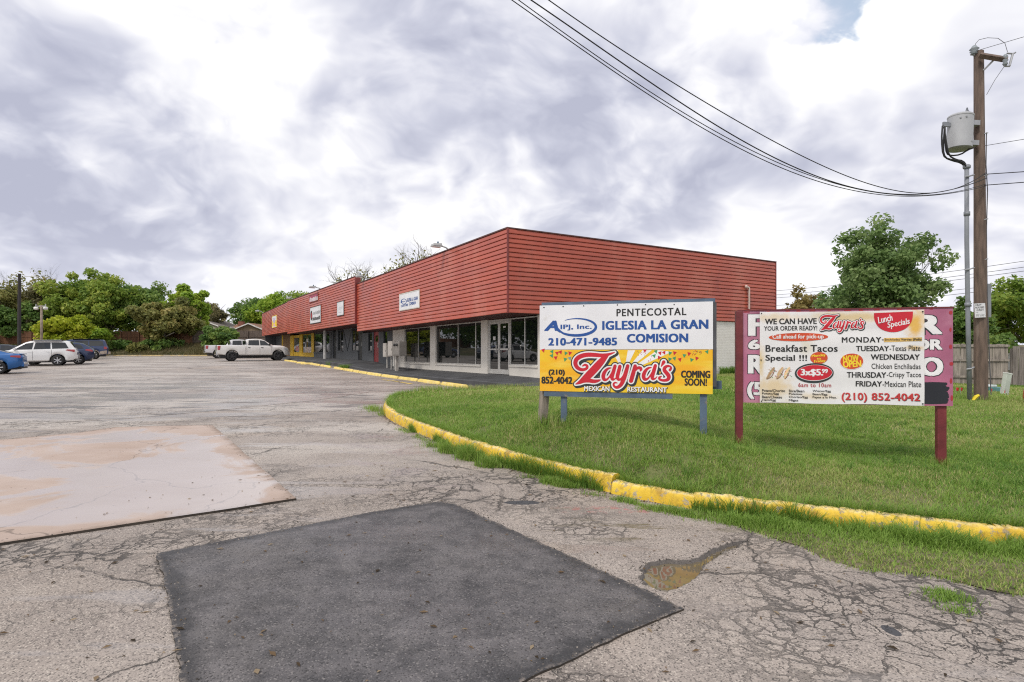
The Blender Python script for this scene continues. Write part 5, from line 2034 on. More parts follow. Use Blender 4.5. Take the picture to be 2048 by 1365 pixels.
def script_strokes():
    Z = [[(528, 238, 14), (552, 222, 24), (582, 236, 30), (575, 268, 30), (525, 284, 34), (470, 262, 42), (444, 212, 46), (456, 163, 48), (505, 128, 50), (580, 112, 48), (660, 116, 46), (735, 124, 42), (805, 116, 32), (862, 98, 18), (884, 90, 8)],
         [(800, 122, 36), (735, 190, 78), (650, 285, 86), (570, 365, 80), (505, 415, 46), (452, 438, 12)],
         [(515, 408, 40), (585, 396, 46), (655, 412, 42), (705, 402, 28), (728, 392, 8)]]

    def a_(o):
        return [[(842 + o, 262, 12), (805 + o, 268, 26), (768 + o, 308, 40), (752 + o, 358, 44), (766 + o, 396, 36), (800 + o, 392, 22), (830 + o, 350, 14), (858 + o, 298, 12)],
                [(886 + o, 242, 36), (868 + o, 305, 42), (848 + o, 368, 42), (858 + o, 396, 28), (888 + o, 384, 14), (905 + o, 362, 8)]]
    y_ = [[(940, 248, 38), (925, 305, 42), (908, 368, 42), (926, 400, 28), (960, 380, 18), (990, 325, 14)],
          [(1026, 242, 38), (1004, 320, 46), (978, 400, 48), (948, 458, 42), (905, 484, 32), (874, 468, 24), (866, 440, 22), (884, 424, 20), (908, 430, 12)]]
    r_ = [[(1108, 244, 38), (1088, 320, 46), (1062, 408, 46)], [(1084, 340, 14), (1112, 285, 24), (1148, 258, 34), (1178, 276, 36), (1165, 298, 16)]]
    ap = [[(1424, 204, 40), (1410, 228, 26), (1394, 256, 8)]]
    s_ = [[(1492, 292, 30), (1512, 268, 20), (1482, 244, 22), (1440, 256, 36), (1424, 290, 40), (1456, 326, 44), (1484, 362, 44), (1472, 400, 38), (1420, 410, 28), (1376, 396, 26), (1370, 374, 26), (1396, 362, 14)]]
    return Z + a_(0) + y_ + r_ + a_(445) + ap + s_


LOGO_ST = 6.0
LOGO_X0, LOGO_Y0 = 370, 50
LOGO = stroke_sdf(script_strokes(), LOGO_X0, 1600, LOGO_Y0, 560, LOGO_ST)


def put_logo(L_, m, red, white, dark, d=.003):
    """m maps logo drawing coordinates to picture coordinates"""
    sh = np.full(LOGO.shape, 1e9)
    k = 2
    sh[k:, k:] = LOGO[:-k, :-k]
    outer = np.minimum(LOGO, sh)
    for ink, f, lv, dd in ((dark, outer, 27, d), (white, LOGO, 15, d + .0015), (red, LOGO, 0, d + .003)):
        V, F = march(f, LOGO_X0, LOGO_Y0, LOGO_ST, lv)
        L_.field(ink, m(V), F, dd)


def ink(name, c, rough=.55, var=.05):
    return pmat('print_' + name, c, rough, var=var, scale=4)


I_BLUE = ink('blue', (.012, .075, .30))
I_BLACK = ink('black', (.018, .018, .018))
I_DARK = ink('charcoal', (.022, .032, .035))
I_RED = ink('red', (.56, .012, .03))
I_WHITE = ink('white', (.80, .79, .80))
I_ORANGE = ink('orange_red', (.60, .07, .02))
I_YELLOW = ink('yellow', (.85, .62, .03))
I_GREEN = ink('green', (.05, .30, .12))
I_TEAL = ink('grey_teal', (.20, .33, .33))
I_MAROON = ink('maroon', (.40, .03, .04))
I_PHONE = ink('phone_red', (.55, .04, .04))

# ================================================================== SIGN 1: church and restaurant board
P1L, P1R = PX(1079.5, 706, 8.44), PX(1426, 706, 7.76)
d1 = (P1R - P1L)
W1 = d1.length
ang1 = math.atan2(d1.y, d1.x)
Z1B, Z1T = 1.005, 2.225
S1 = empty('roadside_sign', (P1L.x, P1L.y, float(L(P1L.x, P1L.y))), ang1)
tag(S1, 'two-panel board with blue Spanish church lettering over a yellow restaurant banner, on blue posts', 'sign')
o1 = S1.location.z


def lz(z, o):
    return z - o


MAT_WHITEPANEL = pmat('white_sign_panel', (.76, .76, .79), .38, var=.03, scale=2, col2=(.62, .60, .58), mix_lo=.66, mix_hi=.8, mscale=3)


def yellow_banner_material():
    m, nt, b, o = newmat('yellow_banner')
    tc = nt.nodes.new('ShaderNodeTexCoord')
    P = tc.outputs['Object']
    s = N(nt, 'ShaderNodeMapping', {'Vector': P, 'Rotation': (0, R(14), 0), 'Scale': (.5, 1, 2.4)})
    n1 = noise(nt, s.outputs[0], 1.7, 3.0, .5, .6)
    c = mixc(nt, rng(nt, n1, .38, .62), (.83, .55, .02), (.86, .42, .012))
    n2 = noise(nt, s.outputs[0], 3.3, 2.0, .5)
    c = mixc(nt, rng(nt, n2, .52, .70, 0, .6), c, (.88, .66, .10))
    nt.links.new(c, b.inputs['Base Color'])
    b.inputs['Roughness'].default_value = .42
    return m


MAT_BANNERYEL = yellow_banner_material()
MAT_BLUEPOST = pmat('slate_blue_paint', (.085, .125, .185), .65, var=.15, scale=4, bump=.3, bscale=30, col2=(.20, .18, .16), mix_lo=.62, mix_hi=.72, mscale=7)
MAT_OLDWOOD = pmat('weathered_post_wood', (.235, .20, .165), .9, var=.3, scale=9, bump=.8, bscale=40, stretch=(3, 3, .35))

# frame and posts
fr = MB()
zb, zt = lz(Z1B, o1), lz(Z1T, o1)
fr.box(.02, W1 + .03, .03, .10, zt - .01, zt + .045)
fr.build('top_rail', MAT_BLUEPOST, S1)
MB().box(.06, W1 * .78, .005, .07, zb - .075, zb + .02).build('bottom_rail', MAT_BLUEPOST, S1)
MB().box(W1 - .03, W1 + .045, .012, .085, zb + .10, zt - .012).build('side_rail', pmat('dark_side_rail', (.075, .075, .085), .7, var=.25, scale=5), S1)
MB().box(W1 - .06, W1 + .115, .13, .20, zb + .06, zb + .17).build('rail_end', MAT_BLUEPOST, S1)
for (x0, x1, zt_) in ((.300, .385, zt - .05), (W1 - .165, W1 - .075, zt - .05)):
    wx = P1L + d1.normalized() * (x0 + x1) / 2
    MB().box(x0, x1, .03, .075, float(L(wx.x, wx.y)) - o1 - .2, zt_).build('post', MAT_BLUEPOST, S1)
pw = MB()
pw.tube([(.01, .10, -.2), (.03, .10, .25), (.07, .10, zb + .4)], [.075, .073, .07], 4)
pw.build('old_post', MAT_OLDWOOD, S1)
MB().box(.05, W1 - .05, .10, .115, zb + .04, zt - .02).build('back_board', MAT_OLDWOOD, S1)

C1 = [(85, 132), (1562, 113), (1557, 905), (82, 862)]       # board corners in the zoomed view
# the seam between the two panels
pan1 = Panel(C1, W1, Z1T - Z1B)
seam = (pan1.uv(90, 512)[1] + pan1.uv(1550, 520)[1]) / 2
wp = MB().box(0, W1, -.004, .02, seam + zb + .002, zt).build('white_panel', MAT_WHITEPANEL, S1)
yp = MB().box(0.002, W1 - .004, -.003, .02, zb, seam + zb - .002).build('yellow_panel', MAT_BANNERYEL, S1)
L1 = Letter(pan1)
L1.text(I_BLACK, 'PENTECOSTAL', (740, 165, 1335, 230), .006, .024, 0, 1.18)
L1.text(I_BLUE, 'IGLESIA LA GRAN', (618, 268, 1522, 347), .006, .040, 0, 1.08)
L1.text(I_BLUE, 'COMISION', (828, 383, 1350, 459), .006, .042, 0, 1.06)
L1.text(I_BLUE, '210-471-9485', (157, 412, 744, 478), .006, .040, 0, 1.06)
L1.text(I_BLUE, 'IPJ, Inc.', (262, 297, 528, 348), .006, .028, 0, 1.05)
L1.text(I_BLUE, 'A', (122, 262, 248, 350), .006, .045, .25)
# swoosh ring: from the foot of the A round the name and back over it
ring = []
for i in range(41):
    t = math.pi * (1.02 - 1.72 * i / 40)
    ring.append((398 + 166 * math.cos(t), 319 + 72 * math.sin(t), 5 + 19 * max(0, math.sin(math.pi * (i / 40) ** .8)) ** 1.2))
ring = [(215, 318, 20), (238, 345, 18), (270, 366, 14)] + [q for q in ring if not (q[0] < 275 and q[1] > 330)]
sd = stroke_sdf([ring], 180, 620, 210, 420, 5)
V, F = march(sd, 180, 210, 5, 0)
L1.field(I_BLUE, V, F, .0065)
for (x, y) in ((122, 149), (285, 143), (461, 139), (748, 134), (988, 134), (1231, 136)):
    L1.ellipse(I_BLACK, x, y, 6, 6, .0062, 8)
# yellow half: light rays, flags, confetti
for (a, b_) in (((735, 522), (820, 522)), ((880, 522), (950, 522)), ((1010, 524), (1110, 560))):
    pass
c0 = (800, 720)
for (xa, xb, ya, yb) in ((700, 750, 523, 523), (835, 898, 523, 523), (960, 1040, 523, 523), (1090, 1210, 523, 540)):
    L1.poly(I_WHITE, [(c0[0] + (xa - c0[0]) * .30, c0[1] + (ya - c0[1]) * .30), (xa, ya), (xb, yb), (c0[0] + (xb - c0[0]) * .30, c0[1] + (yb - c0[1]) * .30)], .0045)
rf = random.Random(4)
flags = [(115, 518, 0), (190, 530, 1), (232, 543, 0), (262, 535, 0), (188, 565, 1), (220, 582, 0), (305, 545, 1), (340, 544, 0), (300, 597, 1), (341, 588, 2), (980, 530, 0), (1075, 538, 1), (1110, 552, 0), (1145, 548, 0), (1060, 575, 1), (1100, 590, 0), (1192, 553, 1), (1232, 552, 0), (1190, 605, 1), (1232, 598, 1), (1278, 608, 0), (1315, 575, 1), (1355, 560, 0), (1376, 612, 1), (1420, 600, 0), (1510, 545, 1)]
for (x, y, k) in flags:
    s_ = 17
    a = rf.uniform(-.5, .5)
    pts = [(-s_, -s_ * .8), (s_, -s_ * .8), (0, s_ * 1.1)]
    L1.poly((I_RED, I_GREEN, I_TEAL)[k], [(x + p * math.cos(a) - q * math.sin(a), y + p * math.sin(a) + q * math.cos(a)) for p, q in pts], .0050)
L1.join = True
for i in range(46):
    x, y = rf.choice([(rf.uniform(900, 1050), rf.uniform(525, 620)), (rf.uniform(1380, 1460), rf.uniform(530, 570))])
    L1.ellipse(rf.choice([I_RED, I_GREEN, I_ORANGE, I_MAROON]), x, y, 3, 4, .0052, 6)
L1.join = False
zs = 370 / 2048 * 1706 / 400      # logo drawing px -> view px


def m1(V):
    x = 1070 + V[:, 0] * 370 / 2048
    y = 690 + V[:, 1] * 120 / 664
    return np.c_[(x - 1060) * 1706 / 400, (y - 580) * 1365 / 320]


put_logo(L1, m1, I_RED, I_WHITE, I_DARK, .0058)
L1.text(I_BLACK, '(210)', (158, 680, 298, 738), .006, .042)
L1.text(I_BLACK, '852-4042', (97, 742, 362, 803), .006, .042)
L1.text(I_BLACK, 'COMING', (1286, 702, 1535, 764), .006, .048)
L1.text(I_BLACK, 'SOON!', (1316, 768, 1506, 832), .006, .034)
for st, bx in (('MEXICAN', (462, 826, 678, 868)), ('RESTAURANT', (829, 838, 1166, 880))):
    L1.text(I_DARK, st, (bx[0] - 1, bx[1] - 1, bx[2] + 7, bx[3] + 7), .0100, .070, 0, 1.04)
    L1.text(I_WHITE, st, bx, .0114, .030, 0, 1.04)
for o in L1.build(S1):
    o.location = (0, 0, zb)

# ================================================================== SIGN 2: purple board with a white menu banner
P2L, P2R = PX(1477, 706, 7.86), PX(1905, 706, 7.30)
d2 = P2R - P2L
W2 = d2.length
ang2 = math.atan2(d2.y, d2.x)
Z2B = (H - (801 - 706) * 7.86 / 1180 + H - (817 - 706) * 7.30 / 1180) / 2
Z2T = (H + (706 - 619.5) * 7.86 / 1180 + H + (706 - 620.5) * 7.30 / 1180) / 2
S2 = empty('purple_sign', (P2L.x, P2L.y, float(L(P2L.x, P2L.y))), ang2)
tag(S2, 'faded purple board with white outlined letters between two dark red posts', 'sign')
o2 = S2.location.z
zb2, zt2 = Z2B - o2, Z2T - o2
MAT_PURPLE = pmat('faded_purple_vinyl', (.40, .125, .215), .5, var=.14, scale=1.6, col2=(.50, .22, .31), mix_lo=.5, mix_hi=.7, mscale=1.5)
MAT_POSTRED = pmat('oxblood_post', (.15, .022, .026), .55, var=.15, scale=5, bump=.25, bscale=30, col2=(.24, .05, .05), mix_lo=.6, mix_hi=.75)
MB().box(0, W2, -.012, .012, zb2, zt2).build('purple_panel', MAT_PURPLE, S2)
MB().box(.002, W2 - .002, .0125, .03, zb2 + .003, zt2 - .003).build('back_board', MAT_POSTRED, S2)
MB().box(-.01, W2 + .01, -.02, .035, zt2 + .001, zt2 + .018).build('top_rail', MAT_POSTRED, S2)
for (x0, x1, zt_) in ((-.035, .050, zt2 + .0), (W2 - .155, W2 - .055, zb2 - .0)):
    wx = P2L + d2.normalized() * (x0 + x1) / 2
    yb = -.045 if x0 < 0 else -.01
    MB().box(x0, x1, .0135 if x0 > 0 else yb, .095, float(L(wx.x, wx.y)) - o2 - .3, (zt2 - .02) if x0 > 0 else zt_, bev=.006).build('post', MAT_POSTRED, S2)
C2 = [(100, 112), (1727, 115), (1723, 862), (103, 800)]
pan2 = Panel(C2, W2, Z2T - Z2B)
L2 = Letter(pan2)
for st, bx in (('F', (172, 138, 300, 300)), ('6', (172, 330, 262, 402)), ('R', (172, 445, 300, 585)), ('(5', (166, 648, 290, 778)), ('R', (1440, 165, 1645, 312)), ('OR', (1420, 350, 1645, 430)), ('TO', (1340, 486, 1650, 628))):
    L2.text(I_DARK, st, (bx[0] - 5, bx[1] - 5, bx[2] + 5, bx[3] + 5), .0142, .075)
    L2.text(I_WHITE, st, bx, .0155, .045)
# black over-painted block
rp = random.Random(3)
scr = []
for i in range(9):
    y = 690 + i * 17
    scr.append([(1480 + rp.uniform(-6, 6), y, 26), (1580, y + rp.uniform(-5, 5), 30), (1675 + rp.uniform(-14, 12), y + rp.uniform(-6, 6), 20)])
V, F = march(stroke_sdf(scr, 1440, 1730, 660, 850, 6), 1440, 660, 6, 0)
L2.field(ink('overpaint_black', (.015, .017, .024), .45), V, F, .0150)
# dark red dabs of paint round the rim
rp = random.Random(8)
for i in range(26):
    if i < 12:
        x, y = 180 + i * 125 + rp.uniform(-40, 40), 119
        L2.ellipse(I_MAROON, x, y, rp.uniform(14, 30), rp.uniform(4, 7), .0152, 10)
    elif i < 20:
        L2.ellipse(I_MAROON, 112 + rp.uniform(-3, 8), 140 + (i - 12) * 85, rp.uniform(5, 10), rp.uniform(16, 36), .0152, 10)
    else:
        L2.ellipse(I_MAROON, 1712 + rp.uniform(-8, 2), 150 + (i - 20) * 130, rp.uniform(8, 16), rp.uniform(12, 26), .0152, 10)
for o in L2.build(S2):
    o.location = (0, 0, zb2)

# ---- the vinyl banner hung over it
CB = [(255, 125), (1497, 118), (1508, 850), (262, 805)]
bq = [pan2.uv(*c) for c in CB]
BW = ((bq[1][0] - bq[0][0]) + (bq[2][0] - bq[3][0])) / 2
BH = ((bq[0][1] - bq[3][1]) + (bq[1][1] - bq[2][1])) / 2
bx0, bz0 = (bq[0][0] + bq[3][0]) / 2, (bq[3][1] + bq[2][1]) / 2
d2n = d2.normalized()
nrm2 = Vector((d2n.y, -d2n.x, 0))
BO = P2L + d2n * bx0 + nrm2 * .030
BAN = empty('menu_banner', (BO.x, BO.y, o2 + zb2 + bz0), ang2)
tag(BAN, 'creased white vinyl menu banner with breakfast tacos and lunch specials, hung on the purple board', 'banner')


def crease(u, v):
    """towards the reader, metres"""
    u = np.asarray(u)
    v = np.asarray(v)
    t = v / BH
    w = .004 * np.sin(u * 2.1 + 1.0) * (1 - .3 * t)
    w = w + .007 * np.exp(-((v - BH * .93 + .10 * np.sin(np.pi * u / BW) * 1.0) / .035) ** 2) * np.sin(np.pi * u / BW)
    w = w + .005 * np.sin((u * 3.0 + v * 7.0)) * np.exp(-((u - BW * .12) / .3) ** 2)
    w = w + .005 * np.sin((u * 5.0 - v * 9.0)) * np.exp(-((u - BW * .95) / .22) ** 2)
    w = w + .003 * np.sin(v * 16 + u * 1.5) * np.exp(-((u - BW * .55) / .5) ** 2)
    return w


def vinyl_material():
    m, nt, b, o = newmat('stained_vinyl')
    tc = nt.nodes.new('ShaderNodeTexCoord')
    P = tc.outputs['Object']
    s = N(nt, 'ShaderNodeSeparateXYZ', {0: P})
    u, v = s.outputs[0], s.outputs[2]
    n1 = noise(nt, P, 3.0, 5.0, .6)
    c = mixc(nt, rng(nt, n1, .3, .7), (.74, .73, .74), (.80, .79, .80))
    def st(u0, v0, ru, rv, col, k, sc=7.0):
        nonlocal c
        a = mth(nt, 'DIVIDE', mth(nt, 'SUBTRACT', u, u0), ru)
        e = mth(nt, 'DIVIDE', mth(nt, 'SUBTRACT', v, v0), rv)
        d = mth(nt, 'SQRT', mth(nt, 'ADD', mth(nt, 'MULTIPLY', a, a), mth(nt, 'MULTIPLY', e, e)))
        f = mth(nt, 'MULTIPLY', rng(nt, mth(nt, 'ADD', d, mth(nt, 'MULTIPLY', noise(nt, P, sc, 5.0, .65), 1.5)), 1.75, .85), k)
        c = mixc(nt, f, c, col)
    tan = (.66, .47, .17)
    st(BW * .95, BH * .86, .17, .26, (.72, .42, .06), .95)
    st(BW * .60, BH * .93, .8, .10, tan, .75, 4.0)
    st(BW * .08, BH * .16, .35, .28, (.68, .50, .24), .75)
    st(BW * .10, BH * .94, .4, .08, tan, .5)
    st(BW * .0, BH * .45, .09, .3, tan, .8)
    st(BW * .94, BH * .60, .14, .05, (.72, .46, .10), .8)
    st(BW * .35, BH * .08, .4, .07, tan, .45)
    st(BW * .30, BH * .62, .12, .15, (.66, .58, .38), .5)
    nt.links.new(c, b.inputs['Base Color'])
    b.inputs['Roughness'].default_value = .42
    return m


nu, nv = 60, 34
us, vs_ = np.linspace(0, BW, nu), np.linspace(0, BH, nv)
gu, gv = np.meshgrid(us, vs_)
# the hem sags a little between its ties
sag = -.010 * np.sin(np.pi * gu / BW) * (gv / BH) + .004 * np.sin(6 * gu) * (1 - gv / BH)
V = np.stack([gu, -crease(gu, gv), gv + sag], -1).reshape(-1, 3)
i = np.arange(nu * nv).reshape(nv, nu)
F = np.stack([i[:-1, :-1], i[:-1, 1:], i[1:, 1:], i[1:, :-1]], -1).reshape(-1, 4)
me = npmesh('sheet', V, F)
me.polygons.foreach_set('use_smooth', [True] * len(me.polygons))
link('sheet', me, vinyl_material(), BAN)
for (u, v) in ((.02, BH - .02), (BW - .02, BH - .025), (.02, .02), (BW - .02, .02), (.015, BH * .47)):
    MB().tube([(u, -.012, v), (u, .018, v)], .008, 8).build('grommet', MAT_DARKDOOR, BAN)
panB = Panel(CB, BW, BH)
L3 = Letter(panB, lambda u, v: crease(u, v))
B_ = I_BLACK
e0 = .004
L3.text(B_, 'WE CAN HAVE', (293, 176, 680, 219), e0, .026)
L3.text(B_, 'YOUR ORDER READY!', (287, 233, 684, 267), e0, .014)
L3.ellipse(I_ORANGE, 545, 317, 222, 31, e0)
L3.text(I_WHITE, 'Call ahead for pick-up', (350, 297, 733, 338), e0 + .0015, .020)
L3.text(B_, 'Breakfast Tacos', (300, 376, 840, 428), e0, .018, 0, 1.05)
L3.text(B_, 'Special !!!', (300, 450, 611, 507), e0, .018, 0, 1.0)
L3.ellipse(I_ORANGE, 700, 476, 66, 45, e0)
L3.text(I_YELLOW, 'Monday', (645, 447, 750, 472), e0 + .0015, .03, 0, 1.0, .10)
L3.text(I_YELLOW, 'to', (684, 475, 714, 489), e0 + .0015, .03, 0, 1.0, .08)
L3.text(I_YELLOW, 'Friday', (664, 490, 750, 514), e0 + .0015, .03, 0, 1.0, .08)
L3.ellipse(I_DARK, 666, 590, 146, 75, e0 + .0012)
L3.ellipse(I_WHITE, 668, 588, 134, 61, e0 + .0022)
L3.ellipse(I_RED, 668, 587, 131, 58, e0 + .0030)
L3.text(I_WHITE, '3x$5.', (563, 558, 732, 615), e0 + .0040, .040)
L3.text(I_WHITE, '99', (722, 560, 767, 592), e0 + .0040, .036)
L3.text(I_MAROON, '6am to 10am', (547, 665, 795, 696), e0, .014, 0, 1.12)
for k, col in enumerate(((277, ('Potato/Chorizo', 'Potato/Egg', 'Bean/Cheese', 'Ham/Egg'), (448, 402, 426, 380)), (477, ('Rice/Bean', 'Potatoes', 'Chorizo/Egg', 'Migas'), (593, 578, 620, 548)), (655, ('Wiener/Egg', 'Bean/Egg', 'Papas a la Mex.'), (793, 767, 838)))):
    x, lines, xe = col
    for j, st in enumerate(lines):
        y = 706 + j * 24 + k * 6
        L3.text(B_, st, (x, y, xe[j], y + (20 if '/' in st or 'g' in st or 'p' in st else 16)), e0, .014)
# printed taco picture: three folded shells
for j, x in enumerate((345, 410, 460)):
    sd = stroke_sdf([[(x - 32 + 10 * j, 625, 14), (x - 8, 585, 24), (x + 18, 548, 16)]], x - 80, x + 80, 520, 660, 5)
    V, F = march(sd, x - 80, 520, 5, 0)
    L3.field(ink('taco_shell', (.58, .40, .22), var=.3), V, F, e0)
    sd = stroke_sdf([[(x - 34 + 10 * j, 630, 4), (x + 4, 612, 6), (x + 26, 560, 5)]], x - 80, x + 80, 520, 660, 4)
    V, F = march(sd, x - 80, 520, 4, 0)
    L3.field(ink('taco_edge', (.24, .12, .05)), V, F, e0 + .001)
rp = random.Random(5)
I_FILL = ink('taco_filling', (.45, .25, .12))
L3.join = True
for i in range(34):
    L3.ellipse(rp.choice([I_MAROON, I_GREEN, I_WHITE, I_FILL]), rp.uniform(320, 500), rp.uniform(545, 620), 4, 3, e0 + .0018, 6)

L3.join = False


def m2(V):
    u = (V[:, 0] - 405) / (1560 - 405)
    w = (V[:, 1] - 70) / (520 - 70)
    return np.c_[697 + u * (1052 - 697), 146 + w * (294 - 146)]


put_logo(L3, m2, I_RED, I_WHITE, I_DARK, e0)
hs = [(1112, 142)] + [(1260 + 150 * math.cos(math.pi * (1 - i / 24)), 142 + 146 * math.sin(math.pi * i / 24) ** .8) for i in range(1, 24)] + [(1410, 132)]
L3.poly(I_RED, hs, e0)
L3.text(I_WHITE, 'Lunch', (1138, 162, 1252, 212), e0 + .0015, .018, .2, 1.0, .22)
L3.text(I_WHITE, 'Specials', (1212, 196, 1388, 254), e0 + .0015, .018, .2, 1.0, .20)
L3.text(B_, 'MONDAY', (870, 322, 1170, 364), e0, .022, 0, 1.14)
L3.text(B_, '-', (1174, 342, 1188, 348), e0, .02)
L3.poly(ink('tape', (.68, .44, .13), var=.2), [(1190, 332), (1480, 330), (1480, 358), (1190, 362)], e0)
L3.text(B_, 'Enchiladas Verdes (Pollo', (1196, 336, 1477, 358), e0 + .001, .02)
L3.text(B_, 'TUESDAY', (978, 390, 1230, 430), e0, .022)
L3.text(B_, '-Texas Plate', (1234, 390, 1470, 432), e0, .004)
L3.ellipse(I_WHITE, 948, 505, 91, 63, e0)
L3.ellipse(I_ORANGE, 948, 505, 87, 59, e0 + .0012)
L3.text(I_YELLOW, 'NOW', (880, 458, 1002, 506), e0 + .0022, .04, 0, 1.0, .06)
L3.text(I_YELLOW, 'OPEN', (880, 500, 1020, 550), e0 + .0026, .04, 0, 1.0, .06)
L3.text(B_, 'WEDNESDAY', (1092, 456, 1467, 498), e0, .022)
L3.text(B_, 'Chicken Enchiladas', (1098, 527, 1475, 568), e0, .004)
L3.text(B_, 'THRUSDAY', (911, 588, 1212, 631), e0, .022)
L3.text(B_, '-Crispy Tacos', (1215, 592, 1478, 642), e0, .004)
L3.text(B_, 'FRIDAY', (980, 657, 1181, 698), e0, .022)
L3.text(B_, '-Mexican Plate', (1184, 662, 1480, 706), e0, .004)
L3.text(I_DARK, '(210) 852-4042', (877, 752, 1476, 826), e0, .012, 0, 1.05)
L3.text(I_PHONE, '(210) 852-4042', (874, 749, 1472, 822), e0 + .0012, .020, 0, 1.05)
L3.build(BAN)

# ================================================================== SIGNS ON THE FASCIA
MAT_SIGNFRAME = pmat('dark_sign_frame', (.05, .04, .04), .5)
MAT_SIGNEDGE = pmat('pale_sign_frame', (.60, .57, .52), .5)


def wall_sign(name, label, corners, texts, mat, frame, xoff=0.0, extra=None):
    """corners in picture px, clockwise from top left; hung on the front fascia"""
    b = -.075 + xoff
    a_l, a_r = A((corners[0][0] + corners[3][0]) / 2, b), A((corners[1][0] + corners[2][0]) / 2, b)
    zt_ = (ZA(*corners[0], b) + ZA(*corners[1], b)) / 2
    zb_ = (ZA(*corners[3], b) + ZA(*corners[2], b)) / 2
    w, h = abs(a_r - a_l), zt_ - zb_
    o = BC + BV * b + BU * a_l
    e = empty(name, (o.x, o.y, zb_), BROT - math.pi / 2)
    tag(e, label, 'sign')
    # local x runs from the far end to the near end, local -y towards the lot
    MB().box(0, w, .002, .03, 0, h).build('board', mat, e)
    f = MB()
    t = .05
    f.box(-t, w + t, -.006, .04, -t, 0).box(-t, w + t, -.006, .04, h, h + t).box(-t, 0, -.004, .04, 0, h).box(w, w + t, -.004, .04, 0, h)
    f.build('frame', frame, e)
    pn = Panel(corners, w, h)
    Lw = Letter(pn)
    for t_ in texts:
        Lw.text(t_[0], t_[1], t_[2], .003, *t_[3:])
    if extra:
        extra(Lw)
    Lw.build(e)
    return e


q6 = lambda x, y: (600 + x * 260 / 2048, 560 + y * 120 / 945)


def bx6(x0, y0, x1, y1):
    a, b = q6(x0, y0), q6(x1, y1)
    return (a[0], a[1], b[0], b[1])


def ring6(Lw):
    a, b = q6(1636, 342)
    s1 = [(a + 5.2 * math.cos(2 * math.pi * i / 20), b + 5.2 * math.sin(2 * math.pi * i / 20), 1.1) for i in range(21)]
    V, F = march(stroke_sdf([s1], a - 8, a + 8, b - 8, b + 8, .35), a - 8, b - 8, .35, 0)
    Lw.field(I_BLUE, V, F, .003)


wall_sign('fascia_sign', 'white framed church sign with blue lettering on the nearest red fascia', [q6(1567, 240), q6(1872, 170), q6(1876, 424), q6(1570, 478)],
          [(I_BLUE, 'IGLESIA LA GRAN', bx6(1685, 276, 1855, 332), .03), (I_BLUE, 'COMISION', bx6(1718, 346, 1826, 394), .03), (I_BLUE, '210-471-9485', bx6(1590, 384, 1704, 424), .02), (I_BLUE, 'A', bx6(1585, 316, 1610, 362), .03), (I_BLUE, 'IPJ,Inc', bx6(1612, 332, 1660, 354), .02)], MAT_WHITEPANEL, MAT_SIGNEDGE, 0.0, ring6)
def marks(inkm, segs, w):
    """print too small to read: a run of short strokes"""
    def f(Lw):
        for (x0, y0, x1, y1, n, sl) in segs:
            st = []
            rr = random.Random(int(x0 + y0))
            for i in range(n):
                t = i / max(1, n - 1)
                x, yt, yb = x0 + (x1 - x0) * t, y0, y1
                k = rr.uniform(.0, .35) * (yb - yt)
                st.append([(*q6(x + sl, yt + k - (x - x0) * .22), w), (*q6(x, yb - (x - x0) * .18), w)])
            a, b = q6(x0 - 20, y0 - 70), q6(x1 + 30, y1 + 20)
            V, F = march(stroke_sdf(st, a[0], b[0], a[1], b[1], .22), a[0], a[1], .22, 0)
            if len(F):
                Lw.field(inkm, V, F, .003)
    return f


wall_sign('fascia_sign', 'small plain white sign, rightmost on the middle red fascia', [q6(584, 358), q6(684, 340), q6(686, 548), q6(586, 566)],
          [], MAT_WHITEPANEL, MAT_SIGNFRAME, -.10, marks(ink('pale_blue', (.50, .58, .64)), [(612, 420, 660, 470, 4, 6), (606, 512, 656, 522, 6, 2)], .5))


def oval6(Lw):
    a, b = q6(180, 562)
    Lw.ellipse(I_BLACK, a, b, 1.9, 10, .003, 20)
    Lw.ellipse(I_MAROON, a, b, 1.0, 6, .0045, 16)
    marks(I_DARK, [(206, 500, 306, 550, 9, 10)], .55)(Lw)
    marks(I_BLACK, [(202, 590, 312, 640, 11, 0)], 1.05)(Lw)


wall_sign('fascia_sign', 'large white sign with a dark oval emblem and black print on the middle fascia', [q6(160, 445), q6(324, 406), q6(324, 662), q6(160, 690)],
          [], MAT_WHITEPANEL, MAT_SIGNFRAME, -.10, oval6)
wall_sign('fascia_sign', 'pink and white lettered sign at the top edge of the middle fascia', [q6(148, 264), q6(278, 208), q6(278, 316), q6(150, 358)],
          [], pmat('magenta_sign', (.36, .05, .11), .5), MAT_REDTRIM, -.10, marks(I_WHITE, [(156, 282, 272, 345, 10, 4)], 1.0))
q2 = lambda x, y: (400 + x * 380 / 2048, 540 + y * 220 / 1186)


def yel(Lw):
    Lw.poly(I_YELLOW, [q2(779, 552), q2(822, 545), q2(822, 606), q2(779, 616)], .0025)
    Lw.ellipse(ink('lilac', (.55, .45, .62)), *q2(799, 552), 2.6, 5.4, .0035, 14)
    Lw.ellipse(ink('pinkish', (.72, .45, .45)), *q2(800, 598), 2.0, 2.6, .0045, 14)


a_ = [q2(776, 506), q2(826, 494), q2(822, 612), q2(778, 624)]
wall_sign('fascia_sign', 'small yellow and white sign on the farthest red fascia', a_, [], MAT_WHITEPANEL, I_YELLOW, 0.0, yel)

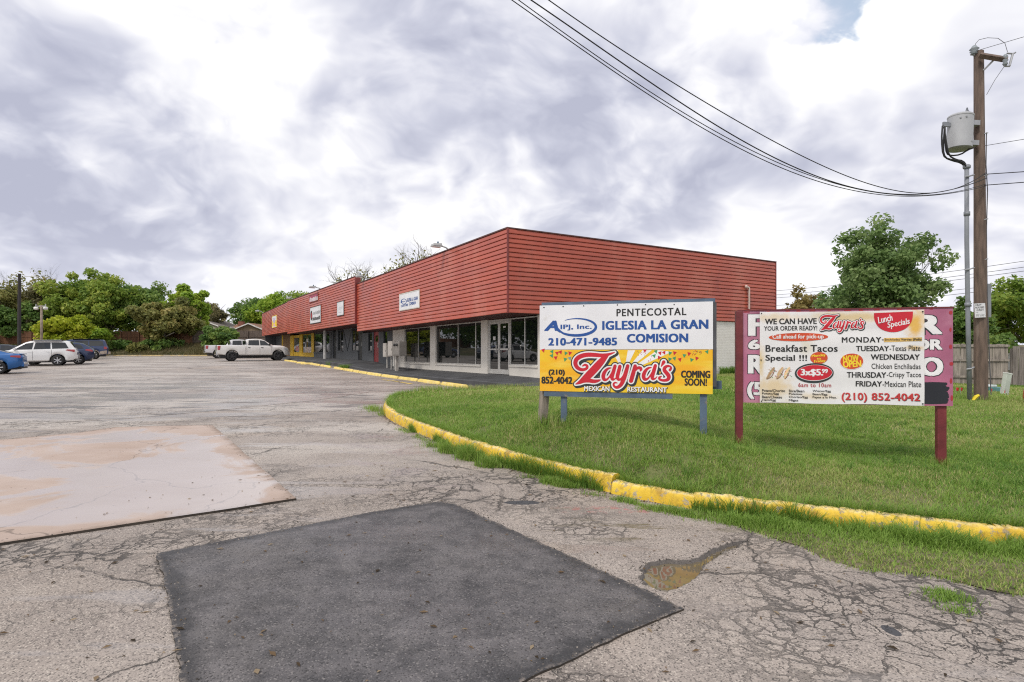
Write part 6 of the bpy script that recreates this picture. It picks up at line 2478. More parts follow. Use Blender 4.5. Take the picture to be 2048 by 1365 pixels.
# ================================================================== UTILITY POLE
PY = 15.0
pole_b = PX(1962, 800, PY)
pole_t = PX(1957.5, 104, PY)
MAT_POLE = pmat('creosote_pole', (.135, .095, .075), .85, var=.28, scale=5, bump=.7, bscale=25, stretch=(2.5, 2.5, .35), col2=(.22, .17, .14), mix_lo=.55, mix_hi=.75, mscale=3)
MAT_GALV = pmat('galvanised_grey', (.36, .37, .39), .5, metal=.3, var=.1)
MAT_CONDUIT = pmat('grey_conduit', (.22, .235, .26), .5, var=.08)
MAT_WIRE = pmat('black_cable', (.012, .012, .013), .6)
MAT_WIREGREY = pmat('grey_cable', (.10, .10, .11), .6)
pb = (pole_b.x, pole_b.y, pole_b.z)
UP = empty('utility_pole', pb)
tag(UP, 'tall brown wooden utility pole with a crossarm at the lawn', 'utility pole')


def rel(p):
    return Vector(p) - Vector(pb)


def upx(px, py, dy=0.0):
    return rel(PX(px, py, PY + dy))


m_ = MB()
n = 14
pth, rad = [], []
for i in range(n + 1):
    t = i / n
    p = pole_b.lerp(pole_t, t)
    pth.append(rel(p) + Vector((0, 0, -.5 if i == 0 else 0)))
    rad.append(.152 - .045 * t)
m_.tube(pth, rad, 18)
m_.build('pole', MAT_POLE, UP, True, 40)
# crossarm stub with brace
m_ = MB()
a, b = upx(1959, 111, -.2), upx(2014, 120, -.45)
dv = (b - a)
m_.tube([a, b], .075, 4)
m_.build('crossarm', MAT_POLE, UP)
MB().tube([upx(1967, 141, -.15), upx(1988, 120, -.3)], .022, 6).build('brace', MAT_GALV, UP)
# pin insulator on top
t0 = upx(1948, 112)
MB().tube([t0, upx(1949, 104)], .03, 6).build('insulator_pin', MAT_GALV, UP)
MB().lathe([(.03, 0), (.09, .02), (.06, .05), (.10, .08), (.06, .11), (.11, .14), (.07, .18), (.05, .22), (.02, .24)], 12, Matrix.Translation(upx(1948.5, 110))).build('insulator', pmat('grey_porcelain', (.22, .25, .27), .3), UP, True)
# fuse cutout at the end of the arm
c0 = upx(2012, 120, -.45)
m_ = MB()
m_.lathe([(.03, -.15), (.06, -.1), (.04, -.06), (.065, -.02), (.04, .03), (.06, .08), (.03, .13)], 10, Matrix.Translation(c0 + Vector((-.02, 0, 0))))
m_.build('fuse_insulator', pmat('grey_porcelain_fuse', (.24, .27, .29), .3), UP, True)
m_ = MB()
m_.tube([c0 + Vector((.02, 0, .16)), c0 + Vector((.15, -.02, .14)), c0 + Vector((.22, -.02, .17))], .02, 6)
m_.tube([c0 + Vector((.15, -.02, .14)), c0 + Vector((.07, -.02, -.16))], .025, 6)
m_.tube([c0 + Vector((-.05, 0, -.16)), c0 + Vector((.08, -.02, -.17))], .02, 6)
m_.build('fuse_holder', MAT_GALV, UP)
MB().tube([upx(1949, 100), upx(1951, 88), upx(1958, 80), upx(1975, 76, -.2), upx(1996, 77, -.35), upx(2010, 87, -.4), upx(2015, 104, -.45)], .007, 5).build('jumper_wire', MAT_WIREGREY, UP)
MB().tube([upx(2008, 134, -.4), upx(1990, 160, -.25), upx(1973, 190, -.15)], .006, 5).build('drop_wire', MAT_WIREGREY, UP)
# small hardware and the ground wire down the pole
MB().tube([upx(1973, 265, -.1), upx(1972, 330, -.1), upx(1975, 380, -.05), upx(1973, 460, -.05), upx(1974, 560, -.05), upx(1976, 640, -.08), upx(1979, 720, -.1), upx(1982, 790, -.1)], .012, 5).build('ground_wire', MAT_WIREGREY, UP)
MB().box(-.01, .09, -.03, .03, 0, .85, Matrix.Translation(upx(1973.5, 635, -.02))).build('wire_guard', MAT_CONDUIT, UP)
for py in (268, 352, 440, 520):
    MB().tube([upx(1968, py, -.12), upx(1976, py - 2, -.12)], .014, 5).build('bolt', MAT_GALV, UP)

# transformer
TR = empty('transformer', tuple(PX(1918, 298, PY - .10)))
tag(TR, 'grey cylindrical transformer hanging on the left of the wooden pole', 'transformer')
tz = TR.location
s = PY / 1180
rT = 27 * s * .80
hT = 64 * s
m_ = MB()
tilt = Matrix.Rotation(R(3.0), 4, 'Y')
m_.lathe([(rT * .9, -.02), (rT, .0), (rT, hT * .96), (rT * 1.03, hT * .965), (rT * 1.03, hT), (rT * .92, hT * 1.04), (rT * .3, hT * 1.07)], 28, tilt)
tb = m_.build('tank', pmat('transformer_grey', (.40, .41, .43), .42, var=.05), TR, True, 40)
for z in (.18, .80):
    MB().box(rT * .85, rT + .16, -.09, .09, hT * z - .06, hT * z + .06, tilt).build('bracket', MAT_GALV, TR)
MB().lathe([(.03, 0), (.06, .03), (.035, .06), (.055, .1), (.03, .13), (.015, .2)], 10, tilt @ Matrix.Translation((rT * .55, 0, hT * 1.04))).build('bushing', pmat('bushing_dark', (.12, .13, .15), .3), TR, True)
for k, z in enumerate((.70, .76)):
    MB().box(-rT - .14, -rT + .02, -.05 + .06 * k, .0 + .06 * k, hT * z - .04, hT * z + .05, tilt).build('terminal', MAT_CONDUIT, TR)
for (x, z) in ((-.6, .85), (-.2, .87), (.5, .15)):
    MB().lathe([(.02, 0), (.02, .03)], 8, tilt @ Matrix.Translation((x * rT, -rT * math.sqrt(1 - x * x) + .01, hT * z)) @ Matrix.Rotation(R(90), 4, 'X')).build('bolt', MAT_GALV, TR)

# service conduit beside the pole with its drooping leads
CD = empty('service_conduit', tuple(PX(1939.5, 797, PY - .25)))
tag(CD, 'tall grey metal conduit standing left of the wooden pole', 'conduit')
co_ = CD.location


def cpx(px, py, dy=-.25):
    return PX(px, py, PY + dy) - co_


MB().tube([cpx(1939.5, 800), cpx(1936, 640), cpx(1933.5, 480), cpx(1933.5, 332)], [.054, .052, .050, .050], 12).build('pipe', MAT_CONDUIT, CD, True)
MB().lathe([(.075, -.07), (.085, -.05), (.085, .0), (.05, .03)], 12, Matrix.Translation(cpx(1933.5, 332))).build('weather_head', MAT_CONDUIT, CD, True)
for py in (428, 610):
    MB().lathe([(.068, -.05), (.068, .05)], 12, Matrix.Translation(cpx(1933.8 + (py - 428) * .01, py))).build('coupling', MAT_CONDUIT, CD, True)
for (py, px0) in ((354, 1934), (540, 1934.5), (739, 1938)):
    MB().tube([cpx(px0 - 5, py, -.3), cpx(px0 + 4, py - 1, -.32), cpx(1948, py - 4, -.15)], .02, 6).build('strap', MAT_GALV, CD)
leads = [[(1885, 252), (1883, 280), (1886, 312), (1897, 319), (1916, 321), (1928, 327), (1932, 333)], [(1888, 253), (1893, 290), (1898, 312), (1912, 320), (1926, 322), (1934, 333)], [(1890, 255), (1890, 285), (1893, 308), (1902, 312), (1921, 310), (1936, 300), (1947, 296)], [(1889, 258), (1886, 300), (1890, 316), (1905, 322), (1922, 326), (1930, 334)]]
for i, ld in enumerate(leads):
    MB().tube([tuple(p) for p in smooth_path([cpx(x, y, -.30 + .05 * i) for x, y in ld], 1)], .019, 6).build('lead', MAT_WIRE, CD, True)

# handwritten paper notice on the pole
NT = empty('paper_notice', tuple(PX(1950, 636, PY - .175)))
tag(NT, 'white handwritten paper notice nailed to the wooden pole', 'notice')
w, h = 21.5 * s, 28 * s
MB().box(0, w, 0, .004, 0, h, Matrix.Rotation(R(-3), 4, 'Y')).build('paper', pmat('notice_paper', (.72, .72, .75), .8, var=.05), NT)
pn = Panel([(230, 215), (840, 185), (845, 985), (320, 1010)], w, h)
Ln = Letter(pn)
Ln.text(I_BLACK, 'I BUY', (280, 250, 640, 350), .003, .01)
Ln.text(I_BLACK, 'HOUSES', (280, 400, 780, 510), .003, .005, .2)
Ln.text(I_BLACK, 'CASH', (380, 545, 740, 650), .003, .005, .2)
stx = [[(370 + i * 60, 840, 14), (380 + i * 60 + (i % 2) * 20, 940, 14)] for i in range(8)] + [[(340, 730, 10), (470, 720, 10)], [(440, 730, 10), (430, 780, 10)]]
V, F = march(stroke_sdf(stx, 320, 860, 690, 980, 9), 320, 690, 9, 0)
Ln.field(I_BLACK, V, F, .003)
for o in Ln.build(NT):
    o.rotation_euler = (0, R(-3), 0)

# ------------------------------------------------------------------ cables
# plane of the sagging bundle: from the pole towards a point left of and above the camera
pd = Vector((-11.6, -5.0, 0)).normalized()
p00 = Vector((pole_b.x - .05, PY - .22, 0))


def on_plane(px, py):
    k = (px - CX) / FPX
    t = (k * p00.y - p00.x) / (pd.x - k * pd.y)
    y = p00.y + pd.y * t
    return t, H + (HY - py) / FPX * y


cables = [('highest', [(1094, 0), (1174, 50), (1274, 122), (1374, 183), (1474, 243), (1574, 296), (1674, 345), (1774, 377), (1849, 388), (1925, 372)], .017),
          ('second', [(1061, 0), (1124, 42), (1224, 113), (1324, 181), (1424, 246), (1524, 302), (1624, 350), (1724, 380), (1824, 389), (1925, 374)], .020),
          ('third', [(1035, 0), (1124, 62), (1224, 132), (1324, 201), (1424, 260), (1524, 311), (1624, 352), (1724, 380), (1824, 392), (1925, 381)], .014),
          ('lowest', [(1022, 0), (1124, 70), (1224, 140), (1324, 209), (1424, 267), (1524, 318), (1624, 360), (1724, 384), (1824, 393.5), (1925, 383)], .015)]
for nm, pts, r in cables:
    tz_ = np.array([on_plane(*p) for p in pts])
    cf = np.polyfit(tz_[:, 0], tz_[:, 1], 4)
    ts = np.linspace(0, tz_[0, 0] + .6, 60)
    path = [p00 + pd * t + Vector((0, 0, float(np.polyval(cf, t)))) for t in ts]
    # beyond the frame it carries on straight up to its next pole
    e = path[-1] - path[-2]
    path += [path[-1] + e * k for k in (6, 14, 24)]
    m_ = MB().tube(path, r * .55, 6)
    o = m_.build('cable', MAT_WIRE)
    tag(o, nm + ' of the four black cables sagging across the sky', 'cable', 'cables from the pole')
rightw = [('thin wire leaving the top of the pole to the right', [(1950, 103, 0), (2048, 74, -2.2), (2300, 0, -6)], .009, MAT_WIREGREY), ('wire leaving the pole below the transformer to the right', [(1969, 292, 0), (2048, 279, -1.6), (2300, 236, -5)], .010, MAT_WIREGREY),
          ('upper black cable leaving the pole to the right at mid height', [(1969, 349, -.1), (2048, 344, -1.6), (2300, 326, -5)], .016, MAT_WIRE), ('lower black cable leaving the pole to the right at mid height', [(1969, 371, -.1), (2048, 365, -1.6), (2300, 346, -5)], .016, MAT_WIRE)]
for lb, pts, r, mt in rightw:
    o = MB().tube(smooth_path([PX(x, y, PY + d) for x, y, d in pts], 2), r * .7, 6).build('cable', mt)
    tag(o, lb, 'cable', 'wires to the right of the pole')
far = [((1540, 583), (2060, 521)), ((1540, 591), (2060, 533)), ((1540, 597), (2060, 541)), ((1540, 612), (2060, 563)), ((1540, 620), (2060, 572))]
for i, (a, b) in enumerate(far):
    pa, pb_ = PX(a[0], a[1], 95), PX(b[0], b[1], 62)
    ps = []
    for k in range(21):
        t = k / 20
        ps.append(pa.lerp(pb_, t) - Vector((0, 0, 1.2 * 4 * t * (1 - t) * .25)))
    o = MB().tube(ps, .028, 5).build('distant_wire', MAT_WIREGREY)
    tag(o, ORD[i] + ' from the top of the faint distant wires behind the right-hand tree', 'wire', 'distant power lines')

# ================================================================== RIGHT SIDE: fence, markers, boxes
MAT_FENCE = pmat('grey_fence_wood', (.27, .235, .205), .9, var=.3, scale=3, bump=.6, bscale=30, stretch=(4, 4, .4), col2=(.13, .11, .095), mix_lo=.55, mix_hi=.75, mscale=4)
MAT_FENCED = pmat('dark_fence_wood', (.19, .165, .15), .9, var=.3, scale=3, bump=.6, bscale=30, stretch=(4, 4, .4))


def fence(label, p0, p1, h, mat, pick_w=.14, rails=(.18, .58, .93), face=1, cap=False, seed=0, zf_=None, hvar=.02, htab=None):
    rd = random.Random(seed)
    zf_ = zf_ or (lambda x, y: float(L(x, y)))
    p0, p1 = Vector(p0), Vector(p1)
    d = (p1 - p0)
    d.z = 0
    ln = d.length
    ang = math.atan2(d.y, d.x)
    e = empty('wooden_fence', (p0.x, p0.y, zf_(p0.x, p0.y)), ang)
    tag(e, label, 'fence')
    n = int(ln / (pick_w + .006))
    base = None
    for i in range(n):
        x = i * (pick_w + .006)
        w = p0 + d.normalized() * x
        z = zf_(w.x, w.y) - e.location.z
        hh = h + rd.uniform(-hvar, hvar)
        if htab:
            hh = np.interp(x, *htab) + rd.uniform(-hvar, hvar)
        if base is None:
            m_ = MB().box(0, pick_w, 0, .018, .03, h)
            base = mesh('picket', m_.v, m_.f)
            base.materials.append(mat)
        o = bpy.data.objects.new('picket', base)
        COL.objects.link(o)
        o.parent = e
        o.location = (x, rd.uniform(-.004, .004), z)
        o.rotation_euler = (0, rd.uniform(-.008, .008), 0)
        o.scale = (1, 1, hh / h)
    zz = zf_((p0.x + p1.x) / 2, (p0.y + p1.y) / 2) - e.location.z
    for r in rails:
        MB().box(0, ln, -.06 if face > 0 else .025, -.022 if face > 0 else .065, h * r, h * r + .09, Matrix.Translation((0, 0, zz))).build('rail', mat, e)
    k = 0
    while k * 2.4 < ln + .1:
        MB().box(k * 2.4 - .05, k * 2.4 + .05, -.165 if face > 0 else .07, -.065 if face > 0 else .16, -.3, h - .05, Matrix.Translation((0, 0, zz))).build('post', mat, e)
        k += 1
    return e


FY = 25.5
f0 = PX(1830, 770, FY + .6)
f1 = PX(2018, 772, FY - .3)
fence('weathered grey picket fence seen from its rail side behind the utility pole', (f0.x, f0.y, 0), (f1.x, f1.y, 0), 1.78, MAT_FENCE, seed=1, zf_=lambda x, y: float(L(x, y)) - .02)
f2 = Vector((f1.x + 3.4, f1.y - 1.0, 0))
fence('darker grey plank fence at the right edge, turning from the pale fence', (f1.x + .08, f1.y - .12, 0), (f2.x, f2.y, 0), 1.72, MAT_FENCED, pick_w=.18, rails=(.3, .8), face=-1, seed=2, zf_=lambda x, y: float(L(x, y)) - .05)

pdst = PX(2008, 785, 17)
UPD = empty('utility_pedestal', (pdst.x, pdst.y, float(L(pdst.x, pdst.y))), .2)
tag(UPD, 'pale green leaning cable pedestal in front of the fence corner', 'pedestal')
MB().box(-.09, .09, -.06, .06, -.1, .62, Matrix.Rotation(R(12), 4, 'Y'), bev=.008).build('case', pmat('pale_green_metal', (.46, .50, .44), .55, var=.08), UPD)
MB().box(-.097, .097, -.067, .067, .605, .645, Matrix.Rotation(R(12), 4, 'Y'), bev=.006).build('lid', pmat('pale_lid', (.60, .62, .58), .5), UPD)
bxp = PX(1985, 790, 18.5)
TB = empty('utility_box', (bxp.x, bxp.y, float(L(bxp.x, bxp.y))), .1)
tag(TB, 'low teal utility box with a white cover behind the pole', 'utility box')
MB().box(-.28, .15, -.2, .2, -.1, .16, bev=.02).build('case', pmat('teal_metal', (.10, .24, .24), .5, var=.1), TB)
MB().box(-.3, -.02, -.19, .19, .161, .23, bev=.02).build('cover', pmat('white_cover', (.60, .66, .68), .5), TB)
MAT_FLAG = pmat('marker_red', (.62, .04, .025), .6, var=.1)
flg = [((1912, 792), 'small red marker flag left of the conduit, nearest the purple sign'), ((1921, 795), 'small red marker flag just left of the conduit'), ((1982, 797), 'small orange-red marker flag just right of the pole'), ((2003, 801), 'larger red marker flag in front of the pale green pedestal'), ((2011, 797), 'small red marker flag right of the pale green pedestal')]
for i, ((x, y), lb) in enumerate(flg):
    p = PX(x, y, 16.2)
    e = empty('marker_flag', (p.x, p.y, float(L(p.x, p.y))), .3 * i)
    tag(e, lb, 'flag', 'survey marker flags')
    k = 1.4 if i == 3 else 1.0
    MB().tube([(0, 0, -.05), (0, 0, .22 * k)], .004, 5).build('wire', MAT_GALV, e)
    MB().add([(0, 0, .13 * k), (.07 * k, .01, .11 * k), (.075 * k, -.015, .20 * k), (0, 0, .22 * k)], [(0, 1, 2, 3)]).build('flag', MAT_FLAG, e)
p = PX(1944, 795, PY - .3)
yg = MB().tube([(0, 0, -.02), (.10, 0, .10), (.17, 0, .14)], [.03, .045, .03], 6).build('cable_guard', pmat('yellow_plastic', (.75, .58, .02), .5))
yg.location = (p.x, p.y, float(L(p.x, p.y)))
tag(yg, 'short yellow plastic guard at the foot of the pole', 'guard')
p = PX(2060, 803, 14.5)
od = empty('orange_ornament', (p.x, p.y, float(L(p.x, p.y))))
tag(od, 'orange shape with a white dotted edge at the right rim of the lawn', 'ornament')
m_ = MB()
m_.lathe([(.02, .0), (.10, .05), (.14, .16), (.13, .30), (.09, .40), (.02, .44)], 16)
m_.build('body', pmat('terracotta_orange', (.45, .13, .05), .6, var=.2), od, True)
for i in range(12):
    a = -.2 + i * .085
    MB().lathe([(.008, 0), (.014, .01), (.008, .02)], 6, Matrix.Translation((-.145 + .10 * (i / 11) ** 1.5, -.02, .06 + .03 * i))).build('dot', I_WHITE, od)

# ================================================================== CARS
MAT_TYRE = pmat('tyre_rubber', (.018, .018, .019), .8, var=.15)
MAT_RIM = pmat('alloy_rim', (.50, .50, .51), .32, metal=.7, var=.06)
MAT_RIMDARK = pmat('dark_rim', (.045, .045, .048), .4, metal=.4, var=.1)
MAT_CARGLASS = glass_material('car_glass', (.012, .014, .016), 1.6)
MAT_TAIL = pmat('tail_lamp_red', (.32, .012, .016), .2, var=.15, coat=.6)
MAT_HEAD = pmat('head_lamp', (.55, .56, .58), .12, var=.05, coat=.6)
MAT_TRIMBLK = pmat('black_trim', (.02, .02, .021), .6)
MAT_CHROME = pmat('chrome', (.62, .62, .63), .15, metal=.9, var=.04)


def paint(name, c, metal=.25, rough=.32, grime=None):
    return pmat('car_paint_' + name, c, rough, metal=metal, var=.03, scale=1, coat=.8, rvar=.04, col2=grime, mix_lo=.52, mix_hi=.75, mscale=1.2)


def ip(x, tab):
    return float(np.interp(x, [a for a, b in tab], [b for a, b in tab]))


def wheel_mesh(r, w, dark=False):
    ty = MB()
    prof = [(r * .66, -w / 2), (r * .9, -w / 2), (r * .98, -w * .38), (r, -w * .2), (r, w * .2), (r * .98, w * .38), (r * .9, w / 2), (r * .66, w / 2)]
    ty.lathe(prof, 26, Matrix.Rotation(R(90), 4, 'X'), closed=True)
    rm = MB()
    rm.lathe([(r * .66, -w * .46), (r * .69, -w * .46), (r * .69, w * .46), (r * .66, w * .46), (r * .60, w * .2), (r * .60, -w * .2)], 26, Matrix.Rotation(R(90), 4, 'X'), closed=True)
    rm.lathe([(r * .15, -w * .40), (r * .17, -w * .3), (r * .17, w * .3), (r * .15, w * .40)], 12, Matrix.Rotation(R(90), 4, 'X'))
    for k in range(6):
        a = k * math.pi / 3
        M = Matrix.Rotation(a, 4, 'Y')
        for s in (-1, 1):
            rm.box(r * .12, r * .63, s * w * .38 - .012, s * w * .38 + .012, -r * .085, r * .085, M)
    bk = MB()
    bk.lathe([(r * .62, -w * .1), (r * .62, w * .1)], 20, Matrix.Rotation(R(90), 4, 'X'))
    return mesh('tyre', ty.v, ty.f, True, 45), mesh('rim', rm.v, rm.f), mesh('brake_disc', bk.v, bk.f)


def car(name, label, cat, P, wheel_px, which, heading, group, pm, spec, rimm=None, lower=None, zoff=0.0):
    """spec: side tables in metres, x forward from the middle"""
    sp = spec
    ln = sp['len']
    wr, wx = sp['wr'], sp['wx']          # wheel radius, (rear x, front x)
    hd = Vector(heading).normalized()
    lf = Vector((-hd.y, hd.x, 0))
    # near side: the side that faces the camera
    gp = GP(*wheel_px)
    near = 1 if lf.dot(-gp) > 0 else -1
    cen = Vector((gp.x, gp.y, 0)) - hd * wx[which] - lf * near * (sp['hw'][0][1] if False else sp['w'] / 2 - .02)
    z0, z1 = float(G(*(cen + hd * wx[0])[:2])), float(G(*(cen + hd * wx[1])[:2]))
    root = empty(name, (cen.x, cen.y, (z0 + z1) / 2 + zoff))
    root.rotation_euler = (0, -math.atan2(z1 - z0, wx[1] - wx[0]), math.atan2(hd.y, hd.x))
    tag(root, label, cat, group)
    # stations
    xs = set(np.round(np.linspace(-ln / 2, ln / 2, 46), 3))
    for x in wx:
        R_ = wr * 1.22
        for k in range(17):
            xs.add(round(x + R_ * math.cos(math.pi * k / 16), 3))
    for x in sp.get('breaks', []):
        xs.add(x)
    xs = sorted(x for x in xs if -ln / 2 <= x <= ln / 2)

    def hw(x):
        return ip(x, sp['hw'])

    def zbot(x):
        z = ip(x, sp['bot'])
        for q in wx:
            R_ = wr * 1.22
            if abs(x - q) < R_:
                z = max(z, wr + math.sqrt(max(0, R_ * R_ - (x - q) ** 2)))
        return z

    def ring(x):
        w, zb, zs, zt, tw = hw(x), zbot(x), ip(x, sp['sh']), ip(x, sp['top']), ip(x, sp['tw'])
        zb = min(zb, zs - .08)
        bed = sp.get('bed')
        zm = zb + (zs - zb) * .45
        pts = [(0, zb + .04), (w * .80, zb + .02), (w * .93, zb), (w * .985, zb + min(.07, (zs - zb) * .2)), (w, zm), (w * .992, zs - min(.12, (zs - zb) * .3)), (w * .965, zs - .02), (w * .93, zs)]
        if bed and bed[0] < x < bed[1]:
            pts += [(w * .90, zs + .003), (w * .86, zs - .01), (w * .85, zs - .48), (0, zs - .48)]
        else:
            pts += [(tw, zt - .07), (tw * .93, zt - .025), (tw * .6, zt), (0, zt + .012)]
        return pts
    vs, fs = [], []
    rings = [ring(x) for x in xs]
    n = len(rings[0])
    full = 2 * n - 2
    for x, rg in zip(xs, rings):
        row = [(x, y, z) for y, z in rg] + [(x, -y, z) for y, z in rg[-2:0:-1]]
        vs += row
    for i in range(len(xs) - 1):
        for j in range(full):
            k = (j + 1) % full
            fs.append((i * full + j, (i + 1) * full + j, (i + 1) * full + k, i * full + k))
    fs.append(tuple(range(full)))
    e = (len(xs) - 1) * full
    fs.append(tuple(e + j for j in range(full))[::-1])
    body = link('body', mesh('body', vs, fs, True, 32), pm, root)
    bm = bmesh.new()
    bm.from_mesh(body.data)
    bmesh.ops.recalc_face_normals(bm, faces=bm.faces)
    bm.to_mesh(body.data)
    bm.free()
    # under-body
    MB().box(-ln / 2 + .25, ln / 2 - .25, -sp['w'] / 2 + .22, sp['w'] / 2 - .22, wr * .62, wr * 1.5).build('underbody', MAT_TRIMBLK, root)

    def side(x, z, s, off=.006):
        """point on the body side or glasshouse at height z"""
        rg = ring(x)
        for (y0, z0_), (y1, z1_) in zip(rg[2:], rg[3:]):
            if z0_ <= z <= z1_ and z1_ > z0_:
                t = (z - z0_) / (z1_ - z0_)
                return Vector((x, s * (y0 + (y1 - y0) * t + off), z))
        return Vector((x, s * (max(y for y, q in rg) + off), z))

    def patch(nm, quad, s, mat, parent, off=.006, nx=5, nz=4):
        """quad: (x, z) bottom rear, bottom front, top front, top rear"""
        P_, F_ = [], []
        (a, b, c, d) = quad
        for i in range(nx):
            for j in range(nz):
                u, v = i / (nx - 1), j / (nz - 1)
                x = (a[0] * (1 - u) + b[0] * u) * (1 - v) + (d[0] * (1 - u) + c[0] * u) * v
                z = (a[1] * (1 - u) + b[1] * u) * (1 - v) + (d[1] * (1 - u) + c[1] * u) * v
                P_.append(side(x, z, s, off))
        for i in range(nx - 1):
            for j in range(nz - 1):
                q = (i * nz + j, (i + 1) * nz + j, (i + 1) * nz + j + 1, i * nz + j + 1)
                F_.append(q if s < 0 else q[::-1])
        return MB().add(P_, F_).build(nm, mat, parent, True)
    for s in (-1, 1):
        for q in sp['wins']:
            patch('window', q, s, MAT_CARGLASS, root, .007)
        for (x, za, zb_) in sp.get('seams', []):
            patch('door_seam', ((x - .008, za), (x + .008, za), (x + .008, zb_), (x - .008, zb_)), s, MAT_TRIMBLK, root, .003, 2, 7)
        for (x, z) in sp.get('handles', []):
            patch('door_handle', ((x - .10, z - .02), (x + .10, z - .02), (x + .10, z + .025), (x - .10, z + .025)), s, sp.get('handlemat', pm), root, .03, 3, 2)
        for q in sp.get('tails', []):
            patch('tail_light', q, s, MAT_TAIL, root, .012)
        for q in sp.get('heads', []):
            patch('headlight', q, s, MAT_HEAD, root, .010)
        if lower is not None:
            patch('side_cladding', ((wx[0] + wr * 1.3, ip(0, sp['bot']) + .02), (wx[1] - wr * 1.3, ip(0, sp['bot']) + .02), (wx[1] - wr * 1.3, ip(0, sp['bot']) + .22), (wx[0] + wr * 1.3, ip(0, sp['bot']) + .22)), s, lower, root, .012, 6, 3)
            for a0, a1 in ((-ln / 2 + .01, wx[0] - wr * 1.25),):
                patch('rear_cladding', ((a0 + .1, ip(a0, sp['bot']) + .03), (a1, ip(a1, sp['bot']) + .03), (a1, ip(a1, sp['bot']) + .34), (a0 + .1, ip(a0, sp['bot']) + .34)), s, lower, root, .012, 6, 3)
        # arch lips
        if sp.get('lip'):
            for q in wx:
                m_ = MB()
                pth = []
                for k in range(13):
                    a = math.pi * k / 12
                    x = q + wr * 1.24 * math.cos(a)
                    z = wr + wr * 1.24 * math.sin(a)
                    pth.append(side(x, z, s, .0))
                m_.tube(pth, .03, 6)
                m_.build('arch_lip', lower if lower is not None and sp['lip'] == 2 else MAT_TRIMBLK, root)
        mx, mz = sp['mirror']
        b0 = side(mx, mz, s, .0)
        mm = MB()
        mm.box(mx - .07, mx + .06, b0.y + (.0 if s > 0 else -.20), b0.y + (.20 if s > 0 else .0), mz, mz + .15, bev=.025)
        mm.build('mirror', sp.get('mirrormat', pm), root)
    # windscreen and rear window follow the top surface
    for nm, (xa, xb) in (('windscreen', sp['screen']), ('rear_window', sp['rear'])):
        if xa is None:
            continue
        P_, F_ = [], []
        nx, ny = 6, 7
        for i in range(nx):
            x = xa + (xb - xa) * i / (nx - 1)
            tw, zt = ip(x, sp['top']), 0
            w = ip(x, sp['tw']) * .90
            zt = ip(x, sp['top'])
            for j in range(ny):
                v = -1 + 2 * j / (ny - 1)
                y = v * w
                ay = abs(v) * .90
                z = zt + .012 - (.012 * min(1, ay / .6)) - (.025 * max(0, (ay - .6) / .33)) + .008
                P_.append((x, y, z))
        for i in range(nx - 1):
            for j in range(ny - 1):
                F_.append((i * ny + j, (i + 1) * ny + j, (i + 1) * ny + j + 1, i * ny + j + 1))
        MB().add(P_, F_).build(nm, MAT_CARGLASS, root, True)
    # bumpers and plates
    for (nm, x0, x1, z0_, z1_, mt) in sp.get('boxes', []):
        w = min(hw(x0 if x0 > -ln / 2 else -ln / 2), hw(x1 if x1 < ln / 2 else ln / 2))
        MB().box(x0, x1, -w * .96, w * .96, z0_, z1_, bev=.03).build(nm, {'body': pm, 'chrome': MAT_CHROME, 'black': MAT_TRIMBLK, 'lower': lower or pm, 'glass': MAT_CARGLASS, 'red': MAT_TAIL}[mt], root)
    ty, rm, bk = sp['_wheels']
    for q in wx:
        for s in (-1, 1):
            we = bpy.data.objects.new('wheel', ty)
            if not ty.materials:
                ty.materials.append(MAT_TYRE)
            COL.objects.link(we)
            we.parent = root
            we.location = (q, s * (sp['w'] / 2 - .13), wr)
            we.rotation_euler = (0, random.uniform(0, 1), 0)
            r_ = bpy.data.objects.new('rim', rm)
            if not rm.materials:
                rm.materials.append(rimm or MAT_RIM)
            COL.objects.link(r_)
            r_.parent = we
            b_ = bpy.data.objects.new('brake_disc', bk)
            if not bk.materials:
                bk.materials.append(MAT_TRIMBLK)
            COL.objects.link(b_)
            b_.parent = we
    return root


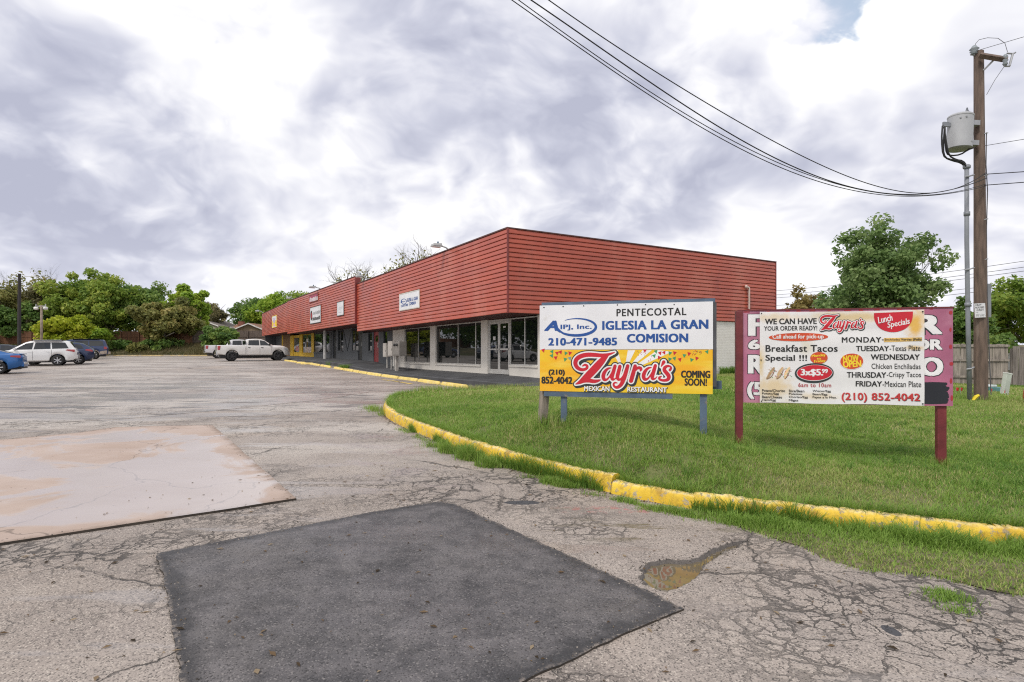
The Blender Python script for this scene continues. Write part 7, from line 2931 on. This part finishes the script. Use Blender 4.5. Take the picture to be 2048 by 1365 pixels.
def spec_suv():
    d = dict(len=4.78, w=1.90, wr=.36, wx=(-1.32, 1.47))
    d['hw'] = [(-2.39, .70), (-2.33, .80), (-2.0, .90), (-1.3, .95), (1.4, .95), (2.0, .88), (2.3, .72), (2.39, .6)]
    d['bot'] = [(-2.39, .52), (-2.2, .38), (-1.8, .32), (1.9, .30), (2.2, .34), (2.39, .42)]
    d['sh'] = [(-2.39, .98), (-2.3, 1.12), (-1.8, 1.14), (0.9, 1.07), (1.3, 1.03), (1.9, .95), (2.25, .82), (2.39, .70)]
    d['top'] = [(-2.39, 1.00), (-2.30, 1.20), (-1.98, 1.68), (-1.8, 1.725), (-.6, 1.75), (.15, 1.72), (.45, 1.62), (1.28, 1.10), (1.5, 1.07), (2.1, .95), (2.3, .84), (2.39, .72)]
    d['tw'] = [(-2.39, .68), (-2.2, .70), (-1.9, .68), (-.5, .72), (.4, .68), (1.2, .74), (1.35, .80), (2.1, .72), (2.39, .5)]
    d['wins'] = [((-.95, 1.16), (-.02, 1.13), (-.12, 1.60), (-.92, 1.60)), ((.06, 1.13), (1.02, 1.11), (.42, 1.53), (-.02, 1.60)), ((-1.95, 1.19), (-1.03, 1.16), (-1.0, 1.60), (-1.75, 1.58))]
    d['seams'] = [(-1.0, .42, 1.1), (.02, .40, 1.1), (1.08, .45, 1.05)]
    d['handles'] = [(-.78, .98), (.22, .97)]
    d['tails'] = [((-2.28, .92), (-1.78, 1.05), (-1.86, 1.12), (-2.30, 1.10))]
    d['heads'] = [((1.95, .76), (2.30, .72), (2.24, .84), (1.9, .92))]
    d['mirror'] = (.98, 1.08)
    d['screen'] = (1.22, .50)
    d['rear'] = (-2.28, -2.02)
    d['lip'] = 0
    d['boxes'] = [('rear_bumper', -2.44, -2.22, .46, .70, 'body'), ('grille', 2.30, 2.40, .50, .68, 'black'), ('roof_rail', -1.6, .0, 1.745, 1.775, 'chrome'), ('number_plate', -2.405, -2.38, .80, .92, 'chrome')]
    d['_wheels'] = wheel_mesh(.36, .23)
    return d


def spec_sedan():
    d = dict(len=4.55, w=1.80, wr=.33, wx=(-1.28, 1.40))
    d['hw'] = [(-2.275, .62), (-2.2, .74), (-1.9, .86), (-1.2, .90), (1.3, .90), (1.9, .82), (2.2, .66), (2.275, .5)]
    d['bot'] = [(-2.275, .50), (-2.1, .34), (-1.7, .24), (1.8, .22), (2.275, .32)]
    d['sh'] = [(-2.275, .90), (-2.18, 1.00), (-1.7, 1.02), (0, .96), (1.0, .92), (1.8, .80), (2.15, .68), (2.275, .55)]
    d['top'] = [(-2.275, .92), (-2.2, 1.06), (-1.75, 1.10), (-1.0, 1.34), (-.5, 1.43), (0, 1.45), (.4, 1.40), (1.2, .99), (1.8, .86), (2.275, .58)]
    d['tw'] = [(-2.275, .58), (-1.75, .72), (-1.0, .60), (0, .62), (.4, .60), (1.15, .72), (1.8, .68), (2.275, .45)]
    d['wins'] = [((-.95, 1.04), (-.10, 1.00), (-.15, 1.36), (-.72, 1.32)), ((0, 1.0), (.88, .97), (.32, 1.30), (-.06, 1.36)), ((-1.30, 1.07), (-1.02, 1.05), (-.82, 1.30), (-.92, 1.28))]
    d['seams'] = [(-.95, .40, 1.0), (-.05, .32, .97), (.95, .35, .92)]
    d['handles'] = [(-.75, .88), (.15, .86)]
    d['tails'] = [((-2.20, .84), (-1.78, .90), (-1.80, .97), (-2.20, .97))]
    d['heads'] = [((1.8, .62), (2.15, .58), (2.1, .66), (1.72, .74))]
    d['mirror'] = (.82, .95)
    d['screen'] = (1.14, .45)
    d['rear'] = (-1.68, -1.05)
    d['boxes'] = [('rear_bumper', -2.33, -2.12, .36, .62, 'body'), ('diffuser', -2.31, -2.15, .26, .355, 'black'), ('number_plate', -2.345, -2.325, .50, .60, 'chrome'), ('boot_spoiler', -2.30, -2.12, 1.03, 1.07, 'body')]
    d['_wheels'] = wheel_mesh(.33, .22)
    return d


def spec_cross():
    d = spec_suv()
    d.update(len=4.45, w=1.84, wr=.34, wx=(-1.25, 1.38))
    d['hw'] = [(-2.225, .66), (-2.15, .76), (-1.8, .88), (-1.2, .92), (1.3, .92), (1.9, .84), (2.225, .58)]
    d['bot'] = [(-2.225, .52), (-2.0, .36), (-1.7, .30), (1.8, .28), (2.225, .40)]
    d['sh'] = [(-2.225, .96), (-2.1, 1.08), (-1.6, 1.10), (.8, 1.02), (1.3, .98), (1.8, .90), (2.225, .66)]
    d['top'] = [(-2.225, .98), (-2.15, 1.14), (-1.55, 1.52), (-1.3, 1.58), (-.5, 1.63), (.1, 1.60), (.4, 1.52), (1.2, 1.04), (1.9, .92), (2.225, .68)]
    d['tw'] = [(-2.225, .60), (-1.6, .64), (-.5, .68), (.4, .64), (1.2, .74), (2.0, .66), (2.225, .5)]
    d['wins'] = [((-.95, 1.12), (-.05, 1.08), (-.12, 1.50), (-.85, 1.48)), ((.03, 1.08), (.95, 1.06), (.38, 1.44), (-.02, 1.50)), ((-1.6, 1.15), (-1.03, 1.12), (-.95, 1.48), (-1.4, 1.44))]
    d['tails'] = [((-2.12, .90), (-1.66, 1.02), (-1.74, 1.09), (-2.14, 1.08))]
    d['heads'] = [((1.8, .72), (2.14, .68), (2.1, .78), (1.75, .86))]
    d['mirror'] = (.92, 1.03)
    d['screen'] = (1.14, .45)
    d['rear'] = (-2.12, -1.6)
    d['boxes'] = [('rear_bumper', -2.28, -2.08, .44, .68, 'black'), ('number_plate', -2.25, -2.22, .80, .90, 'chrome')]
    d['_wheels'] = wheel_mesh(.34, .22)
    return d


def spec_full():
    d = spec_suv()
    d.update(len=5.2, w=2.0, wr=.39, wx=(-1.45, 1.58))
    d['hw'] = [(-2.6, .86), (-2.52, .94), (-2.2, .98), (-1.4, 1.0), (1.7, 1.0), (2.3, .92), (2.6, .74)]
    d['bot'] = [(-2.6, .50), (-2.3, .42), (-1.9, .38), (2.0, .36), (2.6, .44)]
    d['sh'] = [(-2.6, 1.10), (-2.5, 1.20), (-2, 1.22), (1.2, 1.18), (1.9, 1.12), (2.4, 1.02), (2.6, .86)]
    d['top'] = [(-2.6, 1.12), (-2.52, 1.3), (-2.36, 1.78), (-2.2, 1.88), (-.5, 1.93), (.4, 1.90), (.7, 1.82), (1.4, 1.24), (2.3, 1.10), (2.6, .9)]
    d['tw'] = [(-2.6, .80), (-2.3, .78), (-.5, .80), (.7, .76), (1.3, .84), (2.3, .80), (2.6, .6)]
    d['wins'] = [((-1.0, 1.27), (.0, 1.25), (-.02, 1.76), (-1.0, 1.77)), ((.1, 1.25), (1.15, 1.23), (.66, 1.72), (.08, 1.76)), ((-2.25, 1.28), (-1.1, 1.27), (-1.1, 1.77), (-2.16, 1.74))]
    d['seams'] = [(-1.05, .5, 1.2), (.05, .5, 1.2), (1.2, .5, 1.15)]
    d['handles'] = [(-.85, 1.08), (.25, 1.07)]
    d['tails'] = [((-2.50, .95), (-2.26, .95), (-2.26, 1.22), (-2.48, 1.20))]
    d['heads'] = [((2.1, .84), (2.46, .82), (2.42, 1.0), (2.05, 1.02))]
    d['mirror'] = (1.1, 1.2)
    d['screen'] = (1.34, .76)
    d['rear'] = (-2.50, -2.39)
    d['lip'] = 2
    d['boxes'] = [('rear_bumper', -2.70, -2.45, .46, .72, 'lower'), ('roof_rail', -1.9, .2, 1.925, 1.955, 'black')]
    d['_wheels'] = wheel_mesh(.39, .25)
    return d


def spec_pickup():
    d = dict(len=5.85, w=2.05, wr=.42, wx=(-1.78, 1.95))
    d['hw'] = [(-2.925, .95), (-2.85, .99), (-2.2, 1.01), (1.9, 1.02), (2.5, .98), (2.8, .86), (2.925, .7)]
    d['bot'] = [(-2.925, .60), (-2.6, .56), (-2.2, .50), (2.3, .48), (2.6, .46), (2.925, .50)]
    d['sh'] = [(-2.925, 1.33), (-.72, 1.33), (-.70, 1.30), (1.3, 1.26), (1.9, 1.25), (2.5, 1.20), (2.8, 1.08), (2.925, .95)]
    d['top'] = [(-2.925, 1.35), (-.74, 1.36), (-.72, 1.40), (-.66, 1.82), (-.45, 1.90), (.2, 1.93), (.62, 1.90), (.85, 1.80), (1.52, 1.36), (2.2, 1.33), (2.6, 1.26), (2.8, 1.14), (2.925, 1.0)]
    d['tw'] = [(-2.925, .9), (-.74, .9), (-.66, .76), (0, .79), (.8, .76), (1.45, .88), (2.4, .88), (2.925, .6)]
    d['bed'] = (-2.84, -.735)
    d['breaks'] = [-2.85, -2.83, -.74, -.73, -.72, -.66]
    d['wins'] = [((-.50, 1.36), (.40, 1.34), (.38, 1.80), (-.44, 1.79)), ((.48, 1.34), (1.30, 1.33), (.86, 1.72), (.46, 1.80))]
    d['seams'] = [(-.71, .58, 1.28), (.43, .56, 1.28), (1.40, .60, 1.24), (-.62, .60, 1.28)]
    d['handles'] = [(-.42, 1.17), (.62, 1.16)]
    d['handlemat'] = MAT_TRIMBLK
    d['mirrormat'] = MAT_TRIMBLK
    d['tails'] = [((-2.90, .96), (-2.72, .96), (-2.66, 1.30), (-2.90, 1.30))]
    d['heads'] = [((2.42, .98), (2.82, .90), (2.74, 1.06), (2.4, 1.14))]
    d['mirror'] = (1.24, 1.36)
    d['screen'] = (1.46, .90)
    d['rear'] = (None, None)
    d['lip'] = 1
    d['boxes'] = [('rear_bumper', -3.02, -2.86, .55, .82, 'chrome'), ('front_bumper', 2.70, 2.98, .48, .72, 'body'), ('grille', 2.80, 2.935, .74, 1.0, 'black'), ('running_board', -1.1, 1.3, .40, .47, 'black'), ('rear_glass', -.735, -.705, 1.42, 1.74, 'glass')]
    d['_wheels'] = wheel_mesh(.42, .27)
    return d


VA = tuple(BV)
VM = tuple(-BV)
GR1, GR2 = 'cars parked along the left of the lot', 'pickups parked at the shop fronts'
WHITE = paint('pearl_white', (.70, .70, .70), .05)
SILVER = paint('white_pickup', (.66, .65, .63), .05, .34, (.50, .45, .38))
car('sedan_car', 'bright blue sedan cut off by the left edge of the picture', 'car', None, (-4, 749), 0, VM, GR1, paint('bright_blue', (.012, .115, .36), .4), spec_sedan())
car('suv_car', 'white sport utility vehicle with dark side windows, second car from the left', 'car', None, (115, 732), 0, VM, GR1, WHITE, spec_suv())
car('crossover_car', 'dark navy crossover half hidden behind the white sport utility vehicle', 'car', None, (156, 729), 0, VM, GR1, paint('navy', (.012, .028, .085), .4), spec_cross())
car('large_suv_car', 'large dark blue utility vehicle with tan lower trim, last in the left row', 'car', None, (187.5, 719), 0, VM, GR1, paint('deep_blue', (.018, .035, .10), .3), spec_full(), lower=pmat('tan_trim', (.40, .33, .27), .5))
s_ = spec_sedan()
car('sedan_car', 'dark sedan whose roof shows behind the blue car, left of the white utility vehicle', 'car', None, (38, 725), 0, VM, GR1, paint('black_blue', (.015, .022, .04), .3), s_)
car('pickup_truck', 'white crew-cab pickup with dark wheels and dusty doors facing the shops', 'pickup', None, (464.5, 723), 0, VA, GR2, SILVER, spec_pickup(), rimm=MAT_RIMDARK)
car('pickup_truck', 'white pickup behind the nearer white pickup, only its tail showing', 'pickup', None, (437, 717.5), 0, VA, GR2, paint('plain_white', (.62, .62, .64), .05), spec_pickup())
car('suv_car', 'white vehicle far behind the pickups, only its roof and rear visible', 'car', None, (470, 713.5), 0, VA, GR2, paint('off_white', (.66, .66, .66), .05), spec_suv())

# ================================================================== BACKGROUND
def TP(px, Y):
    x = (px - CX) / FPX * Y
    return Vector((x, Y, float(T(x, Y))))


def zpx(py, Y):
    return H + (HY - py) / FPX * Y


# fences at the far end of the lot, panels between posts
MAT_FARFENCE = pmat('red_brown_fence', (.185, .085, .045), .85, var=.3, scale=1.5, stretch=(6, 6, .5), col2=(.12, .07, .05), mix_lo=.5, mix_hi=.7)
MAT_FARFENCE2 = pmat('grey_brown_fence', (.115, .085, .07), .85, var=.3, scale=1.5, stretch=(6, 6, .5))


def far_fence(label, p0, p1, h, mat):
    d = p1 - p0
    d.z = 0
    e = empty('wooden_fence', tuple(p0), math.atan2(d.y, d.x))
    tag(e, label, 'fence')
    n = max(1, round(d.length / 2.4))
    w = d.length / n
    for k in range(n):
        q = p0 + d * ((k + .5) / n)
        z = float(T(q.x, q.y)) - p0.z
        m_ = MB()
        np_ = 16
        rr = random.Random(k)
        for i in range(np_):
            x0 = k * w + i * w / np_
            m_.box(x0 + .008, x0 + w / np_ - .004, 0, .02, z + .02, z + h + rr.uniform(-.03, .03))
        m_.build('fence_panel', mat, e)
        MB().box(k * w, (k + 1) * w, -.05, -.005, z + h * .55, z + h * .55 + .09).build('rail', mat, e)
        MB().box(k * w - .06, k * w + .06, -.15, -.055, z - .3, z + h).build('post', mat, e)


far_fence('red-brown wooden fence behind the parked cars at the far left', TP(-260, 80), TP(100, 79.5), 1.85, MAT_FARFENCE)
far_fence('red-brown wooden fence under the far row of trees', TP(101, 79.5), TP(386, 79), 1.85, MAT_FARFENCE)
far_fence('grey-brown wooden fence in front of the tan house', TP(387, 79), TP(640, 80), 1.95, MAT_FARFENCE2)

# ---- houses
MAT_SHINGLE = pmat('brown_shingles', (.20, .105, .065), .9, var=.25, scale=2, bump=.5, bscale=8)
MAT_TANWALL = pmat('tan_siding', (.34, .25, .17), .8, var=.1)
MAT_CREAMWALL = pmat('pale_yellow_siding', (.52, .50, .36), .8, var=.08, scale=2, stretch=(4, 4, .3))
MAT_TRIMW = pmat('white_trim', (.70, .68, .66), .6)
MAT_DARKWIN = glass_material('dark_window', (.01, .012, .014), 1.5)
MAT_GREYSHINGLE = pmat('grey_shingles', (.17, .145, .13), .9, var=.2, scale=2)


def house(label, c, w, dep, wall_h, ridge, wallm, roofm, rz, over=.4, gable_front=True, windows=(), chimney=None):
    """gable end faces the camera (-y) when gable_front"""
    e = empty('house', tuple(c), rz)
    tag(e, label, 'house')
    m_ = MB()
    if gable_front:
        P_ = [(-w / 2, 0, 0), (w / 2, 0, 0), (w / 2, 0, wall_h), (0, 0, ridge), (-w / 2, 0, wall_h)]
        P2 = [(x, dep, z) for x, y, z in P_]
        m_.add(P_ + P2, [(0, 1, 2, 3, 4), (9, 8, 7, 6, 5), (0, 5, 6, 1), (1, 6, 7, 2), (0, 4, 9, 5)])
        wl = m_.build('wall', wallm, e)
        t = .12
        sl = (ridge - wall_h) / (w / 2)
        xo = w / 2 + over
        zo = wall_h - sl * over
        r = MB()
        r.add([(-xo, -over, zo + .02), (0, -over, ridge + .02), (xo, -over, zo + .02), (-xo, dep, zo + .02), (0, dep, ridge + .02), (xo, dep, zo + .02), (-xo, -over, zo + t), (0, -over, ridge + t), (xo, -over, zo + t), (-xo, dep, zo + t), (0, dep, ridge + t), (xo, dep, zo + t)],
              [(6, 7, 10, 9), (7, 8, 11, 10), (0, 3, 4, 1), (1, 4, 5, 2), (0, 6, 9, 3), (2, 5, 11, 8), (3, 9, 10, 4), (4, 10, 11, 5)])
        ro = r.build('roof', roofm, e)
        b = MB()
        b.add([(-xo, -over - .03, zo - .06), (0, -over - .03, ridge - .06), (xo, -over - .03, zo - .06), (-xo, -over - .03, zo + t), (0, -over - .03, ridge + t), (xo, -over - .03, zo + t), (-xo, -over, zo - .06), (0, -over, ridge - .06), (xo, -over, zo - .06), (-xo, -over, zo + t), (0, -over, ridge + t), (xo, -over, zo + t)],
              [(0, 1, 4, 3), (1, 2, 5, 4), (0, 6, 7, 1), (1, 7, 8, 2), (3, 4, 10, 9), (4, 5, 11, 10), (0, 3, 9, 6), (2, 8, 11, 5)])
        b.build('barge_board', MAT_TRIMW, ro)
    else:
        P_ = [(0, 0, 0), (0, dep, 0), (0, dep, wall_h), (0, dep / 2, ridge), (0, 0, wall_h)]
        m_.add([(-w / 2, y, z) for x, y, z in P_] + [(w / 2, y, z) for x, y, z in P_], [(0, 1, 2, 3, 4), (9, 8, 7, 6, 5), (0, 4, 9, 5), (1, 6, 7, 2)])
        m_.build('wall', wallm, e)
        sl = (ridge - wall_h) / (dep / 2)
        zo = wall_h - sl * over
        r = MB()
        x = w / 2 + over
        r.add([(-x, -over, zo + .02), (x, -over, zo + .02), (x, dep / 2, ridge + .02), (-x, dep / 2, ridge + .02), (-x, dep + over, zo + .02), (x, dep + over, zo + .02), (-x, -over, zo + .16), (x, -over, zo + .16), (x, dep / 2, ridge + .16), (-x, dep / 2, ridge + .16), (-x, dep + over, zo + .16), (x, dep + over, zo + .16)],
              [(6, 7, 8, 9), (9, 8, 11, 10), (0, 3, 2, 1), (3, 4, 5, 2), (0, 1, 7, 6), (1, 2, 8, 7), (2, 5, 11, 8), (0, 6, 9, 3), (3, 9, 10, 4)])
        r.build('roof', roofm, e)
    for (x0, x1, z0, z1, k) in windows:
        f = MB()
        f.box(x0 - .08, x1 + .08, -.05, -.003, z0 - .08, z0).box(x0 - .08, x1 + .08, -.05, -.003, z1, z1 + .08).box(x0 - .08, x0, -.05, -.003, z0, z1).box(x1, x1 + .08, -.05, -.003, z0, z1)
        fo = f.build('window', MAT_TRIMW, e)
        MB().box(x0, x1, -.03, -.004, z0, z1).build('pane', MAT_DARKWIN if not k else MAT_GREYSHINGLE, fo)
    if chimney:
        x, y, w_, z = chimney
        MB().box(x - w_ / 2, x + w_ / 2, y - w_ / 2, y + w_ / 2, ridge - 1.5, z).build('chimney', pmat('brick_chimney', (.22, .09, .06), .9, var=.2, scale=4), e)
    return e


HYd = 92.0
zb_ = float(T(-45, HYd))
k = HYd / 1180


def hx(px, Y=HYd):
    return (px - CX) / FPX * Y


zr = zpx(648, HYd) - zb_
ze = zpx(661, HYd) - zb_
house('tan house with a low front gable and white trim beyond the grey fence', (hx(499), HYd, zb_), (527 - 466) * k * 1.02, 9, ze, zr, MAT_TANWALL, MAT_SHINGLE, 0, .5, True, windows=[(-2.2, -1.4, ze - 1.5, ze - .45, 0), (-.9, -.1, ze - 1.4, ze - .5, 1), (.3, 1.0, ze - 1.5, ze - .45, 0), (1.5, 2.3, ze - 1.3, ze - .6, 1)])
house('brown-roofed wing of the tan house with a brick chimney', (hx(490), HYd + 4, float(T(-45, HYd + 4))), (560 - 442) * k, 8, zpx(664, HYd + 4) - zb_, zpx(650, HYd + 6) - zb_, MAT_TANWALL, MAT_SHINGLE, 0, .4, False, windows=[(-4.2, -3.6, 2.2, 3.0, 1)], chimney=(-4.0, 3.5, .8, zpx(644, HYd + 8) - zb_))
Yh = 96.0
zc = float(T(-60, Yh))
house('pale yellow house gable between the trees and the tan house', (hx(398, Yh), Yh, zc), 6.0, 9, zpx(652, Yh) - zc, zpx(638, Yh) - zc, MAT_CREAMWALL, MAT_GREYSHINGLE, 0, .3, True, windows=[(.8, 1.6, 1.6, 2.8, 0)])
house('grey-roofed house behind the fence at the far left', (hx(72, Yh), Yh, zc), 9, 8, zpx(662, Yh) - zc, zpx(646, Yh + 4) - zc, MAT_TANWALL, MAT_GREYSHINGLE, 0, .4, False, windows=[(-2, -1, 1.2, 2.2, 0)])
Yr = 42.0
zr_ = .3
house('white gabled shed roof beyond the fence at right', (hx(1985, Yr), Yr, zr_), 3.4, 6, zpx(697, Yr) - zr_, zpx(663, Yr) - zr_, pmat('white_siding', (.62, .60, .58), .7, var=.05), MAT_GREYSHINGLE, .1, .25, True)

# ---- poles by the lot
MAT_DARKPOLE = pmat('black_brown_pole', (.028, .024, .024), .8, var=.3, scale=2)
Yp = 58.0
p0 = GP(39, 713.5)
e = empty('lamp_pole', (hx(38.5, Yp), Yp, float(G(hx(38.5, Yp), Yp))))
tag(e, 'tall dark wooden pole with a thin arm left of the white utility vehicle', 'pole')
zt = zpx(548, Yp) - e.location.z
MB().tube([(0, 0, -.2), (0, 0, zt * .5), (.02, 0, zt)], [.17, .15, .125], 12).build('pole', MAT_DARKPOLE, e, True, 40)
za = zpx(557, Yp) - e.location.z
MB().tube([(.05, 0, za), (.6, 0, za + .16), (1.3, 0, za + .2), (1.9, 0, za + .12)], .03, 6).build('arm', MAT_LAMP, e)
MB().add([(1.2, -.1, za + .16), (1.75, -.12, za + .10), (1.75, .12, za + .10), (1.2, .1, za + .16), (1.2, -.06, za + .27), (1.7, -.08, za + .22), (1.7, .08, za + .22), (1.2, .06, za + .27)], [(0, 3, 2, 1), (4, 5, 6, 7), (0, 1, 5, 4), (1, 2, 6, 5), (2, 3, 7, 6), (3, 0, 4, 7)]).build('lamp_head', MAT_LAMP, e)
Yp = 62.0
e = empty('lamp_pole', (hx(83, Yp), Yp, float(G(hx(83, Yp), Yp))))
tag(e, 'shorter pale post with two white flood lamps behind the white utility vehicle', 'pole')
zt = zpx(611, Yp) - e.location.z
MB().tube([(0, 0, -.2), (0, 0, zt)], [.13, .11], 10).build('pole', pmat('pale_wood_post', (.24, .19, .15), .85, var=.2), e, True)
MB().box(-.45, .45, -.05, .05, zt - .15, zt - .05).build('crossbar', MAT_LAMP, e)
for s in (-1, 1):
    MB().lathe([(.10, 0), (.20, .05), (.22, .2), (.16, .3)], 12, Matrix.Translation((s * .5, -.1, zt - .48))).build('flood_lamp', pmat('white_lamp', (.72, .71, .68), .4), e, True)
    MB().box(s * .5 - .03, s * .5 + .03, -.13, -.06, zt - .2, zt + .12).build('lamp_bracket', MAT_LAMP, e)

# ---- trees at the far end
def T_at(label, px, pyt, wpx, Y, leafm, n, seed, name='tree', bottom=None, bark=None, ls=.30, tr=.22, **kw):
    b = TP(px, Y)
    h = zpx(pyt, Y) - b.z
    rx = wpx / 2 / FPX * Y
    zb__ = (zpx(bottom, Y) - b.z) if bottom else h * .25
    rz = (h - zb__) / 2
    return tree(name, label, 'tree', b, h, rx, rz, zb__ + rz, leafm, n, ls, seed, bark, tr, **kw)


GT = 'trees along the far end of the lot'
T_at('olive tree with a thin bare top at the far left edge', 8, 572, 120, 84, LF_OLIVE, 6500, 31, bottom=672, group=GT, crad=.24)
T_at('dark leafless branchy tree beside the tall dark pole', 70, 550, 100, 86, LF_OLIVE, 900, 32, bark=MAT_BARKDARK, bottom=640, depth=5, group=GT, spread=.75)
T_at('dull green tree behind the tall dark pole', 52, 612, 120, 82, LF_DEEP, 6500, 33, bottom=678, group=GT, crad=.24)
T_at('brown half-bare tree between the poles and the green trees', 105, 575, 90, 83, LF_BROWN, 5200, 34, bottom=660, group=GT, depth=4, crad=.24)
T_at('tall yellow-green tree, highest of the far row', 172, 549, 130, 82, LF_GREEN, 12500, 35, bottom=672, group=GT, clumps=95, crad=.24)
T_at('rounded green tree just right of the highest one', 222, 560, 120, 80, LF_GREEN, 9500, 36, bottom=676, group=GT, clumps=80, crad=.24)
T_at('airy green tree with sky showing through, middle of the far row', 282, 566, 120, 83, LF_DEEP, 5200, 37, bottom=664, depth=4, group=GT, crad=.24)
T_at('leaning pale-trunked tree over the dry bank', 305, 600, 110, 77, LF_OLIVE, 7000, 38, bottom=684, bark=MAT_BARKPALE, tr=.17, lean=(1.5, 0), group=GT, crad=.24)
T_at('olive-brown tree left of the bright rounded one', 345, 600, 90, 80, LF_OLIVE, 5000, 39, bottom=676, group=GT, crad=.24)
T_at('bright green round-topped tree at the right end of the far row', 378, 579, 86, 81, LF_BRIGHT, 8500, 40, bottom=664, group=GT, clumps=70, crad=.24)
T_at('brownish tree fading down to the houses', 418, 607, 60, 100, LF_BROWN, 4200, 41, bottom=668, group=GT)
T_at('grey-green tree seen over the tan house roof', 512, 603, 90, 112, LF_DEEP, 7000, 42, bottom=664, depth=4, group='trees behind the building')
T_at('green tree rising behind the farthest red fascia', 560, 596, 100, 108, LF_BRIGHT, 8000, 43, bottom=660, group='trees behind the building')
T_at('light green tree crown above the farthest red fascia', 615, 588, 110, 112, LF_GREEN, 8000, 44, bottom=660, group='trees behind the building')
# leafless trees over the roof
T_at('leafless tree with a few leaves behind the middle fascia', 715, 545, 84, 70, LF_OLIVE, 160, 45, bottom=600, bark=MAT_BARKDARK, depth=5, tr=.28, ls=.22, reach=.7, group='trees behind the building', spread=.8)
T_at('taller leafless tree behind the nearest fascia', 822, 508, 84, 66, LF_OLIVE, 330, 46, bottom=590, bark=MAT_BARK, depth=5, tr=.28, ls=.22, reach=.7, group='trees behind the building', spread=.8)
# shrubs
T_at('bright yellow-green shrub beside the shorter lamp post', 128, 632, 92, 68, LF_LIME, 5200, 51, name='shrub', bottom=696, tr=.06, ls=.26, group='shrubs along the far bank')
T_at('low green shrub right of the yellow-green one', 180, 660, 60, 74, LF_BRIGHT, 3200, 52, name='shrub', bottom=694, tr=.06, group='shrubs along the far bank')
T_at('dark green bush left of the pickups', 441, 655, 56, 73, LF_DEEP, 5200, 53, name='shrub', bottom=704, tr=.06, group='shrubs along the far bank')
T_at('dark undergrowth bush at the left of the dry bank', 235, 684, 70, 77, LF_DEEP, 2600, 54, name='shrub', bottom=706, tr=.05, group='shrubs along the far bank')
T_at('dark undergrowth bush in the middle of the dry bank', 325, 682, 70, 77, LF_DEEP, 2600, 55, name='shrub', bottom=704, tr=.05, group='shrubs along the far bank')
T_at('small bush at the foot of the leaning tree', 278, 690, 40, 75, LF_OLIVE, 1800, 56, name='shrub', bottom=708, tr=.05, group='shrubs along the far bank')
# out to the left of the frame: what the shop windows reflect
for i, (x, y, h, rx, lb) in enumerate(((-76, 58, 10, 6, 'green tree just beyond the left edge, behind the parked cars'), (-82, 67, 12, 7, 'broad green tree beyond the left edge, nearest the far fence'), (-88, 78, 12, 7, 'tall green tree beyond the left edge, behind the far fence'), (-98, 90, 13, 8, 'tallest green tree beyond the left edge, farthest back'), (-78, 46, 9, 6, 'low green tree beyond the left edge, closest to the street'))):
    tree('tree', lb, 'tree', (x, y, float(T(x, y))), h, rx, h * .46, h * .5, LF_DEEP, 3600, .46, 60 + i, tr=.25, group='trees left of the lot', fine=1.0)

# ---- trees at right
LF_ASH = leafmat('leaves_ash', (.10, .18, .06), (.20, .30, .10), (.32, .41, .17))
b = Vector((hx(1762, 36), 36, .2))
tree('tree', 'broad green ash tree rising behind the purple sign', 'tree', b, zpx(440, 36) - .2, 108 / 1180 * 36, (zpx(446, 36) - 1.6) / 2, (zpx(446, 36) + 1.2) / 2 - .1, LF_ASH, 23000, .150, 71, tr=.2, clumps=260, crad=.19, depth=4, core=.15, fine=1.3, lumpy=.2, reach=.42)
b = Vector((hx(1608, 46), 46, .3))
tree('tree', 'small rust-tinged tree between the red building and the ash tree', 'tree', b, zpx(588, 46) - .3, 1.3, 1.5, zpx(622, 46), LF_RUST, 900, .2, 72, tr=.12, depth=4, clumps=26)
b = Vector((hx(1925, 29), 29, .1))
tree('shrub', 'dark green climbing shrub behind the conduit', 'shrub', b, zpx(604, 29) - .1, 1.15, 1.6, zpx(660, 29) - .2, LF_DEEP, 3600, .15, 73, tr=.06, clumps=50, crad=.3, depth=3)
b = Vector((hx(2065, 38), 38, .2))
tree('tree', 'yellow-green tree at the right edge beyond the fence', 'tree', b, zpx(585, 38) - .2, 3.1, 2.3, zpx(640, 38), LF_GREEN, 9000, .2, 74, tr=.18, clumps=80, crad=.24, depth=4)
b = Vector((hx(1965, 34), 34, .1))
tree('shrub', 'low dark shrub over the fence beneath the gable', 'shrub', b, 2.6, 1.4, .8, 2.0, LF_DEEP, 1500, .15, 75, tr=.05, clumps=24, crad=.3, depth=2)

# ---- dry grass on the bank, weeds at the foot of the end wall
def bank_grass():
    rd = np.random.RandomState(77)
    acc = Acc()
    n = 26000
    x = -75 + rd.rand(n) * 50
    y = 71.6 + rd.rand(n) * 9
    c = vnoise(x, y, .6, 3)
    h = .15 + .55 * c * rd.rand(n)
    acc.add(*blades(x, y, T(x, y), h, .03 + .03 * rd.rand(n), rd, .7, np.clip(rd.rand(n) * .8 + .2 * (c > .5), 0, 1)))
    m = leafmat('dry_bank_grass', (.05, .07, .02), (.14, .125, .055), (.26, .20, .10), .8)
    o = link('bank_grass', acc.mesh('bank_grass'), m)
    tag(o, 'dry unmown grass on the bank below the far fence', 'grass', kind='stuff')
    acc = Acc()
    n = 1800
    s = 11.2 + rd.rand(n) * 4.2
    x = BC.x + BV.x * s - BU.x * (.1 + .25 * rd.rand(n))
    y = BC.y + BV.y * s - BU.y * (.1 + .25 * rd.rand(n))
    acc.add(*blades(x, y, L(x, y), .15 + .3 * rd.rand(n), np.full(n, .03), rd, .6, rd.rand(n) * .5))
    o = link('wall_weeds', acc.mesh('wall_weeds'), MAT_GRASS)
    tag(o, 'leafy weeds along the foot of the white brick end wall', 'weeds', kind='stuff')


bank_grass()
